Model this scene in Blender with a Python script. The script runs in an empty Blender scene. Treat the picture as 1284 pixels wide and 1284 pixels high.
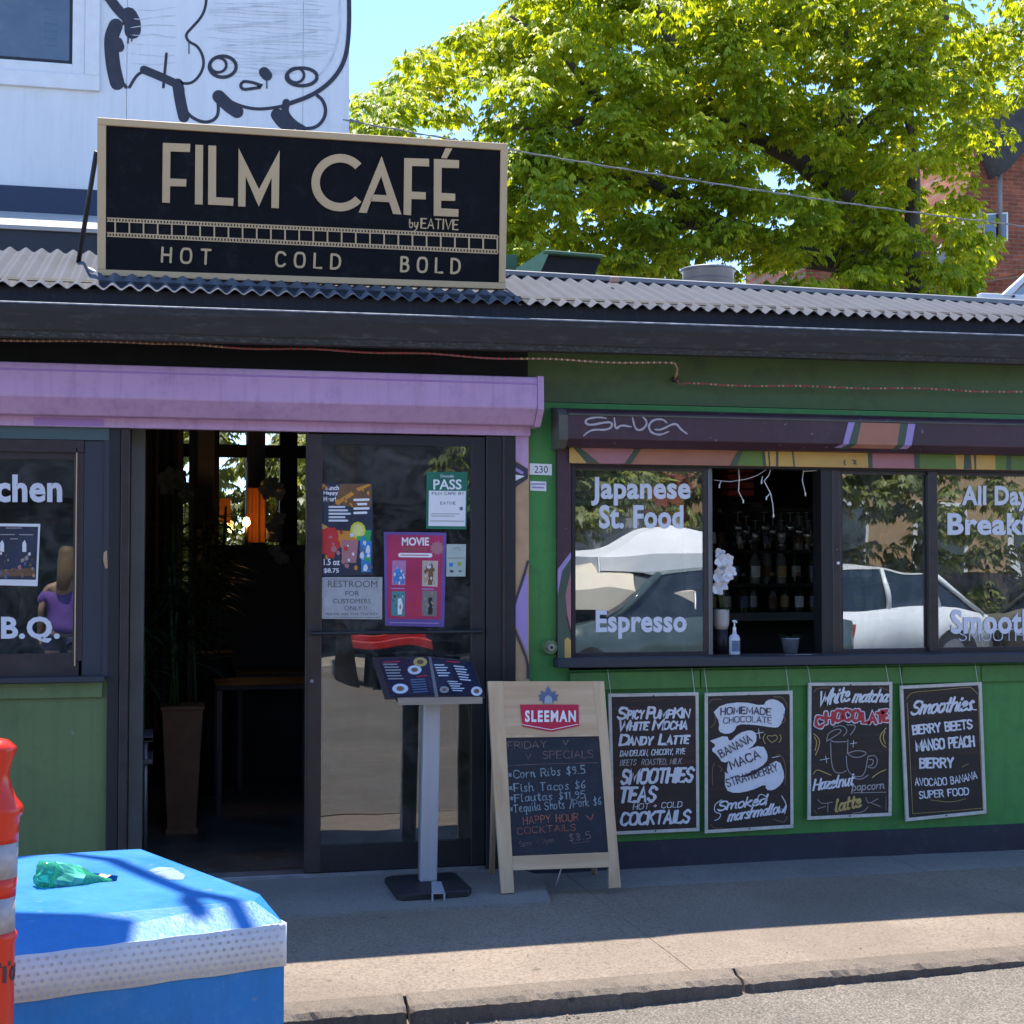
import bpy, bmesh, math, random
import numpy as np
from mathutils import Vector, Matrix
R = math.radians
rnd = random.Random(7)
S = bpy.context.scene
C = S.collection

# ------------------------------------------------------------------ camera
FPX = 1850.0; YAW = R(13.2); PITCH = R(1.95); CAM = Vector((0, -7, 1.6))
cf = Vector((math.sin(YAW)*math.cos(PITCH), math.cos(YAW)*math.cos(PITCH), math.sin(PITCH)))
cr = Vector((math.cos(YAW), -math.sin(YAW), 0)); cu = cr.cross(cf)
cam = bpy.data.cameras.new('camera'); co = bpy.data.objects.new('camera', cam); C.objects.link(co)
cam.sensor_width = 36; cam.lens = 36*FPX/1284; cam.clip_end = 500; cam.clip_start = .05
co.matrix_world = Matrix(((cr.x, cu.x, -cf.x, CAM.x), (cr.y, cu.y, -cf.y, CAM.y), (cr.z, cu.z, -cf.z, CAM.z), (0, 0, 0, 1)))
S.camera = co
# ------------------------------------------------------------------ light
EL = R(69.8); AZX, AZY = -.09, .996          # horizontal direction towards the sun
SUN = Vector((AZX*math.cos(EL), AZY*math.cos(EL), math.sin(EL))).normalized()
w = bpy.data.worlds.new('World'); S.world = w; w.use_nodes = True
wn = w.node_tree.nodes; wl = w.node_tree.links
sky = wn.new('ShaderNodeTexSky'); sky.sky_type = 'NISHITA'; sky.sun_disc = False
sky.sun_elevation = EL; sky.sun_rotation = math.atan2(AZX, AZY); sky.air_density = .65; sky.dust_density = 0; sky.ozone_density = 4.5
wl.new(sky.outputs[0], wn['Background'].inputs[0]); wn['Background'].inputs[1].default_value = .15
sl = bpy.data.lights.new('sun', 'SUN'); sl.energy = 3.1; sl.angle = R(.53); sl.color = (1, .93, .83)
so = bpy.data.objects.new('sun', sl); C.objects.link(so); so.rotation_euler = SUN.to_track_quat('Z', 'Y').to_euler(); so.location = (0, 5, 20)
S.view_settings.view_transform = 'Standard'; S.view_settings.look = 'None'; S.view_settings.gamma = 1
S.view_settings.use_curve_mapping = False
S.view_settings.exposure = 1.65

# ------------------------------------------------------------------ helpers: pixels of the measured photo to places on real planes
def ray(px, py): return cr*((px-642)/FPX) + cu*((642-py)/FPX) + cf
def hit(px, py, P, N):
    d = ray(px, py); P = Vector(P); N = Vector(N)
    return CAM + d*((P-CAM).dot(N)/d.dot(N))
def W(px, py, Y=0): return hit(px, py, (0, Y, 0), (0, 1, 0))
def G(px, py, Z=0): return hit(px, py, (0, 0, Z), (0, 0, 1))

def nodes(name):
    m = bpy.data.materials.new(name); m.use_nodes = True
    nt = m.node_tree; return m, nt, nt.nodes, nt.links, nt.nodes['Principled BSDF']
def noise(n, l, co_, sc, det=4, rough=.6, dist=0):
    t = n.new('ShaderNodeTexNoise'); t.inputs['Scale'].default_value = sc; t.inputs['Detail'].default_value = det
    t.inputs['Roughness'].default_value = rough; t.inputs['Distortion'].default_value = dist; l.new(co_, t.inputs['Vector']); return t
def ramp(n, l, src, stops):
    r = n.new('ShaderNodeValToRGB'); e = r.color_ramp.elements
    while len(e) < len(stops): e.new(.5)
    for k, (p, c) in enumerate(stops):
        e[k].position = p; e[k].color = (*c, 1) if len(c) == 3 else c
    l.new(src, r.inputs[0]); return r
def mixc(n, l, f, a, b, mode='MIX'):
    x = n.new('ShaderNodeMix'); x.data_type = 'RGBA'; x.blend_type = mode
    for inp, v in ((x.inputs[0], f), (x.inputs[6], a), (x.inputs[7], b)):
        if hasattr(v, 'links'): l.new(v, inp)
        elif isinstance(v, (int, float)): inp.default_value = v
        else: inp.default_value = (*v, 1)
    return x.outputs[2]
def bumpn(n, l, h, st, dist, b, prev=None):
    x = n.new('ShaderNodeBump'); x.inputs['Strength'].default_value = st; x.inputs['Distance'].default_value = dist
    l.new(h, x.inputs['Height'])
    if prev: l.new(prev, x.inputs['Normal'])
    l.new(x.outputs[0], b.inputs['Normal']); return x.outputs[0]
def mat(name, col, rough=.6, metal=0, var=.18, sc=6, bump=.15, bsc=90, bd=.002, stretch=(1, 1, 1), stain=None, sstain=.35, streak=0, chips=0):
    m, nt, n, l, b = nodes(name)
    tc = n.new('ShaderNodeTexCoord'); mp = n.new('ShaderNodeMapping'); mp.inputs['Scale'].default_value = stretch
    l.new(tc.outputs['Object'], mp.inputs[0]); v = mp.outputs[0]
    n1 = noise(n, l, v, sc, 6)
    r1 = ramp(n, l, n1.outputs[0], [(.3, tuple(max(0, c*(1-var)) for c in col)), (.7, tuple(min(1, c*(1+var)) for c in col))])
    c = r1.outputs[0]
    if stain:
        n3 = noise(n, l, v, sc*2.7, 8, .75)
        r3 = ramp(n, l, n3.outputs[0], [(.52, (0, 0, 0)), (.7, (sstain,)*3)])
        c = mixc(n, l, r3.outputs[0], c, stain)
    if streak:
        m2 = n.new('ShaderNodeMapping'); m2.inputs['Scale'].default_value = (16, 16, .9); l.new(tc.outputs['Object'], m2.inputs[0])
        n4 = noise(n, l, m2.outputs[0], 1.5, 6, .7); r4 = ramp(n, l, n4.outputs[0], [(.5, (0, 0, 0)), (.75, (streak,)*3)]); c = mixc(n, l, r4.outputs[0], c, tuple(x*.45+.015 for x in col))
    if chips:
        n5 = noise(n, l, tc.outputs['Object'], 26, 3, .5); r5 = ramp(n, l, n5.outputs[0], [(.70, (0, 0, 0)), (.715, (chips,)*3)]); c = mixc(n, l, r5.outputs[0], c, tuple(min(1, x*.4+.18) for x in col))
    l.new(c, b.inputs['Base Color'])
    b.inputs['Roughness'].default_value = rough; b.inputs['Metallic'].default_value = metal
    if bump:
        n2 = noise(n, l, v, bsc, 5); bumpn(n, l, n2.outputs[0], bump, bd, b)
    rr = ramp(n, l, n1.outputs[0], [(.3, (max(0, rough-.1),)*3), (.7, (min(1, rough+.1),)*3)]); l.new(rr.outputs[0], b.inputs['Roughness'])
    return m
def emit(name, col, st):
    m, nt, n, l, b = nodes(name); b.inputs['Base Color'].default_value = (*col, 1)
    b.inputs['Emission Color'].default_value = (*col, 1); b.inputs['Emission Strength'].default_value = st; return m
def glass(name, refl=.22, tint=(.75, .8, .8), wob=.02):
    m, nt, n, l, b = nodes(name); n.remove(b)
    tr = n.new('ShaderNodeBsdfTransparent'); tr.inputs[0].default_value = (*tint, 1)
    gl = n.new('ShaderNodeBsdfGlossy'); gl.inputs['Roughness'].default_value = .0; gl.inputs[0].default_value = (.95, .97, 1, 1)
    mx = n.new('ShaderNodeMixShader'); fr = n.new('ShaderNodeLayerWeight'); fr.inputs[0].default_value = .25
    mr = n.new('ShaderNodeMapRange'); mr.inputs[3].default_value = refl; mr.inputs[4].default_value = 1
    l.new(fr.outputs['Fresnel'], mr.inputs[0]); l.new(mr.outputs[0], mx.inputs[0])
    l.new(tr.outputs[0], mx.inputs[1]); l.new(gl.outputs[0], mx.inputs[2])
    tc = n.new('ShaderNodeTexCoord'); nz = noise(n, l, tc.outputs['Object'], 2.2, 1)
    bp = n.new('ShaderNodeBump'); bp.inputs['Strength'].default_value = wob; bp.inputs['Distance'].default_value = .1
    l.new(nz.outputs[0], bp.inputs['Height']); l.new(bp.outputs[0], gl.inputs['Normal'])
    df = n.new('ShaderNodeBsdfDiffuse'); df.inputs[0].default_value = (.6, .6, .58, 1); ms = n.new('ShaderNodeMixShader')
    n6 = noise(n, l, tc.outputs['Object'], 5, 8, .75, 1.2); r6 = ramp(n, l, n6.outputs[0], [(.45, (.012,)*3), (.8, (.13,)*3)]); l.new(r6.outputs[0], ms.inputs[0]); l.new(mx.outputs[0], ms.inputs[1]); l.new(df.outputs[0], ms.inputs[2])
    l.new(ms.outputs[0], n['Material Output'].inputs[0]); return m

MO = {}                                            # world matrix of every parent
def M4(o): return MO.get(o.name, Matrix())
def thing(name, label, cat, loc=(0, 0, 0), rz=0, group=None, mtx=None):
    o = bpy.data.objects.new(name, None); C.objects.link(o); o.empty_display_size = .1
    o.matrix_world = mtx if mtx is not None else Matrix.Translation(loc) @ Matrix.Rotation(rz, 4, 'Z')
    MO[o.name] = o.matrix_world.copy() if mtx is None else mtx.copy()
    if mtx is None: MO[o.name] = Matrix.Translation(loc) @ Matrix.Rotation(rz, 4, 'Z')
    o['label'] = label; o['category'] = cat
    if group: o['group'] = group
    return o
def tag(o, label, cat, group=None, kind=None):
    o['label'] = label; o['category'] = cat
    if group: o['group'] = group
    if kind: o['kind'] = kind
    return o
def mesh(name, V, F, m, parent=None, local=False, smooth=False, label=None):
    """V in world coordinates (or, with local, in the parent's own)"""
    if parent is not None:
        mt = M4(parent)
        if not local:
            inv = mt.inverted(); V = [inv @ Vector(v) for v in V]
        me = bpy.data.meshes.new(name); me.from_pydata([tuple(v) for v in V], [], F)
        o = bpy.data.objects.new(name, me); C.objects.link(o); o.parent = parent; MO[o.name] = mt.copy()
    else:
        V = [Vector(v) for v in V]
        c = Vector(((min(v.x for v in V)+max(v.x for v in V))/2, (min(v.y for v in V)+max(v.y for v in V))/2, min(v.z for v in V)))
        me = bpy.data.meshes.new(name); me.from_pydata([tuple(v-c) for v in V], [], F)
        o = bpy.data.objects.new(name, me); C.objects.link(o); o.location = c; MO[o.name] = Matrix.Translation(c)
    if m: me.materials.append(m)
    if smooth: me.polygons.foreach_set('use_smooth', [True]*len(me.polygons))
    me.update()
    if label: o['label'] = label
    return o
def fix(o, bevel=0, seg=1):
    bm = bmesh.new(); bm.from_mesh(o.data); bmesh.ops.remove_doubles(bm, verts=bm.verts, dist=1e-5)
    bmesh.ops.recalc_face_normals(bm, faces=bm.faces)
    if bevel: bmesh.ops.bevel(bm, geom=[e for e in bm.edges if e.calc_face_angle(0) > .4], offset=bevel, segments=seg, affect='EDGES', profile=.5, clamp_overlap=True)
    bm.to_mesh(o.data); bm.free(); return o
def boxvf(x0, x1, y0, y1, z0, z1):
    return ([(x0, y0, z0), (x1, y0, z0), (x1, y1, z0), (x0, y1, z0), (x0, y0, z1), (x1, y0, z1), (x1, y1, z1), (x0, y1, z1)],
            [(0, 3, 2, 1), (4, 5, 6, 7), (0, 1, 5, 4), (1, 2, 6, 5), (2, 3, 7, 6), (3, 0, 4, 7)])
def box(name, x0, x1, y0, y1, z0, z1, m, parent=None, local=False, bevel=0, label=None):
    V, F = boxvf(min(x0, x1), max(x0, x1), min(y0, y1), max(y0, y1), min(z0, z1), max(z0, z1))
    o = mesh(name, V, F, m, parent, local, label=label)
    if bevel: fix(o, bevel)
    return o
def join(parts):
    V = []; F = []
    for v, f in parts:
        k = len(V); V += list(v); F += [tuple(i+k for i in t) for t in f]
    return V, F
def prism(pts, d):
    """polygon (list of Vectors) pushed back by vector d"""
    n = len(pts); d = Vector(d)
    V = [Vector(p) for p in pts]+[Vector(p)+d for p in pts]
    F = [tuple(range(n)), tuple(range(2*n-1, n-1, -1))]+[(i, i+n, (i+1) % n+n, (i+1) % n) for i in range(n)]
    return V, F
def ppoly(name, px, Y, th, m, parent=None, bevel=0, label=None):
    """polygon drawn by photo pixels on the plane y=Y, th thick going into the wall"""
    o = mesh(name, *prism([W(x, y, Y) for x, y in px], (0, th, 0)), m, parent, label=label); fix(o, bevel); return o
def pbox(name, x0, x1, yT, yB, Y, th, m, parent=None, bevel=0, label=None):
    """upright box on the facade: averaged from photo pixels, true vertical and level"""
    yT = (yT, yT) if isinstance(yT, (int, float)) else yT; yB = (yB, yB) if isinstance(yB, (int, float)) else yB
    a = W(x0, (yT[0]+yB[0])/2, Y); b = W(x1, (yT[1]+yB[1])/2, Y)
    V = [(a.x, Y, W(x0, yB[0], Y).z), (b.x, Y, W(x1, yB[1], Y).z), (b.x, Y, W(x1, yT[1], Y).z), (a.x, Y, W(x0, yT[0], Y).z)]
    o = mesh(name, *prism([Vector(v) for v in V], (0, th, 0)), m, parent, label=label); fix(o, bevel); return o
def extrude_profile(name, prof, A, B, m, parent=None, smooth=False, label=None, bevel=0):
    """closed profile [(y,z)] swept straight from A to B (both (x,dy,dz))"""
    n = len(prof); V = [(A[0], p[0]+A[1], p[1]+A[2]) for p in prof]+[(B[0], p[0]+B[1], p[1]+B[2]) for p in prof]
    F = [tuple(range(n-1, -1, -1)), tuple(range(n, 2*n))]+[(i, (i+1) % n, (i+1) % n+n, i+n) for i in range(n)]
    o = mesh(name, V, F, m, parent, label=label, smooth=smooth); fix(o, bevel); return o
def tubevf(pts, rad, k=8, caps=True):
    pts = [Vector(p) for p in pts]; V = []; F = []
    rad = rad if isinstance(rad, (list, tuple)) else [rad]*len(pts)
    prev = None
    for i, p in enumerate(pts):
        t = (pts[min(i+1, len(pts)-1)]-pts[max(i-1, 0)]).normalized()
        a = prev if prev and abs(prev.dot(t)) < .99 else (Vector((0, 0, 1)) if abs(t.z) < .9 else Vector((1, 0, 0)))
        a = (a-t*a.dot(t)).normalized(); prev = a; b = t.cross(a)
        for j in range(k):
            an = 2*math.pi*j/k; V.append(p+(a*math.cos(an)+b*math.sin(an))*rad[i])
    for i in range(len(pts)-1):
        for j in range(k):
            F.append((i*k+j, i*k+(j+1) % k, (i+1)*k+(j+1) % k, (i+1)*k+j))
    if caps: F += [tuple(range(k-1, -1, -1)), tuple(range((len(pts)-1)*k, len(pts)*k))]
    return V, F
def tube(name, pts, rad, m, parent=None, k=8, local=False, label=None):
    return mesh(name, *tubevf(pts, rad, k), m, parent, local, smooth=True, label=label)
def lathevf(prof, c=(0, 0, 0), k=24, a0=0):
    V = []; F = []
    for r, z in prof:
        for j in range(k):
            an = a0+2*math.pi*j/k; V.append((c[0]+r*math.cos(an), c[1]+r*math.sin(an), c[2]+z))
    for i in range(len(prof)-1):
        for j in range(k): F.append((i*k+j, i*k+(j+1) % k, (i+1)*k+(j+1) % k, (i+1)*k+j))
    if prof[0][0] > 1e-4: F.append(tuple(range(k-1, -1, -1)))
    if prof[-1][0] > 1e-4: F.append(tuple(range((len(prof)-1)*k, len(prof)*k)))
    return V, F
def lathe(name, prof, c, m, parent=None, k=24, local=False, smooth=True, label=None):
    return mesh(name, *lathevf(prof, c, k), m, parent, local, smooth, label)
# ------------------------------------------------------------------ strokes and lettering
def chaikin(p, n=2):
    for _ in range(n):
        q = [p[0]]
        for a, b in zip(p, p[1:]): q += [(.75*a[0]+.25*b[0], .75*a[1]+.25*b[1]), (.25*a[0]+.75*b[0], .25*a[1]+.75*b[1])]
        q.append(p[-1]); p = q
    return p
def ribbon2d(p, wd):
    """flat ribbon of half-width wd (number or list) along 2-D polyline"""
    V = []; F = []; n = len(p)
    ws = wd if isinstance(wd, list) else [wd]*n
    for i in range(n):
        a = p[max(i-1, 0)]; b = p[min(i+1, n-1)]; dx, dy = b[0]-a[0], b[1]-a[1]; L = math.hypot(dx, dy) or 1
        nx, ny = -dy/L, dx/L; s = 1.0
        if 0 < i < n-1:
            d1 = (p[i][0]-a[0], p[i][1]-a[1]); L1 = math.hypot(*d1) or 1
            s = min(1.9, 1/max(.35, abs((d1[0]*dx+d1[1]*dy)/(L1*L))))
        V += [(p[i][0]+nx*ws[i]*s, p[i][1]+ny*ws[i]*s), (p[i][0]-nx*ws[i]*s, p[i][1]-ny*ws[i]*s)]
        if i: F.append((2*i-2, 2*i-1, 2*i+1, 2*i))
    closed = math.hypot(p[0][0]-p[-1][0], p[0][1]-p[-1][1]) < 1e-6
    for e, q, wv in () if closed else ((0, p[1], ws[0]), (n-1, p[-2], ws[-1])):     # round ends
        c = p[e]; k0 = len(V); an = math.atan2(c[1]-q[1], c[0]-q[0])
        V.append(c); V += [(c[0]+wv*math.cos(an+t), c[1]+wv*math.sin(an+t)) for t in [math.pi*(j/6-.5) for j in range(7)]]
        F += [(k0, k0+j, k0+j+1) for j in range(1, 7)]
    return V, F
def paint(name, strokes, wpx, Y, m, parent, smooth=1, P=None, N=None, label=None, taper=0):
    """brush strokes given in photo pixels, laid on plane y=Y (or plane P,N)"""
    parts = []
    for k, s in enumerate(strokes):
        wv = wpx
        if isinstance(s, tuple): wv, s = s
        q = chaikin(s, smooth) if smooth else s
        if taper: 
            nn = len(q); ws = [wv/2*(1-taper*abs(2*i/(nn-1)-1)**3)*(1+.12*math.sin(i*1.7+k)) for i in range(nn)]
        else: ws = wv/2
        v, f = ribbon2d(q, ws)
        off = -.0006*(k % 5)
        if P is None: v3 = [W(x, y, Y+off) for x, y in v]
        else: v3 = [hit(x, y, Vector(P)+Vector(N)*(off*-1), N) for x, y in v]
        parts.append((v3, f))
    return mesh(name, *join(parts), m, parent, label=label)
def zz(o, s, pts): return [(o[0]+x*s, o[1]+y*s) for x, y in pts]
SF = {}
def _sf(ch, w_, *st): SF[ch] = (w_, st)
# grid: width in units, height 6 = cap height; '~' = smooth
_sf('A', 4, [(0, 0), (2, 6), (4, 0)], [(.7, 2), (3.3, 2)]); _sf('B', 3.6, [(0, 0), (0, 6)], ['~', (0, 6), (2.6, 6), (3.2, 4.7), (2.4, 3.3), (0, 3.2)], ['~', (0, 3.2), (2.8, 3.2), (3.7, 1.7), (2.8, 0), (0, 0)])
_sf('C', 4, ['~', (4, 5), (3, 6), (1, 6), (0, 4.4), (0, 1.6), (1, 0), (3, 0), (4, 1)]); _sf('D', 4, [(0, 0), (0, 6)], ['~', (0, 6), (2.4, 6), (4, 4.6), (4, 1.4), (2.4, 0), (0, 0)])
_sf('E', 3.3, [(3.3, 6), (0, 6), (0, 0), (3.3, 0)], [(0, 3.1), (2.7, 3.1)]); _sf('F', 3.2, [(3.3, 6), (0, 6), (0, 0)], [(0, 3.1), (2.6, 3.1)])
_sf('G', 4, ['~', (4, 5), (3, 6), (1, 6), (0, 4.4), (0, 1.6), (1, 0), (3, 0), (4, 1.2)], [(4, 1), (4, 2.8), (2.4, 2.8)]); _sf('H', 3.8, [(0, 0), (0, 6)], [(3.8, 0), (3.8, 6)], [(0, 3), (3.8, 3)])
_sf('I', .6, [(.3, 0), (.3, 6)]); _sf('J', 3, ['~', (3, 6), (3, 1.4), (2, 0), (.6, 0), (0, 1.2)]); _sf('K', 3.8, [(0, 0), (0, 6)], [(3.6, 6), (0, 2.6)], [(1.2, 3.6), (3.8, 0)])
_sf('L', 3.1, [(0, 6), (0, 0), (3.2, 0)]); _sf('M', 4.8, [(0, 0), (.3, 6), (2.4, 1.4), (4.5, 6), (4.8, 0)]); _sf('N', 4, [(0, 0), (0, 6), (4, 0), (4, 6)])
_sf('O', 4.4, ['~', (2.2, 6), (.8, 6), (0, 4.4), (0, 1.6), (.8, 0), (3.6, 0), (4.4, 1.6), (4.4, 4.4), (3.6, 6), (2.2, 6)]); _sf('P', 3.6, [(0, 0), (0, 6)], ['~', (0, 6), (2.8, 6), (3.7, 4.5), (2.8, 2.9), (0, 2.9)])
_sf('Q', 4.4, ['~', (2.2, 6), (.8, 6), (0, 4.4), (0, 1.6), (.8, 0), (3.6, 0), (4.4, 1.6), (4.4, 4.4), (3.6, 6), (2.2, 6)], [(2.8, 1.6), (4.6, -.5)]); _sf('R', 3.7, [(0, 0), (0, 6)], ['~', (0, 6), (2.8, 6), (3.6, 4.6), (2.8, 3), (0, 3)], [(1.8, 3), (3.8, 0)])
_sf('S', 3.6, ['~', (3.5, 5.2), (2.6, 6), (1, 6), (0, 4.8), (.6, 3.4), (3, 2.6), (3.6, 1.3), (2.6, 0), (.9, 0), (0, .9)]); _sf('T', 3.8, [(0, 6), (3.8, 6)], [(1.9, 6), (1.9, 0)])
_sf('U', 3.8, ['~', (0, 6), (0, 1.6), (.9, 0), (2.9, 0), (3.8, 1.6), (3.8, 6)]); _sf('V', 4, [(0, 6), (2, 0), (4, 6)]); _sf('W', 5.6, [(0, 6), (1.4, 0), (2.8, 5), (4.2, 0), (5.6, 6)])
_sf('X', 3.8, [(0, 0), (3.8, 6)], [(0, 6), (3.8, 0)]); _sf('Y', 3.8, [(0, 6), (1.9, 2.9), (3.8, 6)], [(1.9, 2.9), (1.9, 0)]); _sf('Z', 3.6, [(0, 6), (3.6, 6), (0, 0), (3.6, 0)])
_sf('a', 3, ['~', (2.7, 3.4), (1.6, 4.1), (.3, 3.2), (.1, 1), (1.2, -.1), (2.5, 1), (2.8, 3.8)], ['~', (2.8, 3.9), (2.5, .8), (3, 0), (3.7, .6)]); _sf('b', 3, ['~', (.2, 6), (.1, 1), (1.2, -.1), (2.8, 1), (2.7, 3.2), (1.6, 4), (.2, 2.6)])
_sf('c', 2.6, ['~', (2.6, 3.4), (1.6, 4.1), (.2, 3), (.1, 1), (1.1, -.1), (2.8, .6)]); _sf('d', 3, ['~', (2.7, 3.2), (1.6, 4), (.2, 3), (.1, 1), (1.2, -.1), (2.6, 1), (2.9, 6.4)], [(2.8, 2), (2.8, .2), (3.4, .2)])
_sf('e', 2.6, ['~', (.2, 1.8), (2.2, 2.4), (2.2, 3.9), (1, 4.2), (.1, 2.6), (.3, .4), (1.4, -.2), (2.9, .7)]); _sf('f', 2.2, ['~', (2.6, 5.8), (1.6, 6.6), (1, 5.4), (1, 0)], [(0, 3.6), (2.2, 3.6)])
_sf('g', 3, ['~', (2.7, 3.4), (1.6, 4.1), (.2, 3), (.1, 1), (1.2, 0), (2.6, 1)], ['~', (2.8, 3.9), (2.7, -1.4), (1.4, -2.2), (.2, -1.4)]); _sf('h', 2.8, [(.1, 6.6), (.1, 0)], ['~', (.1, 2.4), (1.4, 4.3), (2.5, 3.4), (2.4, .4), (3.2, .1)])
_sf('i', 1, ['~', (.3, 3.9), (.2, .4), (1, .1)], [(.5, 5.3), (.6, 5.7)]); _sf('j', 1, ['~', (.6, 3.9), (.6, -1.4), (-.6, -2)]); _sf('k', 2.8, [(.1, 6.6), (.1, 0)], [(2.4, 4), (.3, 2), (2.8, 0)])
_sf('l', 1.2, ['~', (.4, 6.6), (.1, 4), (.2, .4), (1.2, .1)]); _sf('m', 4.4, [(.1, 4), (.1, 0)], ['~', (.1, 2.6), (1, 4.2), (2, 3.6), (2, 0)], ['~', (2, 2.6), (3, 4.2), (3.9, 3.6), (3.8, .3), (4.5, .1)]); _sf('n', 2.9, [(.1, 4), (.1, 0)], ['~', (.1, 2.6), (1.4, 4.3), (2.5, 3.4), (2.4, .3), (3.2, .1)])
_sf('o', 2.8, ['~', (1.4, 4), (.3, 3.6), (0, 2), (.6, 0), (2.1, 0), (2.8, 2), (2.3, 3.8), (1.4, 4)]); _sf('p', 3, [(.2, 4), (.1, -2.2)], ['~', (.2, 3), (1.6, 4.2), (2.8, 3), (2.6, .6), (1.2, -.1), (.2, 1)])
_sf('q', 3, ['~', (2.7, 3.4), (1.6, 4.1), (.2, 3), (.1, 1), (1.2, 0), (2.6, 1)], [(2.8, 4), (2.8, -2.2)]); _sf('r', 2, [(.1, 4), (.1, 0)], ['~', (.1, 2.4), (1, 4), (2, 3.8)])
_sf('s', 2.3, ['~', (2.2, 3.5), (1.2, 4.2), (.3, 3.2), (1.2, 2.1), (2.2, 1.1), (1.3, -.2), (0, .5)]); _sf('t', 2, ['~', (1, 6.2), (.8, 1), (1.4, 0), (2.2, .4)], [(0, 4), (2.2, 4.2)])
_sf('u', 2.9, ['~', (.1, 4), (.1, .8), (1.2, -.1), (2.4, 1.2), (2.6, 4)], ['~', (2.6, 4), (2.6, .4), (3.2, .1)]); _sf('v', 2.6, [(0, 4), (1.3, 0), (2.6, 4)]); _sf('w', 4, ['~', (0, 4), (.6, 0), (1.8, .6), (2, 3), (2.4, 0), (3.6, .6), (4, 4)])
_sf('y', 2.8, ['~', (0, 4), (.4, 1), (1.6, .6), (2.6, 4)], ['~', (2.8, 4), (1.8, -1), (.2, -2)]); _sf('z', 2.6, [(0, 4), (2.5, 4), (0, 0), (2.7, 0)]); _sf('x', 2.6, [(0, 0), (2.6, 4)], [(0, 4), (2.6, 0)])
_sf(' ', 2.2); _sf('.', .5, [(0, 0), (.1, .3)]); _sf(',', .6, [(.3, .4), (0, -1)]); _sf('-', 2, [(0, 2.8), (2, 2.8)]); _sf('+', 2.6, [(0, 2.8), (2.6, 2.8)], [(1.3, 1.4), (1.3, 4.2)]); _sf('/', 2.6, [(0, -.6), (2.6, 6.4)])
_sf('&', 3, [(0, 2.6), (2.6, 2.6)], [(1.3, 1), (1.3, 4.2)]); _sf('*', 2, [(0, 2), (2, 4)], [(0, 4), (2, 2)], [(1, 1.6), (1, 4.4)]); _sf('$', 3, ['~', (2.8, 5), (1.6, 5.8), (.2, 4.6), (1.6, 3), (2.9, 1.6), (1.6, .2), (0, 1)], [(1.5, 6.6), (1.5, -.6)])
_sf('1', 1.2, [(0, 5), (1, 6), (1, 0)]); _sf('2', 3.2, ['~', (0, 4.8), (1, 6), (2.8, 5.6), (2.8, 3.8), (.2, .2)], [(0, 0), (3.2, 0)]); _sf('3', 3, ['~', (0, 5.6), (1.6, 6.2), (2.8, 4.8), (1.2, 3.2), (3, 2), (2, 0), (0, .3)]); _sf('4', 3.4, [(2.4, 0), (2.4, 6), (0, 2), (3.4, 2)])
_sf('5', 3, [(2.8, 6), (.3, 6), (.1, 3.4)], ['~', (.1, 3.4), (2, 3.8), (3, 2.2), (2.4, .2), (0, .1)]); _sf('6', 3, ['~', (2.6, 6), (.6, 4.4), (0, 1.6), (1.4, -.1), (3, 1.2), (2, 3.2), (.2, 2.2)]); _sf('7', 3, [(0, 6), (3, 6), (1, 0)]); _sf('8', 3, ['~', (1.5, 6), (.2, 5), (1, 3.3), (2.8, 2), (1.8, 0), (.3, .8), (.9, 2.7), (2.8, 4.4), (1.5, 6)])
_sf('9', 3, ['~', (2.8, 4.6), (1.4, 6), (0, 4.6), (1, 3), (2.7, 4.4), (2.6, 1), (1, 0)]); _sf('0', 3.4, ['~', (1.7, 6), (.3, 5.6), (0, 3), (.4, .2), (3, .2), (3.4, 3), (3, 5.8), (1.7, 6)]); _sf('!', .5, [(.2, 6), (.2, 2)], [(.2, 0), (.2, .3)])
CI = []
def stroke_text(s, gap=1.3, caps2=1.0):
    """-> list of polylines in units of cap height (x right, y up), total width; caps2 <1: small capitals for lower-case letters typed as upper"""
    out = []; x = 0; ci = []
    for cn, ch in enumerate(s):
        wd, st = SF.get(ch, SF.get(ch.upper(), SF[' ']))
        for q in st:
            q = list(q)
            sm = q[0] == '~'
            if sm: q = q[1:]
            q = [(a+x, b) for a, b in q]
            out.append(chaikin(q, 2) if sm else q); ci.append(cn)
        x += wd+gap
    x -= gap
    CI[:] = ci
    return [[(a/6, b/6) for a, b in q] for q in out], x/6
def hand(name, s, x0, y0, x1, y1, cap, m, Y, parent, wt=.16, shear=0, gap=1.3, P=None, N=None, wob=0, label=None, arc=0, seed=1, merge=None, split=False):
    """brush/chalk writing: left baseline (x0,y0), right (x1,y1) photo px, cap height px"""
    st, wd = stroke_text(s, gap); ci = list(CI); rr = random.Random(seed); L = math.hypot(x1-x0, y1-y0); ux, uy = (x1-x0)/L, (y1-y0)/L
    parts = []
    for k, q in enumerate(st):
        jx, jy = rr.uniform(-wob, wob), rr.uniform(-wob, wob)
        pp = []
        for a, b in q:
            t = a/wd; hx = (b+jy)*cap; X = t*L+shear*hx+jx*cap; ar = -arc*4*t*(1-t)
            pp.append((x0+ux*X+uy*hx, y0+uy*X-ux*hx+ar))
        v, f = ribbon2d(pp, [cap*wt/2*(1+(.22 if wob >= 0 else 0)*math.sin(i*.8+k*2.3)) for i in range(len(pp))])
        off = .0003*(k % 6)
        v3 = [W(x, y, Y-off) for x, y in v] if P is None else [hit(x, y, Vector(P)+Vector(N)*off, N) for x, y in v]
        parts.append((v3, f))
    if split:
        for c_ in sorted(set(ci)): mesh('letter', *join([p for p, i in zip(parts, ci) if i == c_]), m, parent)
        return None
    return mesh(name, *join(parts), m, parent, label=label)
_fc = {}
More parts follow.
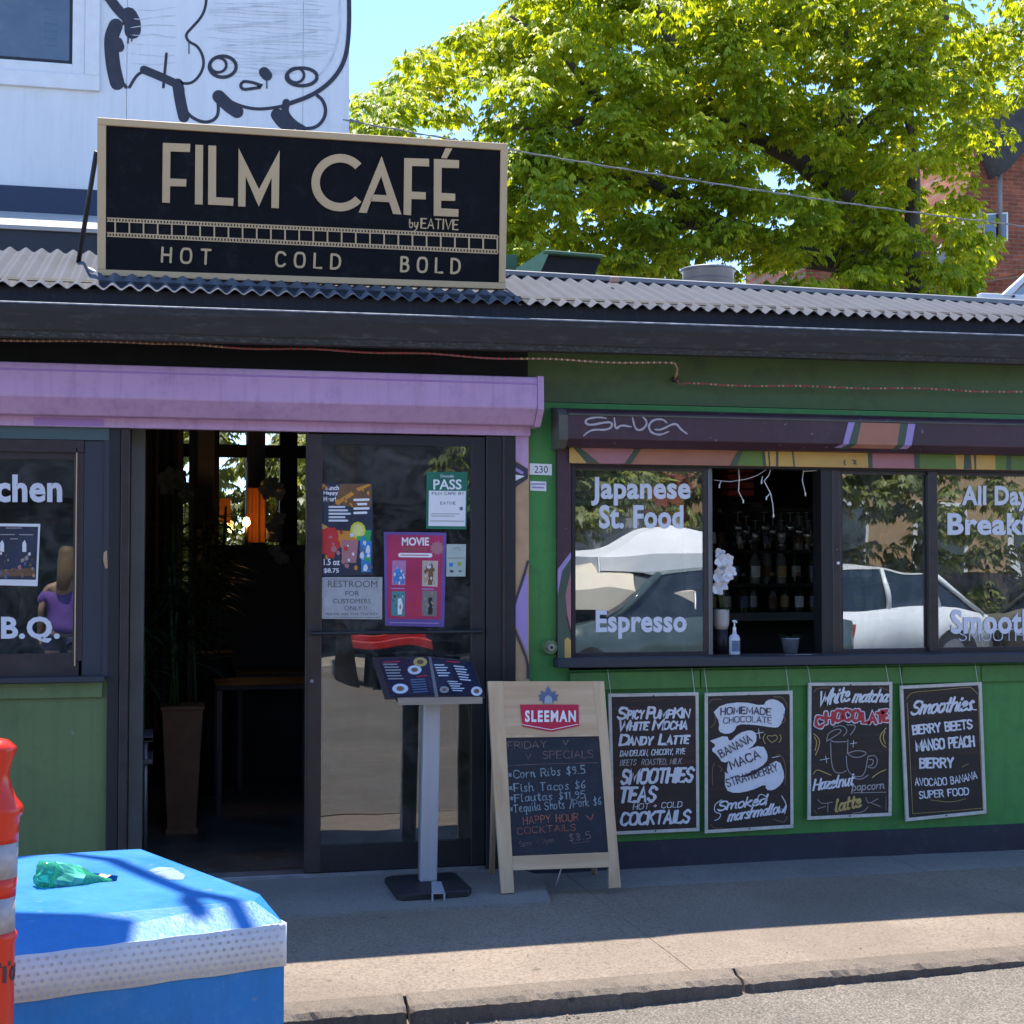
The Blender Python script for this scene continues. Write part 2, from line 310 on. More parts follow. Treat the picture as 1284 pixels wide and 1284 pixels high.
def font_mesh(s, off=0.0, ext=0.0, sp=1.0):
    key = (s, off, ext, sp)
    if key not in _fc:
        c = bpy.data.curves.new('t', 'FONT'); c.body = s; c.offset = off; c.extrude = ext; c.space_character = sp; c.resolution_u = 3
        o = bpy.data.objects.new('t', c); C.objects.link(o); bpy.context.view_layer.update()
        me = bpy.data.meshes.new_from_object(o.evaluated_get(bpy.context.evaluated_depsgraph_get()))
        V = [tuple(v.co) for v in me.vertices]; F = [tuple(p.vertices) for p in me.polygons]
        bpy.data.objects.remove(o); bpy.data.meshes.remove(me); bpy.data.curves.remove(c); _fc[key] = (V, F)
    return _fc[key]
def ftext(name, s, x0, yT, x1, yB, Y, m, parent, off=.02, shear=0, P=None, N=None, slope=0, label=None, sp=1.0):
    """printed lettering: the glyph outline box fitted to photo px box"""
    V, F = font_mesh(s, off, 0, sp); xs = [v[0] for v in V]; ys = [v[1] for v in V]
    a, b, c, d = min(xs), max(xs), min(ys), max(ys); out = []
    for v in V:
        u = (v[0]-a)/(b-a); t = (v[1]-c)/(d-c); X = x0+u*(x1-x0)+shear*(yB-yT)*t; Yp = yB-t*(yB-yT)+slope*u*(x1-x0)
        out.append(W(X, Yp, Y) if P is None else hit(X, Yp, P, N))
    return mesh(name, out, F, m, parent, label=label)
# ------------------------------------------------------------------ materials
def concrete(name, c1, c2, sc=1.0, bd=.004, speck=.5, cracks=False):
    m, nt, n, l, b = nodes(name); tc = n.new('ShaderNodeTexCoord'); v = tc.outputs['Object']
    a = noise(n, l, v, 1.1*sc, 8, .7); r = ramp(n, l, a.outputs[0], [(.3, c1), (.7, c2)])
    g = noise(n, l, v, 85*sc, 3, .8); rg = ramp(n, l, g.outputs[0], [(.36, (1-speck,)*3), (.5, (1, 1, 1)), (.68, (1+speck*.35,)*3)])
    c = mixc(n, l, 1.0, r.outputs[0], rg.outputs[0], 'MULTIPLY')
    s = noise(n, l, v, 4.5*sc, 10, .8); rs = ramp(n, l, s.outputs[0], [(.55, (0, 0, 0)), (.75, (.55,)*3)])
    c = mixc(n, l, rs.outputs[0], c, tuple(x*.55 for x in c1))
    gv = n.new('ShaderNodeTexVoronoi'); gv.inputs['Scale'].default_value = 3.2; l.new(v, gv.inputs['Vector']); rg2 = ramp(n, l, gv.outputs['Distance'], [(.045, (.6,)*3), (.06, (0, 0, 0))]); c = mixc(n, l, rg2.outputs[0], c, tuple(x*.35 for x in c1))
    s5 = noise(n, l, v, .55, 5, .6, .8); r5_ = ramp(n, l, s5.outputs[0], [(.52, (0, 0, 0)), (.62, (.35,)*3)]); c = mixc(n, l, r5_.outputs[0], c, tuple(x*.62 for x in c1))
    if cracks:
        vo = n.new('ShaderNodeTexVoronoi'); vo.feature = 'DISTANCE_TO_EDGE'; vo.inputs['Scale'].default_value = .8
        wv = noise(n, l, v, 3, 6, .7, 1.5); ad = n.new('ShaderNodeVectorMath'); ad.operation = 'MULTIPLY_ADD'
        ad.inputs[1].default_value = (.35,)*3; l.new(wv.outputs['Color'], ad.inputs[0]); l.new(v, ad.inputs[2]); l.new(ad.outputs[0], vo.inputs['Vector'])
        rc = ramp(n, l, vo.outputs[0], [(.0, (.9,)*3), (.012, (0, 0, 0))]); nm = noise(n, l, v, .9, 3); rm = ramp(n, l, nm.outputs[0], [(.5, (0, 0, 0)), (.6, (1, 1, 1))])
        f = mixc(n, l, 1.0, rc.outputs[0], rm.outputs[0], 'MULTIPLY'); c = mixc(n, l, f, c, (.03, .03, .03))
    l.new(c, b.inputs['Base Color']); b.inputs['Roughness'].default_value = .9
    x = bumpn(n, l, g.outputs[0], .6, bd, b); bumpn(n, l, s.outputs[0], .5, bd*2.5, b, x)
    return m
def asphalt(name):
    m, nt, n, l, b = nodes(name); tc = n.new('ShaderNodeTexCoord'); v = tc.outputs['Object']
    vo = n.new('ShaderNodeTexVoronoi'); vo.inputs['Scale'].default_value = 120; l.new(v, vo.inputs['Vector'])
    r = ramp(n, l, vo.outputs['Color'], [(0, (.14, .122, .1)), (.5, (.2, .175, .145)), (1, (.31, .27, .225))])
    a = noise(n, l, v, .8, 8, .7); ra = ramp(n, l, a.outputs[0], [(.3, (.75, .74, .72)), (.7, (1.25, 1.22, 1.18))])
    c = mixc(n, l, 1.0, r.outputs[0], ra.outputs[0], 'MULTIPLY')
    d = ramp(n, l, vo.outputs['Distance'], [(.3, (1, 1, 1)), (.75, (.5, .5, .5))]); c = mixc(n, l, 1.0, c, d.outputs[0], 'MULTIPLY')
    l.new(c, b.inputs['Base Color']); b.inputs['Roughness'].default_value = .85
    inv = n.new('ShaderNodeMath'); inv.operation = 'SUBTRACT'; inv.inputs[0].default_value = 1; l.new(vo.outputs['Distance'], inv.inputs[1])
    bumpn(n, l, inv.outputs[0], .8, .005, b); return m
def wood(name, c1, c2, ax='Z', sc=14, rough=.5):
    m, nt, n, l, b = nodes(name); tc = n.new('ShaderNodeTexCoord'); mp = n.new('ShaderNodeMapping')
    s = {'X': (.6, sc, sc), 'Y': (sc, .6, sc), 'Z': (sc, sc, .6)}[ax]; mp.inputs['Scale'].default_value = s; l.new(tc.outputs['Object'], mp.inputs[0])
    a = noise(n, l, mp.outputs[0], 1.6, 5, .6, .8); r = ramp(n, l, a.outputs[0], [(.35, c1), (.65, c2)])
    l.new(r.outputs[0], b.inputs['Base Color']); b.inputs['Roughness'].default_value = rough; bumpn(n, l, a.outputs[0], .2, .001, b); return m
def brickmat(name):
    m, nt, n, l, b = nodes(name); tc = n.new('ShaderNodeTexCoord'); mp = n.new('ShaderNodeMapping'); mp.inputs['Rotation'].default_value = (R(90), 0, 0)
    l.new(tc.outputs['Object'], mp.inputs[0])
    t = n.new('ShaderNodeTexBrick'); t.inputs['Color1'].default_value = (.36, .1, .055, 1); t.inputs['Color2'].default_value = (.24, .065, .04, 1); t.inputs['Mortar'].default_value = (.26, .16, .12, 1)
    t.inputs['Scale'].default_value = 1; t.inputs['Brick Width'].default_value = .22; t.inputs['Row Height'].default_value = .075; t.inputs['Mortar Size'].default_value = .008; l.new(mp.outputs[0], t.inputs[0])
    a = noise(n, l, tc.outputs['Object'], 3, 6); ra = ramp(n, l, a.outputs[0], [(.3, (.6, .6, .6)), (.7, (1.3, 1.25, 1.2))])
    l.new(mixc(n, l, 1.0, t.outputs[0], ra.outputs[0], 'MULTIPLY'), b.inputs['Base Color']); b.inputs['Roughness'].default_value = .9; return m
def leafmat(name, cols):
    m, nt, n, l, b = nodes(name); n.remove(b)
    g = n.new('ShaderNodeNewGeometry'); tc = n.new('ShaderNodeTexCoord')
    a = noise(n, l, tc.outputs['Object'], .9, 3); mx = n.new('ShaderNodeMath'); mx.operation = 'MULTIPLY_ADD'; mx.inputs[1].default_value = .55
    l.new(g.outputs['Random Per Island'], mx.inputs[0]); ms = n.new('ShaderNodeMath'); ms.operation = 'MULTIPLY_ADD'; ms.inputs[1].default_value = 1.6; ms.inputs[2].default_value = -.55
    l.new(a.outputs[0], ms.inputs[0]); l.new(ms.outputs[0], mx.inputs[2])
    r = ramp(n, l, mx.outputs[0], [(.1, cols[0]), (.5, cols[1]), (.9, cols[2])])
    d = n.new('ShaderNodeBsdfPrincipled'); l.new(r.outputs[0], d.inputs['Base Color']); d.inputs['Roughness'].default_value = .45
    t = n.new('ShaderNodeBsdfTranslucent'); c2 = mixc(n, l, 1.0, r.outputs[0], (1.9, 1.7, .5), 'MULTIPLY'); l.new(c2, t.inputs[0])
    s = n.new('ShaderNodeMixShader'); s.inputs[0].default_value = .5; l.new(d.outputs[0], s.inputs[1]); l.new(t.outputs[0], s.inputs[2]); l.new(s.outputs[0], n['Material Output'].inputs[0]); return m

GREEN = mat('green wall paint', (.05, .23, .05), .5, var=.14, sc=2.2, bump=.25, bsc=40, stain=(.015, .05, .025), sstain=.4, streak=.5, chips=.6)
OLIVE = mat('faded green wall paint', (.125, .18, .07), .6, var=.1, sc=2, bump=.2, bsc=40, stain=(.03, .05, .03), sstain=.3, streak=.35, chips=.5)
TOPG = mat('olive upper wall with painted shade', (.07, .12, .04), .6, var=.15, sc=2, bump=.2, bsc=40, stain=(.02, .03, .02), sstain=.5)  # darker olive on the upper wall: under-eave shade painted into the colour
LGREEN = mat('green board paint', (.06, .2, .045), .55, var=.15, sc=3, bump=.2, bsc=50, stain=(.02, .06, .02), streak=.4, chips=.5)
NAVY = mat('dark plinth paint', (.018, .02, .036), .6, var=.25, sc=3, bump=.2, stain=(.06, .06, .07), sstain=.5)
BLACK = mat('black trim', (.012, .012, .016), .5, var=.3, sc=4, bump=.15)
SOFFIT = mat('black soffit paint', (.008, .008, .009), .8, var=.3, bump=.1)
BROWN = mat('brown anodised metal', (.045, .035, .038), .4, metal=.3, var=.15, sc=5, bump=.1, stain=(.1, .09, .09), sstain=.25)
DGREY = mat('blue grey window surround', (.03, .034, .047), .55, var=.12, sc=4, bump=.12)
TEAL = mat('grey teal board paint', (.06, .1, .105), .6, var=.1)
PURPLE = mat('lilac shutter paint', (.52, .32, .52), .5, var=.07, sc=2.5, bump=.2, bsc=30, stain=(.3, .17, .36), sstain=.5, streak=.45, chips=.8)
PURP2 = mat('pale lilac paint patch', (.36, .2, .47), .5, var=.07)
MAROON = mat('maroon shutter paint', (.055, .022, .034), .5, var=.2, sc=3, bump=.3, bsc=30, stain=(.1, .06, .07), sstain=.5, streak=.6, chips=.8)
CAPG = mat('weathered grey shutter cap', (.1, .1, .085), .7, var=.25, sc=12)
PEACH = mat('mural peach paint', (.38, .16, .1), .6, var=.12); PINK = mat('mural pink paint', (.4, .17, .19), .6, var=.12)
YELL = mat('mural yellow paint', (.55, .34, .09), .6, var=.1); MGRN = mat('mural olive green paint', (.12, .2, .04), .6, var=.15)
MGRY = mat('mural grey green line', (.06, .09, .06), .6, var=.15); LAV = mat('mural lavender paint', (.36, .25, .52), .6, var=.08)
TAN = mat('mural tan paint', (.48, .3, .16), .6, var=.18, sc=9); MBLK = mat('mural dark line', (.05, .04, .06), .6)
WHITE = mat('white paint', (.75, .75, .76), .5, var=.06, sc=10); VINYL = mat('white window vinyl', (.66, .68, .76), .5, var=.03, bump=0)
LOGOW = mat('white print', (.8, .8, .82), .5, var=.04, bump=0)
STEEL = mat('grey steel', (.3, .31, .33), .4, metal=.6, var=.15, sc=8); ROOFM = mat('weathered corrugated sheet', (.12, .125, .14), .9, metal=0, var=.12, sc=3, bump=.15, bsc=30, stain=(.16, .15, .14), sstain=.4)
FASC = mat('navy fascia paint', (.014, .016, .024), .8, var=.25, sc=3, bump=.2, stretch=(6, 1, 1), stain=(.05, .055, .07), sstain=.5)
GUTT = mat('dark brown gutter paint', (.024, .02, .019), .7, var=.25, sc=2.5, bump=.25, stretch=(1, 4, 4), stain=(.1, .09, .09), sstain=.5)
GRIME = mat('grimy peeling gutter lip', (.03, .027, .026), .8, var=.5, sc=14, bump=.6, bsc=30, stretch=(1, 3, 3), stain=(.16, .15, .14), sstain=.9)
GLASS = glass('window glass', .34); GLASSD = glass('door glass', .13, (.75, .8, .8)); GLASSL = glass('left window glass', .13, (.6, .65, .65)); GLASS = glass('window glass', .26); GLASSU = glass('upper window glass', .12, (.4, .45, .5))
GOLD = mat('tan gold sign paint', (.56, .39, .21), .55, var=.08, sc=4, bump=.08)
SBLK = mat('matt black sign board', (.008, .008, .01), .85, var=.25, sc=3, bump=.1, stain=(.03, .03, .036), sstain=.5)
CHALKB = mat('chalkboard', (.014, .018, .03), .75, var=.3, sc=5, bump=.05, stain=(.05, .055, .07), sstain=.4)
PINE = wood('pale pine', (.5, .33, .19), (.62, .45, .28), 'Z', 9)
PINEX = wood('pale pine rail', (.5, .33, .19), (.62, .45, .28), 'X', 9)
def boardmat(name, c1, c2):
    m, nt, n, l, b = nodes(name); tc = n.new('ShaderNodeTexCoord'); mp = n.new('ShaderNodeMapping'); mp.inputs['Scale'].default_value = (1, 9, 14); l.new(tc.outputs['Object'], mp.inputs[0])
    a = noise(n, l, mp.outputs[0], 1.8, 5, .65, .5); r = ramp(n, l, a.outputs[0], [(.3, c1), (.5, c1), (.72, c2)]); l.new(r.outputs[0], b.inputs['Base Color']); b.inputs['Roughness'].default_value = .6; return m
BRD = boardmat('brushed dark brown board', (.022, .014, .014), (.075, .026, .022)); BRD2 = boardmat('brushed black brown board', (.02, .014, .013), (.05, .022, .016))
STEM = mat('green stem', (.05, .1, .03), .5)
BEDGE = mat('white board edging', (.55, .53, .48), .6, var=.15, sc=20, stain=(.2, .18, .15))
CONC = concrete('pavement concrete', (.2, .158, .12), (.285, .225, .17), 1, .004, .45, False)
KFACE = concrete('dirty kerb face', (.12, .1, .085), (.24, .2, .17), 4, .02, .7); KERB = concrete('old kerb concrete', (.2, .16, .122), (.28, .225, .172), 2.5, .01, .6)
SLAB = concrete('door apron concrete', (.18, .165, .15), (.26, .24, .215), 1.3, .003, .35)
ASPH = asphalt('worn aggregate asphalt')
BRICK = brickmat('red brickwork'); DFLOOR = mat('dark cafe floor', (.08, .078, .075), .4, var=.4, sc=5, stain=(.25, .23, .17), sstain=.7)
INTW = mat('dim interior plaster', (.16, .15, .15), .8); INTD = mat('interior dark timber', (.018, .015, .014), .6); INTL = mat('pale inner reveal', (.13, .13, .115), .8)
REDM = mat('red box paint', (.3, .03, .02), .5); TERRA = mat('worn wooden tub', (.16, .08, .035), .6, var=.3, sc=9)
LEAFD = leafmat('dark indoor foliage', [(.012, .035, .02), (.02, .06, .025), (.04, .09, .04)])
LEAF = leafmat('spring foliage', [(.14, .21, .018), (.28, .37, .03), (.5, .53, .05)])
LEAF2 = leafmat('grey green foliage', [(.1, .13, .05), (.2, .24, .1), (.34, .38, .2)])
BARK = mat('tree bark', (.07, .055, .045), .9, var=.4, sc=6, bump=.8, bsc=14, bd=.03, stretch=(2, 2, .5))
RUBBER = mat('black rubber', (.015, .015, .017), .6, var=.2, bump=.1)

ROOFM.node_tree.nodes['Principled BSDF'].inputs['Specular IOR Level'].default_value = .05; SBLK.node_tree.nodes['Principled BSDF'].inputs['Specular IOR Level'].default_value = .15
# ------------------------------------------------------------------ ground
ZS = .10; ZR = .02
def struct(o): o['kind'] = 'structure'; return o
struct(mesh('ground', *boxvf(-60, 60, -60, 60, -.4, -.02), mat('bare ground', (.16, .14, .11), .9)))
def grid(name, x0, x1, y0, y1, nx, ny, zf, m):
    V = []; F = []
    for j in range(ny+1):
        for i in range(nx+1):
            x = x0+(x1-x0)*i/nx; y = y0+(y1-y0)*j/ny; V.append((x, y, zf(x, y)))
    for j in range(ny):
        for i in range(nx): k = j*(nx+1)+i; F.append((k, k+1, k+nx+2, k+nx+1))
    return mesh(name, V, F, m, smooth=True)
def hsh(x, y, s=1.0): 
    return math.sin(x*3.1*s+1.3*math.sin(y*2.3*s))*math.cos(y*2.7*s+1.1*math.sin(x*1.9*s))
def kyl(x): return -1.985+.045*(x-.8)/1.1 if x < 1.9 else -1.94+.03*(x-1.9)
road = struct(grid('road', -14, 24, -13.2, -1.7, 190, 60, lambda x, y: ZR+.006*hsh(x, y, .7)+(.012 if y > -2.15 else 0)*max(0, hsh(x, 0, 1.2))+max(0, min(.04, (x-2.0)*.03)) , ASPH))
sw = bpy.data.objects.new('sidewalk', None); C.objects.link(sw); sw.location = (0, -1, ZS); MO['sidewalk'] = Matrix.Translation((0, -1, ZS)); struct(sw)
def slab(x0, x1, y0, y1, m=None):
    V = []; F = []; nx = 12; ny = 8
    for j in range(ny+1):
        for i in range(nx+1):
            x = x0+(x1-x0)*i/nx; t = j/ny
            ya = kyl(x)+.13 if y0 is None else y0; y = ya+(y1-ya)*t
            V.append((x, y, ZS-.004+.004*hsh(x, y, .8)-(.004 if i in (0, nx) or j in (0, ny) else 0)))
    for j in range(ny):
        for i in range(nx): k = j*(nx+1)+i; F.append((k, k+1, k+nx+2, k+nx+1))
    b0 = len(V); ring = [i for i in range(nx+1)]+[(j+1)*(nx+1)-1 for j in range(1, ny+1)]+[ny*(nx+1)+i for i in range(nx-1, -1, -1)]+[j*(nx+1) for j in range(ny-1, 0, -1)]
    for i in ring: V.append((V[i][0], V[i][1], -.05))
    m_ = len(ring)
    for a in range(m_): F.append((ring[a], b0+a, b0+(a+1) % m_, ring[(a+1) % m_]))
    return mesh('paving_slab', V, F, m or CONC, sw)
xs_ = [-6, -3.9, -1.9, -.1, 1.9, 3.62, 5.6, 8, 11]
for a, b_ in zip(xs_, xs_[1:]):
    slab(a+.0015, b_-.0015, None, -.403); slab(a+.002, b_-.002, -.398, .02, SLAB)
# kerb: rough blocks with open joints
kx = [-6, -3.2, -.55, .82, 2.06, 4.3, 6.6, 9, 11]
for a, b_ in zip(kx, kx[1:]):
    g = .006; nx = max(8, int((b_-a)/.016)); V = []; F = []
    rr = random.Random(int(a*10)+99)
    prof = [(.132, ZS-.002), (.06, ZS-.001), (.022, ZS-.007), (.0, ZS-.022), (-.004, ZR), (-.01, -.05)]
    for i in range(nx+1):
        x = a+g+(b_-a-2*g)*i/nx; e = min(i, nx-i); rd = .02*max(0, 1-e/1.5)
        for k, (py_, pz_) in enumerate(prof):
            ch = (.008*max(0, hsh(x*1.3, k*.1, 2.2))+.006*max(0, hsh(x*6.1, k*.9, 3.1))+rr.uniform(0, .0065)) if 1 <= k <= 4 else 0
            V.append((x, kyl(x)+py_+ch+(rd if 1 <= k <= 4 else 0), pz_-(ch*.9+rd*.5 if 1 <= k <= 3 else 0)))
    n_ = len(prof)
    for i in range(nx):
        for k in range(n_-1): q = i*n_+k; F.append((q, q+1, q+n_+1, q+n_))
    F += [tuple(range(n_)), tuple(range(nx*n_+n_-1, nx*n_-1, -1))]
    o = mesh('kerb_block', V, F, KERB, sw); o.data.materials.append(KFACE)
    for i in range(nx*(n_-1)):
        if i % (n_-1) >= 3: o.data.polygons[i].material_index = 1
# small concrete apron at the door
V = [G(300, 1110, ZS+.022), G(345, 1149, ZS+.012), G(467, 1142, ZS+.012), G(686, 1131, ZS+.012), G(690, 1128, ZS+.012), G(668, 1113, ZS+.02), G(640, 1084, ZS+.022), G(250, 1107, ZS+.022)]
V[0] = Vector((-.6, -.34, ZS+.012)); V[6] = Vector((1.64, .02, ZS+.03)); V[7] = Vector((-.6, .02, ZS+.03)); V[5] = Vector((1.74, -.2, ZS+.02))
struct(mesh('door_apron', *prism(V[:7]+[V[7]], (0, 0, -.08)), SLAB))
# opposite side: pavement behind the camera
struct(mesh('opposite_pavement', *boxvf(-20, 30, -20, -13.1, -.05, .14), concrete('pale pavement', (.36, .31, .25), (.46, .4, .33))))

# ------------------------------------------------------------------ the cafe
cafe = thing('cafe_building', 'low green single-storey cafe with lilac and maroon shutter boxes under a corrugated roof', 'cafe', (2, 2, 0))
XR = 7.4; XL = -3.2; xw = lambda px, Y=0: W(px, 700, Y).x
zsill = 1.09
# walls
box('wall', xw(662), xw(713), 0, .14, .225, 2.386, GREEN, cafe)                      # pier between door and window
box('wall', xw(713), XR, 0, .14, .225, zsill-.02, GREEN, cafe)
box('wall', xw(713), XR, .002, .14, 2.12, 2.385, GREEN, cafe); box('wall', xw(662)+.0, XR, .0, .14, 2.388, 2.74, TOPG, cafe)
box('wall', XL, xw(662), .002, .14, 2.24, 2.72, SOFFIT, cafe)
box('wall', XL, xw(136), 0, .14, .1, 1.08, OLIVE, cafe)
box('plinth', xw(650), XR, -.012, .14, .02, .225, NAVY, cafe)
for a, b_ in ((-3.2, -1.7), (-1.69, xw(130))): box('apron_board', a, b_, -.022, -.002, .985, 1.058, OLIVE, cafe, bevel=.004)
ax = [xw(713), xw(876), xw(1127), xw(1226), 6.2, XR]
for a, b_ in zip(ax, ax[1:]): box('apron_board', a+.002, b_-.002, -.024, -.002, .972, 1.062, LGREEN, cafe, bevel=.004)
# roofline
def eY(x): return -.355+.042*x
def eZ(x): return 2.80+.0125*x
def rail(name, prof, m, x0=XL, x1=XR, **k):
    return extrude_profile(name, prof, (x0, eY(x0), eZ(x0)), (x1, eY(x1), eZ(x1)), m, cafe, **k)
rail('fascia_board', [(.03, .0), (.03, -.1), (.07, -.1), (.07, .03)], FASC); rail('eave_closure', [(.075, .035), (.075, -.05), (.1, -.05), (.1, .05)], SOFFIT)
rail('gutter_edge', [(-.058, -.0815), (-.066, -.085), (-.066, -.091), (-.058, -.0835)], mat('chipped gutter edge with painted highlight', (.16, .18, .22), .45, var=.6, sc=7, bump=.3, stretch=(3, 1, 1)))  # paler chipped strip: light caught on the gutter's top edge is painted in
rail('gutter', [(.0, -.082), (-.058, -.084), (-.064, -.092), (-.064, -.12), (-.04, -.2), (.0, -.2), (.02, -.2), (.0, -.19), (-.02, -.12)], GUTT)
rail('gutter_lip', [(-.035, -.2005), (-.028, -.228), (.03, -.228), (.03, -.2155), (.0, -.2155)], GRIME)
rail('soffit', [(.05, -.1), (.05, -.2), (.5, -.15), (.5, -.02)], SOFFIT)
# corrugated sheet roof
def corr(name, x0, x1, y1, sl, m, pitch=.0755, amp=.0122):
    nw = int((x1-x0)/pitch*8); V = []; F = []
    for i in range(nw+1):
        x = x0+(x1-x0)*i/nw; ph = 2*math.pi*(x-x0)/pitch; tri = math.asin(.93*math.sin(ph))/math.asin(.93); z = eZ(x)+amp*tri
        yb = y1(x); rr = .0025*math.sin(int(ph/6.283)*2.7)
        for (yy, zz_) in ((eY(x)-.012+rr, z), (yb, z+sl*(yb-eY(x)+.03)), (yb, z+sl*(yb-eY(x)+.03)-.003), (eY(x)-.012+rr, z-.003)): V.append((x, yy, zz_))
        if i:
            k = 4*i
            F += [(k-4, k, k+1, k-3), (k-2, k+2, k+3, k-1), (k-1, k+3, k, k-4), (k-3, k+1, k+2, k-2)]
    o = mesh(name, V, F, m, cafe); fix(o); return o
SLP = .34
def solve_ridge(px, py):
    lo, hi = -.3, 4
    for _ in range(40):
        mid = (lo+hi)/2; p = W(px, py, mid)
        if p.z > eZ(p.x)+SLP*(mid-eY(p.x)): lo = mid
        else: hi = mid
    return W(px, py, lo)
rA = solve_ridge(640, 348); rB = solve_ridge(1284, 385); rL = solve_ridge(0, 314)
yr = lambda x: rA.y+(rB.y-rA.y)*(x-rA.x)/(rB.x-rA.x)
corr('corrugated_roof', XL, 1.62, lambda x: rL.y, SLP, ROOFM); corr('corrugated_roof', 1.6, XR, lambda x: max(.02, yr(x)), SLP, ROOFM)
TRIM = mat('grey roof flashing', (.22, .225, .24), .5, metal=.2, var=.1)
V = []
for x in (1.62, XR):
    y = max(.02, yr(x)); z = eZ(x)+SLP*(y-eY(x)+.03)+.02; V += [(x, y-.03, z), (x, y+.12, z+.035), (x, y+.12, z-.06), (x, y-.03, z-.022)]
mesh('ridge_flashing', V, [(0, 4, 5, 1), (1, 5, 6, 2), (2, 6, 7, 3), (3, 7, 4, 0), (0, 1, 2, 3), (7, 6, 5, 4)], TRIM, cafe)
FR = mat('flat roof felt', (.12, .12, .13), .9)
# flat roof deck behind, with an added unseen opening to sun the floor
skc = G(380, 1024, .13)+SUN*(2.7/SUN.z); skx0, skx1, sky0, sky1 = skc.x-.16, skc.x+.35, skc.y-.16, skc.y+.16
zc = 2.74
for a in ((XL, XR, .6, sky0), (XL, skx0, sky0, sky1), (skx1, XR, sky0, sky1), (XL, XR, sky1, 6.2)): box('roof_deck', a[0], a[1], a[2], a[3], zc+.16, zc+.26, FR, cafe)
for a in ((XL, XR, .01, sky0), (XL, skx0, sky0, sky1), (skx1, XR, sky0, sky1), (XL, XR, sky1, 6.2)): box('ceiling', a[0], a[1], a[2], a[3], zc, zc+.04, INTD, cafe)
box('added_opening_curb', skx0-.04, skx0, sky0-.04, sky1+.04, zc-.01, zc+.4, INTW, cafe); box('added_opening_curb', skx1, skx1+.04, sky0-.04, sky1+.04, zc-.01, zc+.4, INTW, cafe)
box('added_opening_curb', skx0, skx1, sky0-.04, sky0, zc-.01, zc+.4, INTW, cafe); box('added_opening_curb', skx0, skx1, sky1, sky1+.04, zc-.01, zc+.4, INTW, cafe)
# side and back walls
box('wall', XL-.14, XL, 0, 6.3, .02, 2.78, OLIVE, cafe); box('wall', XR, XR+.14, 0, 6.3, .02, 2.78, GREEN, cafe)
box('floor', XL, XR, .0, 6.2, .02, .13, DFLOOR, cafe)
YB = 4.6
cols = [(230, 238), (275, 309), (331, 351), (373, 387)]
xe = [XL]+[W(p, 600, YB).x for c in cols for p in c]+[XR]
zt = W(300, 500, YB).z; zl = [W(300, q, YB).z for q in (557, 573, 742)]
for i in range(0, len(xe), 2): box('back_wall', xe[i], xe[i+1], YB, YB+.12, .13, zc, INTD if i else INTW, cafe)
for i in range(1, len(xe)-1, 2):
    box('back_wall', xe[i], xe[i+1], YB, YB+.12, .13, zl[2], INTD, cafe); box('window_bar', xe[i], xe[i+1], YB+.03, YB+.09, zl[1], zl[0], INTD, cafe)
    box('back_window_pane', xe[i], xe[i+1], YB+.05, YB+.056, zl[2], zc, glass('back pane', .04, (.9, .9, .9)), cafe)
box('partition', xw(640)+.6, xw(640)+.7, 1.6, YB, .13, zc, INTD, cafe)
for px in (258, 322):
    q = W(px, 700, 4.3); box('post', q.x-.07, q.x+.06, 4.3, 4.4, .13, zc, INTW, cafe)

# lilac roller shutter box over door and left window
def zY(px, py, Y): return W(px, py, Y).z
def avg(*t): return sum(t)/len(t)
zt_ = avg(zY(0, 452, -.19), zY(680, 478, -.19)); z1 = avg(zY(0, 497, -.19), zY(660, 510, -.19)); z2 = avg(zY(0, 518, -.12), zY(650, 534, -.12))
xp = xw(682, -.19)
shut = extrude_profile('shutter_box', [(0, zt_+.02), (-.185, zt_+.008), (-.19, zt_-.012), (-.19, z1), (-.12, z2), (0, z2)], (XL, 0, 0), (xp-.03, 0, 0), PURPLE, cafe, label='lilac roller shutter box', bevel=.004)
mesh('end_cap', *prism([Vector((xp-.03, y, z)) for y, z in [(0, zt_+.026), (-.19, zt_+.012), (-.195, z1-.005), (-.125, z2-.006), (0, z2-.006)]], (.03, 0, 0)), PURPLE, shut)
extrude_profile('shutter_seam', [(-.1895, zt_-.02), (-.193, zt_-.022), (-.193, zt_-.028), (-.1895, zt_-.03)], (XL, 0, 0), (xp-.03, 0, 0), PURP2, shut)
pz = [avg(zY(0, 519, -.03), zY(640, 534, -.03)), avg(zY(0, 533, -.03), zY(640, 547, -.03))]
box('lintel_strip', XL, xw(662), -.05, 0, pz[1], z2, PURPLE, cafe)
box('paint_patch', W(42, 526, -.052).x, W(130, 526, -.052).x, -.0525, -.05, pz[1]+.004, z2-.006, PURP2, cafe)
# door frame posts and the black wall beside
box('door_post', xw(136), xw(150), -.02, .12, .1, pz[1], BLACK, cafe); dp = box('door_post', xw(151), xw(162), -.03, .12, .1, pz[1], BROWN, cafe, bevel=.004)
box('door_jamb', xw(608), xw(645), -.03, .12, .1, pz[1], BLACK, cafe, bevel=.004)
box('door_jamb', xw(628), xw(631), -.038, -.03, .1, pz[1], BROWN, cafe)
for q in (0, .5):
    pass
box('threshold', xw(162)-.02, xw(608), -.02, .1, .12, .145, STEEL, cafe, bevel=.003)
box('inner_reveal', xw(163), xw(180), .13, .5, .13, zc, INTL, cafe)
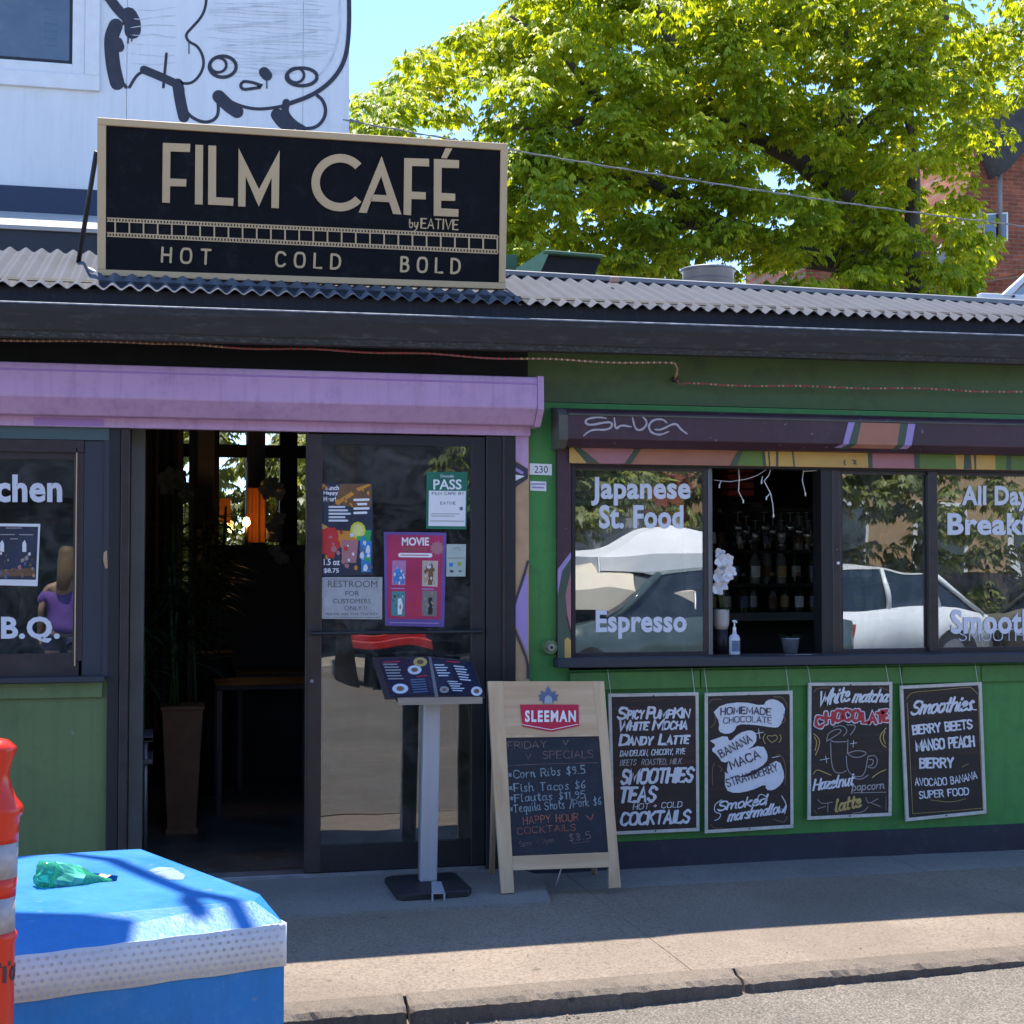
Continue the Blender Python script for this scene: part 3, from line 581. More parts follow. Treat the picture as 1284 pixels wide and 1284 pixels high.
# mural strip right of the door
mx0, mx1 = 645, 662
box('mural_board', xw(mx0), xw(mx1), -.02, 0, .225, z2, TAN, cafe)
ppoly('mural_paint', [(645, 533), (662.3, 533), (662.3, 588), (645, 576)], -.022, .002, PURPLE, cafe)
ppoly('mural_paint', [(645, 578), (662, 588), (662, 600), (645, 612)], -.0222, .002, MBLK, cafe)
ppoly('mural_paint', [(646, 586), (657, 592), (655, 595), (646, 590)], -.0235, .002, LAV, cafe); ppoly('mural_paint', [(646, 595), (658, 597), (646, 603)], -.0235, .002, WHITE, cafe)
ppoly('mural_paint', [(662, 715), (662, 822), (658, 812), (645, 780), (645, 757)], -.0222, .002, LAV, cafe)
paint('mural_line', [[(662, 704), (655, 728), (645, 758)], [(645, 788), (653, 808), (662, 830), (662, 850)]], 3, -.0245, MBLK, cafe)
# house number plate, small plate, valve
def plate(name, px, m, label, cat, Y=-.003, th=-.006):
    o = ppoly(name, px, Y+th, -th, m); tag(o, label, cat); return o
pl = thing('house_number_plate', 'small white number plate reading 230 on green wall', 'number plate', W(678, 596, -.01))
ppoly('plate', [(664, 581), (692, 582), (692, 596), (664, 595)], -.008, .007, WHITE, pl); ftext('number', '230', 670, 584, 687, 593, -.0085, MBLK, pl, .0)
pl = thing('notice_sticker', 'small white sticker with violet print under the house number', 'sticker', W(675, 616, -.01))
ppoly('sticker', [(665, 603), (685, 604), (685, 616), (665, 615)], -.004, .003, WHITE, pl); paint('print', [[(667, 607), (683, 607)], [(668, 611), (681, 611.5)]], 2, -.0045, LAV, pl)
vc = W(688, 811, 0); vt = thing('wall_valve', 'round dark green water valve on the wall beside the sill', 'valve', (vc.x, 0, vc.z))
def disc(name, c, r, y0, y1, m, parent, k=24, r2=None):
    r2 = r2 or r; V = [(c.x+r*math.cos(2*math.pi*j/k), y0, c.z+r*math.sin(2*math.pi*j/k)) for j in range(k)]+[(c.x+r2*math.cos(2*math.pi*j/k), y1, c.z+r2*math.sin(2*math.pi*j/k)) for j in range(k)]
    F = [tuple(range(k)), tuple(range(2*k-1, k-1, -1))]+[(j, j+k, (j+1) % k+k, (j+1) % k) for j in range(k)]
    o = mesh(name, V, F, m, parent); fix(o); return o
disc('flange', vc, .042, -.012, 0, GREEN, vt); disc('body', vc, .034, -.04, -.012, OLIVE, vt, r2=.04); disc('cap', vc, .018, -.055, -.04, STEEL, vt); disc('bolt', vc, .007, -.062, -.055, BLACK, vt)

# ---- left window
lw = box('window', XL, xw(100), .0, .1, 1.08, 1.15, BROWN, cafe, label='brown framed window left of the door')
def wbox(nm, a, b_, y0, y1, z0, z1, m, par, **k): return box(nm, a, b_, y0, y1, z0, z1, m, par, **k)
wbox('frame_rail', XL, xw(104), -.02, .1, 2.10, 2.155, BROWN, lw); wbox('frame_stile', xw(92), xw(104), -.015, .1, 1.15, 2.10, BROWN, lw, bevel=.003)
wbox('frame_bead', xw(94.5), xw(96), -.02, -.015, 1.13, 2.12, PINE, lw); wbox('frame_stile', -1.52, -1.45, -.015, .1, 1.15, 2.1, BROWN, lw)
wbox('sash_rail', XL, xw(92), .0, .04, 1.15, 1.185, BROWN, lw); wbox('sash_rail', XL, xw(92), .0, .04, 2.07, 2.10, BROWN, lw)
wbox('pane', XL, xw(92), .03, .034, 1.18, 2.08, GLASSL, lw)
wbox('glazing_bar', XL, xw(88), .06, .08, zY(60, 637, .06), zY(60, 633, .06), BROWN, lw)
wbox('surround', xw(104), xw(136), -.012, .13, 1.08, 2.157, DGREY, cafe, bevel=.003); wbox('surround', xw(130), xw(136), -.02, -.012, 1.08, 2.157, DGREY, cafe)
wbox('header_board', XL, xw(135.8), -.024, .1, 2.157, pz[1], TEAL, cafe); wbox('window_sill', XL, xw(133), -.07, 0, 1.058, 1.085, DGREY, cafe, bevel=.004)
wbox('wall', XL, -1.52, .0, .14, 1.08, 2.3, OLIVE, cafe)
q = W(132, 700, -.02); ppoly('worn_patch', [(130, 693), (134, 690), (135, 712), (132, 713), (129.5, 703)], -.0215, .0015, TAN, cafe)
ftext('lettering', 'Kitchen', -58, 595, 78, 630, .028, VINYL, lw, .034, sp=1.05); ftext('lettering', 'B.B.Q.', -32, 773, 75, 806, .028, VINYL, lw, .034, sp=1.05)
wbox('partition', XL, xw(160)-.03, .9, .95, .13, zc, INTD, cafe)

# ---- maroon shutter box and right window
s0 = 700; zt2 = avg(zY(713, 516, -.16), zY(1284, 528, -.16)); zb1 = avg(zY(713, 551, -.16), zY(1284, 560, -.16)); zb2 = avg(zY(713, 561, -.11), zY(1284, 569, -.11))
xs0 = xw(713, -.16)
sm = extrude_profile('shutter_box', [(0, zt2+.03), (-.13, zt2+.012), (-.16, zt2-.006), (-.16, zb1), (-.11, zb2), (0, zb2)], (xs0, 0, 0), (XR, 0, 0), MAROON, cafe, label='maroon roller shutter box over the right window', bevel=.003)
mesh('end_cap', *prism([Vector((xs0-.045, y, z)) for y, z in [(0, zt2+.03), (-.12, zt2+.012), (-.155, zt2-.02), (-.155, zb1-.005), (-.105, zb2-.01), (0, zb2-.01)]], (.045, 0, 0)), CAPG, sm)
extrude_profile('front_bead', [(-.158, zt2-.012), (-.166, zt2-.014), (-.166, zt2-.02), (-.158, zt2-.022)], (xs0, 0, 0), (XR, 0, 0), CAPG, sm)
def band(xt0, xt1, xm0, xm1, xb0, xb1, m, k):
    e = .0012*k
    P = [W(x, 540, -.162) for x in (xt0, xt1, xm0, xm1, xb0, xb1)]
    V = [(P[0].x, -.1605-e, zt2-.024), (P[1].x, -.1605-e, zt2-.024), (P[2].x, -.1605-e, zb1), (P[3].x, -.1605-e, zb1), (P[4].x, -.1105-e, zb2+.002), (P[5].x, -.1105-e, zb2+.002)]
    V = V+[(x, y+.0012, z+.0002) for x, y, z in V]
    mesh('painted_stripe', V, [(0, 2, 3, 1), (2, 4, 5, 3), (6, 7, 9, 8), (8, 9, 11, 10), (0, 6, 8, 2), (2, 8, 10, 4), (1, 3, 9, 7), (3, 5, 11, 9)], m, sm)
band(1064, 1074, 1057, 1066, 1042, 1055, LAV, 1); band(1072, 1080, 1064, 1074, 1053, 1064, MGRY, 1.4); band(1078, 1131, 1072, 1126, 1062, 1122, PEACH, 1); band(1129, 1139, 1125, 1134, 1120, 1128, MGRY, 1.4); band(1137, 1148, 1132, 1143, 1124, 1138, LAV, 1)
GRAF = mat('pale graffiti paint', (.42, .36, .4), .5, var=.1, bump=0)
def z6(p): return [(690+x*.1636, 500+y*.1636) for x, y in p]
paint('graffiti_tag', [z6([(430, 150), (380, 140), (290, 150), (262, 180), (300, 205), (420, 180), (470, 180), (475, 215), (430, 240), (330, 235), (280, 260), (255, 285)]),
    z6([(490, 145), (500, 240), (540, 200), (620, 215)]), z6([(630, 145), (650, 230), (690, 245), (735, 210), (740, 170), (705, 135)]),
    z6([(895, 185), (860, 155), (790, 160), (750, 205), (770, 260), (840, 280), (910, 250)]), z6([(800, 235), (850, 240), (960, 180), (1000, 235), (1050, 270)])], 2.6, -.1625, GRAF, sm, 2, taper=.5)
# painted head board under the box
hb0, hb1 = avg(zY(713, 562, -.03), zY(1284, 570, -.03)), avg(zY(713, 583, -.03), zY(1284, 588, -.03))
box('mural_board', xw(714), XR, -.04, .05, hb1, zb2, PEACH, cafe)
def zpx(X0, Z6): pass
def mstrip(a, b_, c, d, m, k=1): # top-left,top-right,bottom-right,bottom-left px x
    e = .042+.0008*k; zt3 = zb2-.001; zb3 = hb1+.001
    V = [Vector((W(a, 573, -e).x, -e, zt3)), Vector((W(b_, 573, -e).x, -e, zt3)), Vector((W(c, 573, -e).x, -e, zb3)), Vector((W(d, 573, -e).x, -e, zb3))]
    o = mesh('mural_paint', *prism(V, (0, .0018, 0)), m, cafe); fix(o)
mstrip(714, 722, 742, 714, YELL); mstrip(719, 728, 752, 736, MGRY, 2); mstrip(728, 802, 786, 752, PINK); mstrip(796, 804, 791, 783, MGRY, 2)
mstrip(926, 932, 924, 915, MGRY, 2); mstrip(931, 956, 958, 924, MGRN); mstrip(955, 959, 961, 957, MGRY, 2); mstrip(959, 1089, 1089, 961, YELL); mstrip(963, 965, 966, 964, MGRY, 2); mstrip(973, 976, 976, 973, MGRY, 2); mstrip(993, 995, 997, 995, MGRY, 2)
mstrip(1088, 1094, 1094, 1089, MGRY, 2); mstrip(1094, 1147, 1147, 1094, PINK); mstrip(1146, 1153, 1153, 1147, MGRY, 2); mstrip(1153, 1199, 1199, 1153, MGRN); mstrip(1198, 1209, 1208, 1199, YELL, 2)
mstrip(1209, 1217, 1217, 1208, MGRY, 2); mstrip(1217, 1221, 1222, 1219, YELL, 2); mstrip(1221, 1224, 1224, 1222, MGRY, 3); mstrip(1224, 1248, 1248, 1224, YELL); mstrip(1248, 1340, 1340, 1248, MGRN); mstrip(1262, 1268, 1268, 1262, MGRY, 2)
paint('scribble', [[(1060, 577), (1058, 580), (1060, 583)], [(1069, 577), (1074, 578), (1070, 581), (1074, 582)]], 1.2, -.0455, MBLK, cafe)
# jamb
jb = pbox('window_jamb', 699, 716, (562, 563), (826, 826), -.03, .06, MAROON, cafe)
ppoly('mural_paint', [(699.3, 714), (716, 692), (716, 700), (705, 716), (699.3, 745)], -.0312, .001, LAV, cafe)
ppoly('mural_paint', [(699.3, 745), (705, 716), (716, 700), (716, 716), (709, 745), (710, 775), (716, 800), (716, 826), (699.3, 826)], -.0314, .001, MGRY, cafe)
ppoly('mural_paint', [(716, 716), (716, 790), (711, 770), (709, 745)], -.0312, .001, PINK, cafe); ppoly('mural_paint', [(708, 802), (712, 799), (716, 803), (716, 826), (708, 826)], -.0325, .001, YELL, cafe)
# window frame, sashes, panes
wn_ = box('window', xw(716), XR, -.01, .1, zsill, 1.135, BROWN, cafe, label='brown framed sliding servery window on the right')
wbox('frame_rail', xw(716), XR, -.01, .1, 2.075, hb1, BLACK, wn_); wbox('frame_stile', xw(716), xw(721), -.01, .1, 1.135, 2.075, BLACK, wn_)
ledge = pbox('window_sill', 700, 1900, (826, 812), (838, 824), -.1, .1, DGREY, cafe, bevel=.004)
wbox('window_sill', xw(706), XR, -.085, 0, 1.105, 1.125, BLACK, cafe)
LGREY = mat('light aluminium edge', (.16, .16, .17), .4, metal=.5)
Z0, Z1 = 1.135, 2.075
def sash(a, b_, y, **k):
    wbox('sash_stile', a, a+.022, y, y+.03, Z0, Z1, BROWN, wn_); wbox('sash_stile', b_-.022, b_, y, y+.03, Z0, Z1, BROWN, wn_)
    wbox('sash_rail', a+.022, b_-.022, y, y+.03, Z0, Z0+.018, BROWN, wn_); wbox('sash_rail', a+.022, b_-.022, y, y+.03, Z1-.018, Z1, BROWN, wn_)
    wbox('pane', a+.022, b_-.022, y+.012, y+.016, Z0+.018, Z1-.018, GLASS, wn_)
sash(xw(721)-.016, xw(890), .02); wbox('sash_edge', xw(890), xw(895), .015, .055, Z0, Z1, LGREY, wn_, bevel=.002)
wbox('mullion', xw(1030), xw(1044), .0, .1, Z0, Z1, BLACK, wn_); wbox('mullion', xw(1044), xw(1054), -.004, .06, Z0, Z1, BROWN, wn_, bevel=.003)
sash(xw(1054), xw(1171), .02); wbox('mullion', xw(1165), xw(1176), -.002, .02, Z0, Z1, BROWN, wn_, bevel=.002)
sash(xw(1174), xw(1174)+.75, .022); sash(xw(1174)+.75, XR-.02, .022)
disc('latch', W(1051, 706, -.01), .008, -.014, -.004, WHITE, wn_, 10); disc('latch', W(1050, 689, -.01), .004, -.01, -.004, LGREY, wn_, 8)
YG = .03
for t in (('Japanese', 741, 598, 866, 634), ('St. Food', 751, 633, 857, 663), ('Espresso', 747, 765, 861, 801), ('All Day', 1206, 609, 1291, 641), ('Breakfast', 1188, 643, 1338, 671), ('Smoothies', 1192, 764, 1334, 795)):
    V_, F_ = font_mesh(t[0], .0)
    ftext('lettering', *t, .0295 if t[1] < 1000 else .0305, VINYL, wn_, .034, sp=1.05)
hand('lettering_outline', 'SMOOTHIE', 1203, 803, 1300, 803, 14, VINYL, .031, wn_, wt=.08)
# glazed door
dx0, dx1 = xw(383), xw(607); dz0, dz1 = .15, zY(480, 546, 0)
door = box('door', dx0, xw(403), -.025, .02, dz0, dz1, BROWN, cafe, bevel=.003, label='brown framed glass door leaf covered in notices')
gz0, gz1 = zY(403, 1060, 0), zY(430, 557, 0)
wbox('stile', xw(590), dx1, -.025, .02, dz0, dz1, BLACK, door, bevel=.003); wbox('rail', xw(403), xw(590), -.022, .018, dz0, gz0, BLACK, door); wbox('rail', xw(403), xw(590), -.022, .018, gz1, dz1, BLACK, door)
wbox('pane', xw(403), xw(590), -.004, .002, gz0, gz1, GLASSD, door)
pbz = zY(490, 793, -.06); tube('push_bar', [(xw(390, -.06), -.07, pbz), (xw(604, -.06), -.07, pbz)], .009, BLACK, door)
for px in (393, 601): tube('bar_bracket', [(xw(px), -.02, pbz), (xw(px, -.06), -.07, pbz)], .012, BLACK, door)
disc('lock', W(391, 854, -.026), .008, -.03, -.025, STEEL, door, 12)
wbox('hinge_edge', xw(385)-.003, xw(386)-.003, -.0275, -.025, dz0+.1, dz1-.1, BLACK, door)
# ------------------------------------------------------------------ upper storey behind the roof
YU = 2.6
UPW = mat('white painted panel siding', (.74, .75, .77), .55, streak=.12, var=.05, sc=1.5, bump=.25, bsc=12, bd=.004, stretch=(6, 6, 1), stain=(.55, .58, .6), sstain=.3)
UNAVY = mat('navy base board paint', (.018, .034, .075), .5, var=.1, sc=3)
upb = thing('white_upper_building', 'white panelled upper building with black line graffiti behind the cafe roof', 'building', (-1, 4, 0))
xr = W(438, 120, YU).x; ztop = W(438, -28, YU).z
zb_ = W(60, 236, YU).z
seams = [XL-1, W(-260, 100, YU).x, W(159, 100, YU).x, W(380, 100, YU).x, xr]
for a, b_ in zip(seams, seams[1:]): box('wall_panel', a+.0012, b_-.0012, YU, YU+.05, zb_, ztop, UPW, upb)
box('wall', XL-1, xr-.01, YU+.05, YU+4, zc+.26, ztop-.01, UPW, upb)
box('roof', XL-1.05, xr+.03, YU-.02, YU+4.03, ztop, ztop+.05, STEEL, upb)
zn = W(60, 270, YU-.02).z
box('base_board', XL-1, xr, YU-.02, YU+.05, zn-.03, zb_+.001, UNAVY, upb)
YF = 1.2; za = W(60, 284, YF).z; zb3_ = W(60, 289, YF).z; zd = W(60, 306, YF).z
LEDG = mat('pale metal flashing', (.42, .4, .37), .5, var=.08, sc=3)
mesh('flashing', *prism([Vector((XL-1, YF+.03, za)), Vector((XL-1, YU-.03, zn+.01)), Vector((XL-1, YU-.03, zn-.1)), Vector((XL-1, YF+.03, zb3_-.02))], (xr+.2-XL+1, 0, 0)), LEDG, upb)
extrude_profile('flashing_front', [(YF, za), (YF, zb3_), (YF+.03, zb3_), (YF+.03, za)], (XL-1, 0, 0), (xr+.2, 0, 0), LEDG, upb)
box('dark_skirt', XL-1, xr+.2, YF+.02, YF+.09, zd-.25, zb3_-.002, DGREY, upb)
# the window
def up(px, py, Y=YU): return W(px, py, Y)
uw = box('window', -2.2, up(125, 100).x, YU-.03, YU, up(60, 111).z, up(60, 92).z, WHITE, upb, bevel=.003)
box('frame_stile', up(107, 60).x, up(125, 60).x, YU-.031, YU, up(60, 92).z, ztop-.02, WHITE, uw, bevel=.003); box('frame_bead', up(91, 60).x, up(107, 60).x, YU-.018, YU, up(60, 92).z, ztop-.02, WHITE, uw, bevel=.004); box('frame_bead', -2.2, up(91, 60).x, YU-.018, YU, up(60, 92).z, up(60, 79).z, WHITE, uw, bevel=.004)
box('gasket', up(87, 60).x, up(91, 60).x, YU-.012, YU, up(60, 79).z, ztop-.02, BLACK, uw); box('gasket', -2.2, up(87, 60).x, YU-.012, YU, up(60, 79).z, up(60, 75).z, BLACK, uw)
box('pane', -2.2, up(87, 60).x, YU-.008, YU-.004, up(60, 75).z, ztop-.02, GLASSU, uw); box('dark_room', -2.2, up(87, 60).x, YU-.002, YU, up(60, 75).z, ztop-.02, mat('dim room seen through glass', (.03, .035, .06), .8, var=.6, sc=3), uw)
CRATE = mat('green plastic crate', (.02, .12, .07), .5)
cr_ = thing('green_crate', 'green plastic crate standing inside the upper window', 'crate', up(66, 72, YU-.003))
ppoly('crate_side', [(46, 0), (86, 4), (86, 75), (58, 68)], YU-.0035, .0012, CRATE, cr_)
for k in range(6): ppoly('slot', [(55, 10+k*9), (72, 12+k*9), (72, 14+k*9), (55, 12+k*9)], YU-.0042, .0006, UNAVY, cr_)
# graffiti
SPR = mat('black spray paint', (.03, .03, .045), .5, var=.3, bump=0, sc=20)
def zg(p): return [(120+x*.257, y*.257) for x, y in p]
gY = YU-.0015
def gw(L): return [((t[0]*(1.9 if t[0] > 4.5 else 1.45), t[1]) if isinstance(t, tuple) else t) for t in L]
paint('graffiti', gw([(2.4, zg([(540, -60), (540, 20), (520, 80), (465, 140), (445, 160), (440, 180), (455, 205), (500, 225), (530, 290), (520, 350), (480, 400), (440, 410), (400, 398)])),
  (2.6, zg([(400, 398), (340, 375), (240, 345), (200, 365), (165, 425)])), (5.5, zg([(235, 340), (320, 375), (400, 412)])), (2.4, zg([(345, 262), (338, 340), (330, 425)])),
  (6.5, zg([(60, -20), (110, 50), (165, 100)])), (11, zg([(160, 75), (180, 110), (180, 150)])), (9.5, zg([(98, 125), (75, 180), (78, 260), (88, 340), (105, 405)])), (3, zg([(130, 115), (110, 140), (100, 170)])),
  (3, zg([(105, 330), (120, 390), (148, 425)])), (6.5, zg([(108, 205), (116, 230)])), (7.5, zg([(400, 410), (412, 490), (430, 570)])), (2.8, zg([(425, 430), (430, 510), (450, 560), (510, 595), (560, 595), (595, 570), (600, 520), (590, 460), (585, 455)])),
  (8.5, zg([(600, 470), (645, 515), (690, 545)])), (2.8, zg([(595, 455), (680, 510), (780, 535), (880, 525), (940, 510)])), (3.8, zg([(930, 510), (1060, 465), (1160, 390), (1220, 290), (1238, 150), (1236, -40)])),
  (8.5, zg([(885, 560), (915, 600), (945, 612)])), (5, zg([(930, 500), (920, 550), (960, 600), (1010, 630)])), (3, zg([(1010, 628), (1070, 625), (1110, 590), (1125, 540), (1110, 490), (1080, 465)]))]), 3, gY, SPR, upb, 3)
for c, rx, ry, ri, dx in (((620, 325), 66, 52, 40, -22), ((1005, 375), 76, 44, 40, -28)):
    el = [(c[0]+rx*math.cos(t), c[1]+ry*math.sin(t)) for t in [k*math.pi/9 for k in range(19)]]; e2 = [(c[0]+dx+ri*math.cos(t), c[1]-8+ri*.9*math.sin(t)) for t in [k*math.pi/9 for k in range(19)]]
    paint('graffiti', gw([(3, zg(el)), (2.4, zg(e2))]), 2.5, gY-.002, SPR, upb, 1)
paint('graffiti', gw([(7, zg([(822, 352), (836, 368)])), (2.6, zg([(715, 400), (705, 420), (720, 438), (760, 432), (815, 425), (780, 405), (730, 396), (715, 400)])), (1.1, zg([(835, 385), (835, 430)])), (1.1, zg([(160, 150), (158, 210)])), (1.1, zg([(175, 150), (176, 200)])), (1, zg([(455, 205), (455, 260)]))]), 2.5, gY-.002, SPR, upb, 1)

PALE = mat('thin grey overspray', (.6, .63, .67), .6, var=.2, bump=0, sc=14)
r_ = random.Random(12); ss_ = []
for k in range(26):
    y = 14+k*14; x0 = 560+r_.uniform(-20, 60)+(60 if y > 260 else 0); x1 = 1195-r_.uniform(0, 120)-(y > 300)*120
    ss_.append((1.2, zg([(x0+(x1-x0)*t/5, y+10*math.sin(t*1.1+k)+r_.uniform(-5, 5)) for t in range(6)])))
for k in range(7): y = 40+k*45; ss_.append((1.2, zg([(170+t*55, y+8*math.sin(t+k)+r_.uniform(-6, 6)) for t in range(5)])))
ss_.append((2.2, zg([(1190, -20), (1195, 120), (1170, 250), (1120, 340), (1030, 420)])))
paint('graffiti_shading', ss_, 1.2, YU-.0007, PALE, upb, 2, taper=.6)
# ------------------------------------------------------------------ the cafe's sign on the roof
YS = -.02
fs = thing('roof_sign', 'black FILM CAFÉ sign with gold letters standing on the roof edge', 'sign', W(380, 352, YS))
ppoly('board', [(127, 152), (633, 185), (629, 357), (126, 341)], YS+.004, .03, SBLK, fs)
fr = [[(122, 147), (637, 180), (637, 188.5), (122, 156)], [(122, 337.5), (634, 354.5), (634, 362.5), (122, 345.5)]]
for q in fr: ppoly('frame_rail', q, YS-.008, .045, GOLD, fs, bevel=.002)
ppoly('frame_stile', [(122, 156.2), (133, 156.9), (132.5, 337.8), (122, 337.3)], YS-.008, .045, GOLD, fs, bevel=.002); ppoly('frame_stile', [(628, 188), (637, 188.6), (634, 354.3), (626, 354)], YS-.008, .045, GOLD, fs, bevel=.002)
def za_(p): return [(100+x*.218, 130+y*.218) for x, y in p]
def ze(p): return [(440+x*.2336, y*.2336) for x, y in p]
def letter(px): return ppoly('letter', px, YS-.002, .006, GOLD, fs)
letter(za_([(478, 225), (636, 231), (634, 278), (522, 274), (520, 430), (614, 434), (612, 476), (520, 474), (518, 570), (474, 568)])); letter(za_([(665, 236), (710, 238), (707, 580), (662, 578)]))
letter(za_([(740, 240), (785, 242), (784, 538), (885, 543), (883, 587), (738, 580)])); letter(za_([(914, 255), (1031, 492), (1150, 268), (1145, 601), (1102, 599), (1104, 425), (1030, 592), (955, 418), (953, 592), (911, 590)]))
ca = [math.pi*(k/20) for k in range(-32, 33)]; ca = [t*.245 for t in range(0)] or [R(42+276*k/28) for k in range(29)]
letter([(426.5+36*math.cos(t), 229-36*math.sin(t)) for t in ca]+[(426.5+25.5*math.cos(t), 229-25.5*math.sin(t)) for t in reversed(ca)])
A_ = ze([(165, 838), (272, 1151), (227, 1148), (205, 1085), (104, 1079), (85, 1143), (42, 1140)]); 
V_ = [W(x, y, YS-.002) for x, y in A_]; 
A_o = ze([(165, 838), (272, 1151), (227, 1148), (193, 1046), (163, 945), (122, 1042), (85, 1143), (42, 1140)]); letter(A_o); letter(ze([(121, 1044), (193.5, 1048), (206, 1085), (104, 1079)]))
letter(ze([(287, 848), (420, 852), (420, 893), (328, 890), (326, 1028), (402, 1032), (402, 1070), (325, 1068), (323, 1155), (283, 1152)])); letter(ze([(446, 853), (581, 860), (580, 902), (488, 900), (486, 1035), (560, 1040), (560, 1078), (485, 1076), (484, 1118), (578, 1123), (577, 1163), (445, 1158)]))
letter(ze([(508, 795), (545, 797), (515, 850), (485, 848)]))
for s, a, b_ in (('HOT', (203, 328), (263, 331)), ('COLD', (346, 333.5), (426, 337)), ('BOLD', (503, 340), (576, 342.5))):
    hand('letter_row', s, a[0], a[1], b_[0], b_[1], 17.5, GOLD, YS+.001, fs, wt=.17, gap=4.6, wob=-1e-6, split=True)
hand('letter_row', 'by', 513, 285.5, 524, 286, 10.5, GOLD, YS+.001, fs, wt=.13, gap=1, split=True); hand('letter_row', 'EATIVE', 528, 286, 574, 288, 12, GOLD, YS+.001, fs, wt=.13, gap=1.2, split=True)
# film strip
def lr(x, o): return (x, 274+(x-134)*(296-274)/(625-134)+o)
def strip(o, wd): ppoly('film_edge', [lr(134, o), lr(624, o), lr(624, o+wd), lr(134, o+wd)], YS+.001, .003, GOLD, fs)
for o in (-1.5, 2.6, 17.0, 21.4): strip(o, 1.3)
pp_ = []
for x in range(135, 624, 4): 
    for o in (0, 18.4):
        pp_.append(prism([W(*q, YS+.0015) for q in (lr(x, o-.2), lr(x+2.2, o-.2), lr(x+2.2, o+2.8), lr(x, o+2.8))], (0, .002, 0)))
mesh('film_perforations', *join(pp_), GOLD, fs)['kind'] = 'stuff'
for k in range(28):
    x = 143.5+k*17.75; ppoly('film_divider', [lr(x, 3.9), lr(x+1.9, 3.9), lr(x+1.9, 17), lr(x, 17)], YS+.001, .003, GOLD, fs)
for (tx, ty, bx, by) in ((121, 190, 98, 331), (633, 215, 622, 345)):
    a = W(tx, ty, YS+.03); b_ = Vector((W(bx, by, .42).x, .42, eZ(bx/400)+SLP*.75+.03)) if bx < 200 else Vector((a.x, .4, eZ(a.x)+SLP*.73+.03))
    if bx < 200: b_ = W(bx, by, .38)
    tube('strut', [a, b_], .012, BLACK, fs, 6); tube('foot_rail', [b_, Vector((a.x+.01, YS+.03, W(tx, 345, YS).z+.01))], .012, STEEL, fs, 6)

# ------------------------------------------------------------------ hanging menu boards
CREAM = mat('off-white brush lettering', (.66, .68, .74), .5, var=.08, bump=0, sc=20); CRED = mat('red brush lettering', (.45, .03, .05), .5, bump=0); CYEL = mat('ochre brush lettering', (.5, .36, .12), .5, bump=0); CGRY = mat('thin grey lettering', (.35, .33, .33), .5, bump=0); CDIM = mat('thin brown ornament', (.22, .12, .07), .5, bump=0); INK = mat('dark ink on white ribbon', (.04, .035, .06), .5, bump=0)
YM = -.036
def menu_board(q, label, m):
    c = [sum(p[0] for p in q)/4, max(p[1] for p in q)]
    t = thing('menu_board', label, 'menu board', W(c[0], c[1], YM), group=None)
    ppoly('panel', q, YM, .008, m, t)
    (x0, y0), (x1, y1), (x2, y2), (x3, y3) = q; w_ = 4
    for a in ([(x0-1, y0-1), (x1+1, y1-1), (x1+1, y1+w_-1), (x0-1, y0+w_-1)], [(x3-1, y3-w_+1), (x2+1, y2-w_+1), (x2+1, y2+1), (x3-1, y3+1)]): ppoly('edging', a, YM-.003, .012, BEDGE, t)
    for a in ([(x0-1, y0+w_-.8), (x0+w_-1.3, y0+w_-.8), (x3+w_-1.3, y3-w_+.8), (x3-1, y3-w_+.8)], [(x1-w_+1.3, y1+w_-.8), (x1+1, y1+w_-.8), (x2+1, y2-w_+.8), (x2-w_+1.3, y2-w_+.8)]): ppoly('edging', a, YM-.0028, .012, BEDGE, t)
    for f in (.5, ):
        disc('nail', W(x0+(x1-x0)*f, y0+1.5, YM-.003), .004, YM-.006, YM-.003, BLACK, t, 8); disc('nail', W(x3+(x2-x3)*f, y3+(y2-y3)*f-1.5, YM-.003), .004, YM-.006, YM-.003, BLACK, t, 8)
    for f in (.02, .97):
        a = W(x0+(x1-x0)*f, y0+2, YM-.002); tube('string', [a, Vector((a.x-.015, -.03, 1.075))], .0015, CREAM, t, 5)
    return t
b1 = menu_board([(764, 871), (875, 869), (876, 1041), (768, 1046)], 'hanging menu board reading spicy pumpkin white mocha, nearest the easel sign', BRD)
def z1(x, y): return (760+x*.148, 860+y*.148)
def hl(t, s, xl, yl, xr_, yr_, cap, m, sh=.22, wt=.2, **k):
    a, b_ = xl, xr_; return hand('lettering', s, a, yl, b_, yr_, cap, m, YM-.0015, t, wt=wt, shear=sh, P=None, **k)
def H1(s, x0, y0, x1, y1, cap, m=CREAM, **k): 
    a = z1(x0, y0); b_ = z1(x1, y1); hl(b1, s, a[0], a[1], b_[0], b_[1], cap*.148, m, **k)
H1('S', 98, 280, 165, 278, 92, wt=.24); H1('PICY', 180, 278, 310, 276, 66, wt=.26, gap=1.6); H1('P', 345, 274, 400, 273, 90, wt=.24); H1('UMP', 400, 272, 560, 272, 66, wt=.26); H1('K', 570, 270, 630, 268, 78, wt=.24); H1('IN', 635, 268, 700, 266, 66, wt=.26)
H1('W', 105, 378, 190, 376, 80, wt=.22); H1('HITE', 200, 374, 350, 372, 62, wt=.26, gap=1.6); H1('M', 395, 370, 480, 368, 80, wt=.24); H1('OCHA', 485, 366, 680, 364, 62, wt=.26)
H1('D', 115, 500, 185, 498, 82, wt=.26); H1('ANDY', 190, 498, 385, 496, 62, wt=.28); H1('L', 450, 494, 510, 492, 80, wt=.26); H1('ATTE', 515, 490, 695, 486, 62, wt=.28)
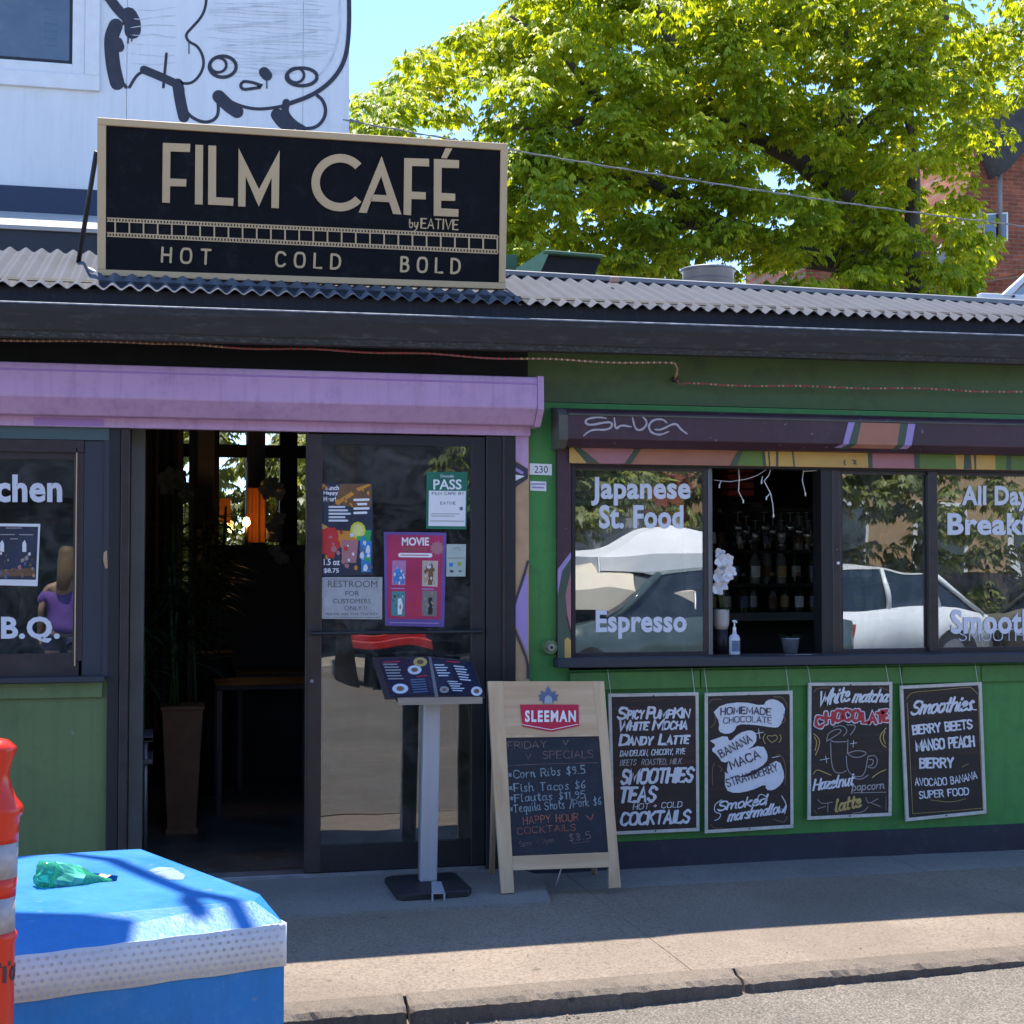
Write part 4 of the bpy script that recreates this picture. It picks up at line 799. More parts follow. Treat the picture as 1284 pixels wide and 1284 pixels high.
H1('DANDELION, CHICORY, RYE', 118, 597, 665, 576, 46, wt=.16, m=CREAM, gap=1.5); H1('BEETS  ROASTED, MILK', 118, 675, 635, 660, 46, wt=.14, m=CGRY, gap=1.5)
H1('SMOOTHIES', 128, 828, 725, 808, 112, wt=.22, gap=1.2); H1('TEAS', 112, 985, 410, 975, 118, wt=.22, gap=1.6); H1('HOT + COLD', 228, 1048, 640, 1026, 46, wt=.14, m=CREAM); H1('COCKTAILS', 122, 1180, 700, 1155, 100, wt=.22, gap=1.2)
b2 = menu_board([(885, 870), (993, 867), (994, 1037), (885, 1044)], 'hanging menu board with white ribbon banners reading homemade chocolate', BRD2)
def z2_(x, y): return (850+x*.17134, 830+y*.17134)
def H(t, zf, sc_, s, x0, y0, x1, y1, cap, m=CREAM, **k):
    a = zf(x0, y0); b_ = zf(x1, y1); hl(t, s, a[0], a[1], b_[0], b_[1], cap*sc_, m, **k)
def RIB(t, zf, pts, m=CREAM, dy=0):
    mx_ = sum(p[0] for p in pts)/len(pts); my_ = sum(p[1] for p in pts)/len(pts); ppoly('ribbon', [zf(*p) for p in chaikin([(mx_+(x-mx_)*1.07, my_+(y-my_)*1.09) for x, y in pts+[pts[0]]], 1)[:-1]], YM-.0012-dy, .0015, m, t)
RIB(b2, z2_, [(280, 370), (330, 320), (480, 300), (620, 330), (640, 290), (700, 280), (770, 330), (760, 400), (730, 470), (690, 475), (560, 455), (440, 450), (420, 500), (370, 520), (310, 500), (320, 440)])
RIB(b2, z2_, [(245, 580), (360, 540), (380, 590), (440, 530), (520, 505), (565, 530), (560, 600), (470, 660), (400, 710), (330, 730), (300, 680), (250, 640), (290, 610)], dy=.0004)
RIB(b2, z2_, [(380, 720), (480, 660), (610, 615), (650, 680), (640, 740), (540, 800), (430, 840), (365, 810)]); RIB(b2, z2_, [(360, 810), (420, 850), (540, 840), (650, 770), (730, 725), (770, 830), (750, 890), (690, 935), (640, 930), (640, 890), (540, 935), (430, 955), (360, 930)], dy=.0004)
def Hb(s, *a, **k): k.setdefault('sh', 0); hx = dict(k); return H(b2, z2_, .17134, s, *a, **hx)
YMs = YM
YM -= .0016
Hb('HOMEMADE', 315, 388, 680, 392, 48, INK, wt=.17, arc=2); Hb('CHOCOLATE', 335, 452, 685, 450, 42, INK, wt=.13, arc=2); Hb('BANANA', 320, 700, 545, 580, 56, INK, wt=.15); Hb('MACA', 395, 785, 605, 700, 60, INK, wt=.17); Hb('STRAWBERRY', 365, 915, 735, 795, 56, INK, wt=.14)
YM = YMs
Hb('Smoked', 290, 1090, 640, 1040, 62, CREAM, wt=.2, sh=.45, gap=.5); Hb('marshmallow', 365, 1165, 775, 1100, 66, CREAM, wt=.2, sh=.5, gap=.35)
def orn(t, zf, ss, m=CDIM, w_=.9): paint('ornament', [[zf(*p) for p in s] for s in ss], w_, YM-.001, m, t, 2)
orn(b2, z2_, [[(320, 1010), (270, 1040), (265, 1100), (320, 1110), (300, 1150), (270, 1160)], [(640, 1050), (660, 990), (600, 960), (580, 1010)], [(780, 1110), (800, 1050), (760, 980)]], CREAM, 1)
orn(b2, z2_, [[(230, 300), (250, 270), (320, 275)], [(700, 255), (760, 255), (790, 290), (800, 330)], [(240, 480), (280, 440), (270, 380)], [(770, 380), (790, 430), (760, 450)], [(240, 1190), (270, 1220), (330, 1215)], [(700, 1150), (780, 1180), (800, 1130)], [(255, 900), (250, 780), (270, 740)], [(785, 900), (790, 760), (760, 680), (720, 680)], [(300, 760), (330, 790), (310, 800)]])
orn(b2, z2_, [[(690, 590), (650, 560), (660, 535), (690, 545), (715, 530), (735, 560), (690, 590)], [(640, 600), (620, 560), (640, 525)], [(740, 590), (760, 560), (745, 530)]], CYEL, .8); orn(b2, z2_, [[(560, 525), (625, 515)], [(590, 490), (600, 560)], [(690, 700), (745, 690)]], CREAM, .8)
b3 = menu_board([(1015, 857), (1118, 856), (1117, 1022), (1014, 1027)], 'hanging menu board with a drawn mug and red CHOCOLATE lettering', BRD2)
def z3(x, y): return (1010+x*.1402, 850+y*.1402)
def Hc(s, *a, **k): k.setdefault('sh', .4); return H(b3, z3, .1402, s, *a, **k)
Hc('White', 115, 250, 385, 205, 118, CREAM, wt=.16, gap=.6); Hc('matcha', 420, 215, 720, 215, 100, CREAM, wt=.18, gap=.5)
for m_, wt_, o_ in ((CREAM, .5, 0), (CRED, .3, .0012)):
    YM = YMs-o_
    for s, x, y, w_, c_ in (('C', 95, 440, 60, 90), ('H', 185, 405, 60, 90), ('O', 265, 385, 60, 90), ('C', 345, 380, 60, 90), ('O', 425, 385, 60, 90), ('L', 515, 400, 45, 85), ('A', 570, 405, 60, 80), ('T', 640, 395, 55, 80), ('E', 700, 385, 35, 90)): Hc(s, x, y, x+w_, y-4, c_, m_, sh=.05, wt=wt_)
YM = YMs
Hc('Hazelnut', 70, 1005, 420, 960, 92, CREAM, wt=.18, gap=.8, sh=.35); Hc('popcorn', 415, 1010, 700, 990, 62, CGRY, wt=.16, gap=.9, sh=.2); orn(b3, z3, [[(430, 1028), (720, 1022)]], CGRY, .8); Hc('latte', 265, 1200, 490, 1150, 95, CYEL, wt=.2, gap=.6)
orn(b3, z3, [[(225, 580), (230, 760), (260, 850), (330, 850), (365, 830)], [(380, 555), (375, 680)], [(225, 560), (260, 575), (370, 570)], [(190, 570), (200, 490), (300, 450), (330, 480), (200, 560)], [(250, 440), (330, 420), (380, 470), (340, 520)], [(370, 420), (450, 420), (440, 460), (400, 510)],
  [(385, 670), (470, 645), (565, 670), (470, 720), (390, 695), (385, 670)], [(365, 700), (370, 800), (400, 860), (460, 890), (530, 870), (560, 700)], [(565, 700), (620, 690), (650, 740), (620, 810), (560, 800)], [(570, 730), (610, 730), (600, 780), (560, 790)], [(440, 900), (500, 910), (560, 870)]], CGRY, 1)
orn(b3, z3, [[(75, 500), (130, 550), (120, 620), (90, 690)], [(80, 530), (105, 570), (85, 650)], [(720, 450), (660, 520), (680, 590), (720, 620)], [(710, 480), (690, 530), (715, 590)], [(70, 860), (100, 815), (180, 850), (230, 870)], [(600, 890), (650, 850), (720, 820)]], CYEL, 1.1)
orn(b3, z3, [[(110, 1090), (150, 1130), (240, 1110)], [(110, 1170), (180, 1150)], [(200, 1120), (200, 1200)], [(540, 1070), (560, 1130), (650, 1080)], [(590, 1120), (670, 1150)], [(420, 1210), (520, 1200), (560, 1150)]], CGRY, .8); orn(b3, z3, [[(400, 590), (460, 580)], [(430, 560), (425, 620)], [(130, 735), (210, 720)], [(180, 700), (190, 760)]], CREAM, .7)
orn(b3, z3, [[(75, 130), (100, 90), (220, 90)], [(660, 80), (740, 110)], [(720, 1190), (720, 1060)], [(75, 1180), (100, 1215)]])
b4 = menu_board([(1130, 861), (1230, 856), (1236, 1019), (1137, 1029)], 'slightly tilted hanging menu board headed Smoothies, furthest right', BRD2)
def z4(x, y): return (1064+x*.17134, 830+y*.17134)
def Hd(s, *a, **k): k.setdefault('sh', 0); return H(b4, z4, .17134, s, *a, **k)
Hd('Smoothies', 455, 385, 900, 350, 92, CREAM, sh=.45, wt=.19, gap=.5); orn(b4, z4, [[(905, 300), (880, 345), (935, 350)]], CREAM, 1.4)
Hd('BERRY BEETS', 475, 530, 905, 485, 62, CREAM, wt=.22, gap=1.1); Hd('MANGO PEACH', 500, 650, 920, 615, 72, CREAM, wt=.2, gap=1.1); Hd('BERRY', 525, 775, 765, 770, 66, CREAM, wt=.22); Hd('AVOCADO BANANA', 490, 900, 940, 850, 52, CREAM, wt=.15, arc=-4); Hd('SUPER FOOD', 520, 1000, 880, 970, 50, CREAM, wt=.17)
orn(b4, z4, [[(425, 270), (460, 220), (620, 210), (860, 185), (900, 185), (950, 240)], [(430, 300), (450, 700), (470, 1110)], [(950, 250), (965, 700), (985, 1080)], [(470, 1110), (700, 1095), (980, 1070)], [(830, 770), (880, 745)], [(600, 1010), (750, 1030), (860, 1000)]], CYEL, .5)

# ------------------------------------------------------------------ A-board
TN = R(10); AN = Vector((0, -math.cos(TN), math.sin(TN))); AP = G(704, 1118, ZS+.005); AP = Vector((AP.x, -.52, ZS))
ab = thing('easel_sign', 'pale wooden A-frame chalkboard with a red SLEEMAN shield outside the cafe', 'sandwich board', (AP.x, AP.y+.1, ZS))
def apoly(name, px, off, th, m, parent=ab, bevel=0):
    o = mesh(name, *prism([hit(x, y, AP+AN*off, AN) for x, y in px], -AN*th), m, parent); fix(o, bevel); return o
apoly('stile', [(612, 854), (631, 854), (642.5, 1074), (645, 1119.5), (629, 1121), (619, 980)], .0, .024, PINE, bevel=.002)
apoly('stile', [(743, 854), (757.5, 854), (778.8, 1113), (764.5, 1114), (763, 1068), (752, 930)], .0, .024, PINE, bevel=.002)
apoly('header_panel', [(631, 854.3), (743, 854.3), (751.8, 922.6), (631.6, 924.5)], -.003, .018, PINEX)
apoly('header_trim', [(631.5, 922), (751.5, 920), (751.8, 923), (631.6, 925)], .0, .006, PINE)
apoly('chalkboard', [(631.6, 924.5), (751.8, 922.6), (764.2, 1068), (642.3, 1073)], -.006, .01, CHALKB)
apoly('bottom_rail', [(642.3, 1073.5), (763.5, 1068.5), (764.5, 1087.5), (643.3, 1091.5)], -.002, .02, PINEX, bevel=.002)
for xa, xb_ in ((622, 640), (754, 768)):
    a = hit(xa, 862, AP-AN*.03, AN); b_ = G(xa+18, 1100, ZS); b_ = Vector((a.x+.03, AP.y+.42, ZS)); tube('rear_leg', [a, b_], .014, PINE, ab, 6)
tube('rear_rail', [Vector((W(640, 1000, -.2).x, AP.y+.33, .35)), Vector((W(760, 1000, -.2).x, AP.y+.33, .35))], .012, PINE, ab, 6)
tube('chain', [hit(705, 1085, AP-AN*.02, AN), G(704, 1117, ZS+.01)+Vector((0, .1, 0))], .003, CREAM, ab, 5)
def zb(x, y): return (590+x*.218, 830+y*.218)
SRED = mat('crimson shield print', (.5, .01, .05), .45, var=.05, bump=0); SBLU = mat('blue grey emblem print', (.1, .14, .24), .45, bump=0)
apoly('shield', [zb(*p) for p in [(285, 245), (622, 245), (624, 368), (465, 402), (300, 372)]], .001, .003, SRED)
def apaint(name, ss, w_, m, off=.0035, sm=0): return paint(name, [[zb(*p) for p in s] for s in ss], w_, 0, m, ab, sm, P=AP+AN*off, N=AN)
apaint('shield_line', [[(300, 358), (310, 362), (465, 390), (618, 358)]], .8, LOGOW)
V_, F_ = font_mesh('SLEEMAN', .035)
ftext('lettering', 'SLEEMAN', *zb(313, 278), *zb(606, 346), 0, LOGOW, ab, .04, sp=1.25, P=AP+AN*.004, N=AN)
apoly('emblem', [zb(*p) for p in [(447, 138), (462, 165), (466, 178), (490, 165), (485, 185), (508, 190), (495, 205), (502, 222), (480, 222), (475, 238), (418, 238), (412, 222), (395, 222), (402, 205), (390, 190), (410, 185), (405, 165), (430, 178), (434, 165)]], .001, .0025, SBLU)
apoly('emblem_core', [zb(*p) for p in [(425, 238), (428, 205), (447, 190), (468, 205), (472, 238)]], .0028, .002, mat('pale blue emblem', (.35, .42, .5), .5))
CHK1 = mat('pinkish chalk', (.2, .13, .12), .9, bump=0, var=.5, sc=30); CHK2 = mat('pale blue chalk', (.24, .3, .33), .9, bump=0, var=.4, sc=30); CHK3 = mat('orange red chalk', (.36, .13, .09), .9, bump=0, var=.5, sc=30)
def chalk(s, x0, y0, x1, y1, cap, m, **k):
    a = zb(x0, y0); b_ = zb(x1, y1); hand('chalk_writing', s, a[0], a[1], b_[0], b_[1], cap*.218, m, 0, ab, P=AP-AN*.0045, N=AN, wob=.05, seed=int(y0), **k)
chalk('FRIDAY', 215, 500, 435, 490, 38, CHK1, wt=.1); chalk('v', 530, 478, 560, 478, 40, CHK1, wt=.1); chalk('v', 318, 556, 345, 556, 38, CHK1, wt=.1); chalk('SPECIALS', 415, 558, 708, 550, 42, CHK1, wt=.1)
chalk('*Corn Ribs $9.5', 222, 672, 660, 640, 44, CHK2, wt=.12); chalk('*Fish Tacos $6', 225, 748, 662, 728, 44, CHK2, wt=.12); chalk('*Flautas $11.95', 228, 806, 662, 782, 42, CHK2, wt=.12); chalk('*Tequila Shots /Pork $6', 232, 868, 755, 822, 44, CHK2, wt=.11)
chalk('HAPPY HOUR', 305, 934, 620, 912, 42, CHK3, wt=.11); chalk('v', 675, 915, 715, 905, 44, CHK3, wt=.11); chalk('COCKTAILS', 268, 992, 605, 968, 36, CHK3, wt=.09); chalk('5pm - 7pm', 285, 1062, 480, 1038, 28, CHK1, wt=.08); chalk('$8.5', 570, 1035, 695, 1015, 42, CHK1, wt=.1)
apaint('chalk_line', [[(215, 598), (380, 588), (730, 580)]], .5, CHK1, -.0045); apaint('chalk_line', [[(585, 1045), (690, 1030)]], .5, CHK1, -.0045)

# ------------------------------------------------------------------ menu stand with the open menu
sc_ = G(538, 1108, ZS+.03); st = thing('menu_stand', 'grey metal menu stand on a black rubber base by the door', 'stand', (sc_.x, sc_.y, ZS))
pts = [G(x, y, ZS+.045) for x, y in ((482, 1100), (491, 1097.5), (564, 1093), (572, 1094), (591, 1112), (588, 1116), (506, 1121.5), (498, 1120))]
o = mesh('base', *prism(pts, (0, 0, -.033)), RUBBER, st); fix(o, .006)
ALU = mat('satin aluminium', (.4, .41, .45), .45, metal=.2, var=.05, stretch=(8, 8, .3), sc=4)
cx0 = W(528, 1000, sc_.y+.02).x; cxa = W(527, 1095, sc_.y-.02).x; cxb = W(549, 1095, sc_.y-.02).x
o = mesh('column', *prism([Vector((W(527, 1104, sc_.y-.03).x, sc_.y-.03, ZS+.045)), Vector((W(548, 1104, sc_.y-.03).x, sc_.y-.03, ZS+.045)), Vector((W(553, 880, sc_.y-.03).x, sc_.y-.03, W(540, 878, sc_.y-.03).z)), Vector((W(532, 880, sc_.y-.03).x, sc_.y-.03, W(540, 878, sc_.y-.03).z))], (0, .045, 0)), ALU, st); fix(o, .004)
o = mesh('column_back', *prism([Vector((W(525, 1100, sc_.y+.02).x, sc_.y+.018, ZS+.045)), Vector((W(540, 1100, sc_.y+.02).x, sc_.y+.018, ZS+.045)), Vector((W(545, 885, sc_.y+.02).x, sc_.y+.018, W(540, 882, sc_.y).z)), Vector((W(527.5, 885, sc_.y+.02).x, sc_.y+.018, W(540, 882, sc_.y).z))], (0, .03, 0)), STEEL, st)
fo = [G(541, 1105, ZS+.05), G(553, 1105, ZS+.05), G(558, 1119, ZS+.05), G(541.5, 1119.5, ZS+.05)]
o = mesh('foot_channel', *prism(fo, (0, 0, -.006)), ALU, st)
for a in ((541.5, 1119.5), (556.5, 1119)): mesh('foot_lug', *prism([G(a[0], a[1], ZS+.05), G(a[0]+1.8, a[1], ZS+.05), G(a[0]+1.8, a[1]+.2, ZS+.05)+Vector((0, 0, -.045)), G(a[0], a[1]+.2, ZS+.05)+Vector((0, 0, -.045))], (0, .01, 0)), ALU, st)
MP = W(547, 875, sc_.y-.1); MN = Vector((0, -.55, .84)).normalized()
mp_ = lambda x, y, o=0: hit(x, y, MP+MN*o, MN)
mesh('tray', *prism([mp_(498, 879, -.012), mp_(605, 877.5, -.012), mp_(594, 834, -.012), mp_(475, 830, -.012)], -MN*.008), BLACK, st)
TRW = wood('tray lip wood', (.3, .2, .13), (.42, .3, .2), 'X')
mesh('tray_lip', *prism([mp_(499, 875, .004), mp_(605, 873.8, .004), mp_(605, 880, .004)-Vector((0, 0, .008)), mp_(499, 882, .004)-Vector((0, 0, .008))], (0, .012, 0)), TRW, st)
MNAVY = mat('navy printed page', (.02, .024, .05), .25, var=.3, bump=0); MEDG = mat('brown menu cover', (.05, .035, .035), .4)
mn = thing('open_menu', 'open navy menu with dish photos lying on the metal stand', 'menu', MP)
def zm(x, y): return (455+x*.1285, 810+y*.1285)
def mpoly(name, px, off, th, m): o = mesh(name, *prism([mp_(*zm(*p), off) for p in px], -MN*th), m, mn); fix(o); return o
mpoly('cover', [(90, 110), (650, 100), (1070, 145), (1195, 505), (725, 505), (215, 512)], -.002, .006, MEDG)
mpoly('page', [(160, 128), (640, 112), (708, 470), (275, 492)], .001, .002, MNAVY); mpoly('page', [(662, 112), (1058, 158), (1180, 490), (735, 470)], .001, .002, MNAVY)
mpoly('spine', [(640, 105), (665, 105), (738, 500), (705, 500)], .003, .003, STEEL)
def mlines(rows, m, w_):
    paint('print_lines', [[zm(*p) for p in r] for r in rows], w_, 0, m, mn, 0, P=MP+MN*.002, N=MN)
mlines([[(205+k*9, 180+k*28), (330+k*9+(k % 3)*9, 178+k*28)] for k in range(6)], CGRY, 1.6); mlines([[(470+k*5, 330+k*24), (600+k*6, 322+k*24)] for k in range(6)], SBLU, 1.7); mlines([[(700+k*10, 185+k*26), (790+k*10+(k % 2)*25, 185+k*26)] for k in range(5)], CREAM, 1.4)
mlines([[(890+k*12, 195+k*26), (985+k*10+(k % 2)*15, 205+k*26)] for k in range(6)], CREAM, 1.4); mlines([[(830+k*12, 345+k*22), (920+k*12+(k % 2)*30, 348+k*22)] for k in range(5)], CREAM, 1.2); mlines([[(200, 160), (360, 150)], [(820, 150), (940, 160)], [(530, 300), (620, 290)]], CRED, 1.6)
for (cx_, cy_, rx_, ry_, m1) in ((560, 155, 68, 45, CYEL), (505, 232, 68, 44, CREAM), (365, 415, 78, 48, CREAM), (795, 425, 45, 32, CGRY), (1110, 440, 55, 45, CREAM)):
    mpoly('dish_photo', [(cx_+rx_*math.cos(t), cy_+ry_*math.sin(t)) for t in [k*math.pi/8 for k in range(16)]], .0026, .001, m1); mpoly('dish_photo_middle', [(cx_+rx_*.5*math.cos(t), cy_+ry_*.5*math.sin(t)) for t in [k*math.pi/5 for k in range(10)]], .0034, .0008, CDIM if m1 != CYEL else TERRA)

# ------------------------------------------------------------------ notices on the door
YP = -.0065
def notice(name, px, label, m):
    t = thing(name, label, 'poster', W(sum(p[0] for p in px)/4, max(p[1] for p in px), YP)); ppoly('sheet', px, YP, .001, m, t); return t
PC = [0]
def pp2(t, name, px, m, k=1): PC[0] += 1; return ppoly(name, px, YP-.0005*k-.00004*(PC[0] % 11), .0003, m, t)
def ln(t, name, rows, w_, m, k=2): return paint(name, rows, w_, YP-.0005*k, m, t, 0)
def zd_(x, y): return (390+x*.1946, 550+y*.1946)
BLUEP = mat('bright blue print', (.03, .22, .55), .5, bump=0); REDP = mat('bright red print', (.55, .03, .03), .5, bump=0); ORGP = mat('orange print', (.6, .25, .03), .5, bump=0); GRNP = mat('green print', (.03, .35, .1), .5, bump=0); YELP = mat('lemon print', (.65, .6, .05), .5, bump=0); NVP = mat('navy print', (.02, .03, .06), .5, bump=0, var=.4)
t = notice('cocktail_poster', [zd_(68, 285), zd_(395, 290), zd_(400, 880), zd_(65, 885)], 'cocktail poster with red, orange and blue drinks, top left on the glass door', NVP)
for k, (s, x0, y, x1) in enumerate((('Brunch', 80, 332, 180), ('Happy', 80, 368, 175), ('Hour!', 80, 404, 160))): a = zd_(x0, y); b_ = zd_(x1, y); ftext('print', s, a[0], a[1]-6, b_[0], b_[1], YP-.001, LOGOW, t, .03)
pp2(t, 'picture', [zd_(*p) for p in [(185, 292), (390, 292), (390, 440), (260, 440), (150, 420)]], TERRA); 
for q in ([(155, 410), (260, 340), (280, 360), (175, 425)], [(290, 320), (370, 292), (385, 300), (305, 340)]): pp2(t, 'picture', [zd_(*p) for p in q], ORGP, 2)
ln(t, 'print', [[zd_(280, 395+28*k), zd_(370-(k % 2)*15, 393+28*k)] for k in range(4)], 3, LOGOW, 3); ln(t, 'print', [[zd_(118, 440+22*k), zd_(215+(k % 3)*18, 440+22*k)] for k in range(5)], 2.4, CREAM, 3)
for q, m_ in (([(70, 570), (160, 575), (150, 740), (75, 745)], REDP), ([(100, 600), (170, 585), (185, 700), (130, 760)], REDP), ([(170, 590), (300, 600), (290, 700), (190, 700)], ORGP), ([(195, 650), (305, 655), (290, 800), (200, 800)], PINK), ([(300, 590), (388, 590), (380, 670), (320, 670)], GRNP), ([(315, 655), (390, 660), (385, 860), (325, 860)], BLUEP), ([(70, 545), (110, 570), (80, 585), (68, 580)], YELL)): pp2(t, 'picture', [zd_(*p) for p in q], m_, 2)
pp2(t, 'picture', [zd_(302+50*math.cos(a), 590+55*math.sin(a)) for a in [k*.5236 for k in range(12)]], YELP, 3); pp2(t, 'picture', [zd_(302+36*math.cos(a), 590+40*math.sin(a)) for a in [k*.5236 for k in range(12)]], mat('pale lemon print', (.7, .7, .25), .5, bump=0), 4)
for s, x0, y0, x1, y1 in (('1.5 oz', 82, 775, 185, 815), ('$8.75', 82, 835, 180, 868)): a = zd_(x0, y0); b_ = zd_(x1, y1); ftext('print', s, a[0], a[1], b_[0], b_[1], YP-.0025, LOGOW, t, .02)
rq = random.Random(31)
for k in range(60):
    x = rq.uniform(75, 380); y = rq.choice([rq.uniform(300, 430), rq.uniform(590, 760), rq.uniform(620, 860)]); s = rq.uniform(8, 26)
    if 400 > y > 330 and x < 190: continue
    mm = (TERRA if rq.random() < .5 else ORGP) if y < 440 else (rq.choice([REDP, PINK, ORGP]) if x < 190 else (rq.choice([PINK, ORGP, REDP, CREAM]) if x < 300 else rq.choice([BLUEP, SBLU, CREAM, GRNP])))
    if y > 760 and x < 200: continue
    pp2(t, 'picture', [zd_(x+s*math.cos(q)*rq.uniform(.5, 1), y+s*1.3*math.sin(q)*rq.uniform(.5, 1)) for q in [j*1.2566 for j in range(5)]], mm, 4)
PGRN = mat('green pass print', (.01, .16, .1), .5, bump=0)
t = notice('inspection_notice', [zd_(745, 215), zd_(1008, 215), zd_(1002, 585), zd_(742, 580)], 'green and white inspection notice headed PASS on the glass door', PGRN)
pp2(t, 'white_panel', [zd_(*p) for p in [(760, 335), (998, 338), (994, 565), (756, 562)]], LOGOW); a = zd_(788, 262); b_ = zd_(970, 328); ftext('print', 'PASS', a[0], a[1], b_[0], b_[1], YP-.001, LOGOW, t, .02); a = zd_(835, 232); b_ = zd_(920, 250); ftext('print', 'Dinesafe', a[0], a[1], b_[0], b_[1], YP-.001, LOGOW, t, 0)
hand('print', 'FILM CAFE BY', *zd_(780, 362), *zd_(985, 362), 3.4, INK, YP-.0014, t, wt=.14); hand('print', 'EATIVE', *zd_(835, 424), *zd_(930, 424), 3.2, INK, YP-.0014, t, wt=.14); ln(t, 'print', [[zd_(775, 485+14*k), zd_(955-(k % 2)*30, 485+14*k)] for k in range(2)]+[[zd_(770, 530), zd_(985, 532)]], .9, CGRY, 3); pp2(t, 'stamp', [zd_(*p) for p in [(958, 440), (978, 440), (978, 462), (958, 462)]], SBLU, 2)
PCRI = mat('crimson poster', (.42, .025, .1), .5, bump=0, var=.2); PVIO = mat('violet poster border', (.13, .08, .3), .5, bump=0, var=.2)
t = notice('movie_poster', [zd_(468, 600), zd_(872, 606), zd_(858, 1215), zd_(478, 1205)], 'crimson poster headed MOVIE with four film pictures on the glass door', PVIO)
pp2(t, 'print', [zd_(*p) for p in [(488, 618), (850, 624), (835, 1165), (495, 1160)]], PCRI); a = zd_(585, 636); b_ = zd_(760, 690); ftext('print', 'MOVIE', a[0], a[1], b_[0], b_[1], YP-.001, LOGOW, t, .03)
a = zd_(590, 700); b_ = zd_(745, 725); ftext('print', 'NIGHTS', a[0], a[1], b_[0], b_[1], YP-.001, CDIM, t, .02)
ln(t, 'print', [[zd_(575, 750), zd_(768, 752)]], 5.4, LOGOW, 3); ln(t, 'print', [[zd_(580, 750), zd_(755, 752)]], 1, PCRI, 4)
st_ = []; 
for k in range(24): an = k*math.pi/12; r_ = 48 if k % 2 else 34; st_.append(zd_(812+r_*math.cos(an), 705+r_*math.sin(an)))
pp2(t, 'star', st_, PINK, 2)
for q, m_, m2 in ((([(525, 785), (612, 785), (608, 945), (520, 942)]), mat('mauve picture', (.45, .2, .4), .5, bump=0), BLUEP), ([(718, 785), (818, 788), (815, 955), (715, 950)], mat('cream picture', (.5, .42, .36), .5, bump=0), TERRA), ([(522, 985), (605, 985), (602, 1145), (518, 1140)], mat('teal picture', (.06, .26, .28), .5, bump=0), WHITE), ([(718, 980), (812, 982), (808, 1145), (715, 1140)], mat('grey picture', (.18, .18, .17), .5, bump=0), BLACK)):
    pp2(t, 'picture', [zd_(*p) for p in q], m_, 2); (xa, ya), (xb_, yb_) = q[0], q[2]
    pp2(t, 'picture', [zd_(*p) for p in [(xa+10, ya+70), (xa+35, ya+45), (xb_-12, ya+75), (xb_-8, yb_-10), (xa+10, yb_-10)]] if m2 is BLUEP else [zd_(*p) for p in [(xa+38, ya+45), (xa+60, ya+42), (xa+70, ya+90), (xa+62, yb_-12), (xa+36, yb_-12)]], m2, 3)
for k in range(50):
    cx, cy = rq.choice([(566, 865), (767, 870), (562, 1065), (762, 1062)]); x = cx+rq.uniform(-36, 36); y = cy+rq.uniform(-68, 68); s = rq.uniform(5, 15)
    mm = {566: [SBLU, CREAM, LAV], 767: [TAN, TERRA, CREAM], 562: [STEEL, TEAL, WHITE], 762: [BLACK, STEEL, TAN]}[cx]
    pp2(t, 'picture', [zd_(x+s*.8*math.cos(q)*rq.uniform(.5, 1), y+s*1.4*math.sin(q)*rq.uniform(.5, 1)) for q in [j*1.2566 for j in range(5)]], rq.choice(mm), 4)
for k in range(22):
    x = rq.uniform(620, 705); y = rq.uniform(790, 1140); pp2(t, 'print', [zd_(x, y), zd_(x+rq.uniform(8, 30), y+2), zd_(x+rq.uniform(5, 20), y+rq.uniform(10, 30))], REDP, 2)
ln(t, 'print', [[zd_(520, 965), zd_(600, 966)], [zd_(715, 968), zd_(790, 970)], [zd_(510, 1185), zd_(820, 1190)]], 1.4, LAV, 3)
PPAL = mat('pale green leaflet', (.42, .5, .45), .5, bump=0)
t = notice('small_leaflet', [zd_(873, 680), zd_(999, 680), zd_(995, 888), zd_(872, 888)], 'small pale leaflet with coloured squares, below the green notice', PPAL)
for q, m_ in ((([(890, 800), (915, 800), (915, 825), (890, 825)]), BLUEP), ([(945, 795), (970, 795), (970, 820), (945, 820)], mat('lime print', (.3, .4, .1), .5)), ([(895, 848), (918, 848), (918, 862), (895, 862)], INK), ([(950, 848), (970, 848), (970, 860), (950, 860)], SBLU)): pp2(t, 'print', [zd_(*p) for p in q], m_)
ln(t, 'print', [[zd_(920, 710), zd_(950, 700), zd_(960, 720)], [zd_(885, 770), zd_(985, 768)]], 1, STEEL, 2)
PGRY = mat('brushed grey sign plate', (.4, .42, .46), .35, var=.12, sc=30, bump=.1, metal=.2)
t = thing('restroom_sign', 'grey plate reading RESTROOM FOR CUSTOMERS ONLY low on the door glass', 'sign', W(441, 778, -.012))
o = ppoly('plate', [zd_(70, 892), zd_(460, 892), zd_(458, 1165), zd_(68, 1162)], -.0125, .004, PGRY, t, bevel=.0015)
LTR = mat('dark engraved lettering', (.09, .09, .11), .5, bump=0)
for s, x0, y0, x1, y1, o_ in (('RESTROOM', 108, 915, 428, 958, .0), ('FOR', 222, 982, 310, 1012, -.0), ('CUSTOMERS', 142, 1032, 385, 1062, -.0), ('ONLY !!', 215, 1078, 360, 1106, -.0), ('PLEASE ASK FOR THE KEY', 95, 1122, 432, 1138, -.0)):
    a = zd_(x0, y0); b_ = zd_(x1, y1); ftext('print', s, a[0], a[1], b_[0], b_[1], -.0135, LTR, t, o_)
paint('border_line', [[zd_(85, 905), zd_(445, 905)], [zd_(85, 1150), zd_(443, 1152)]], .5, -.0132, LTR, t, 0)
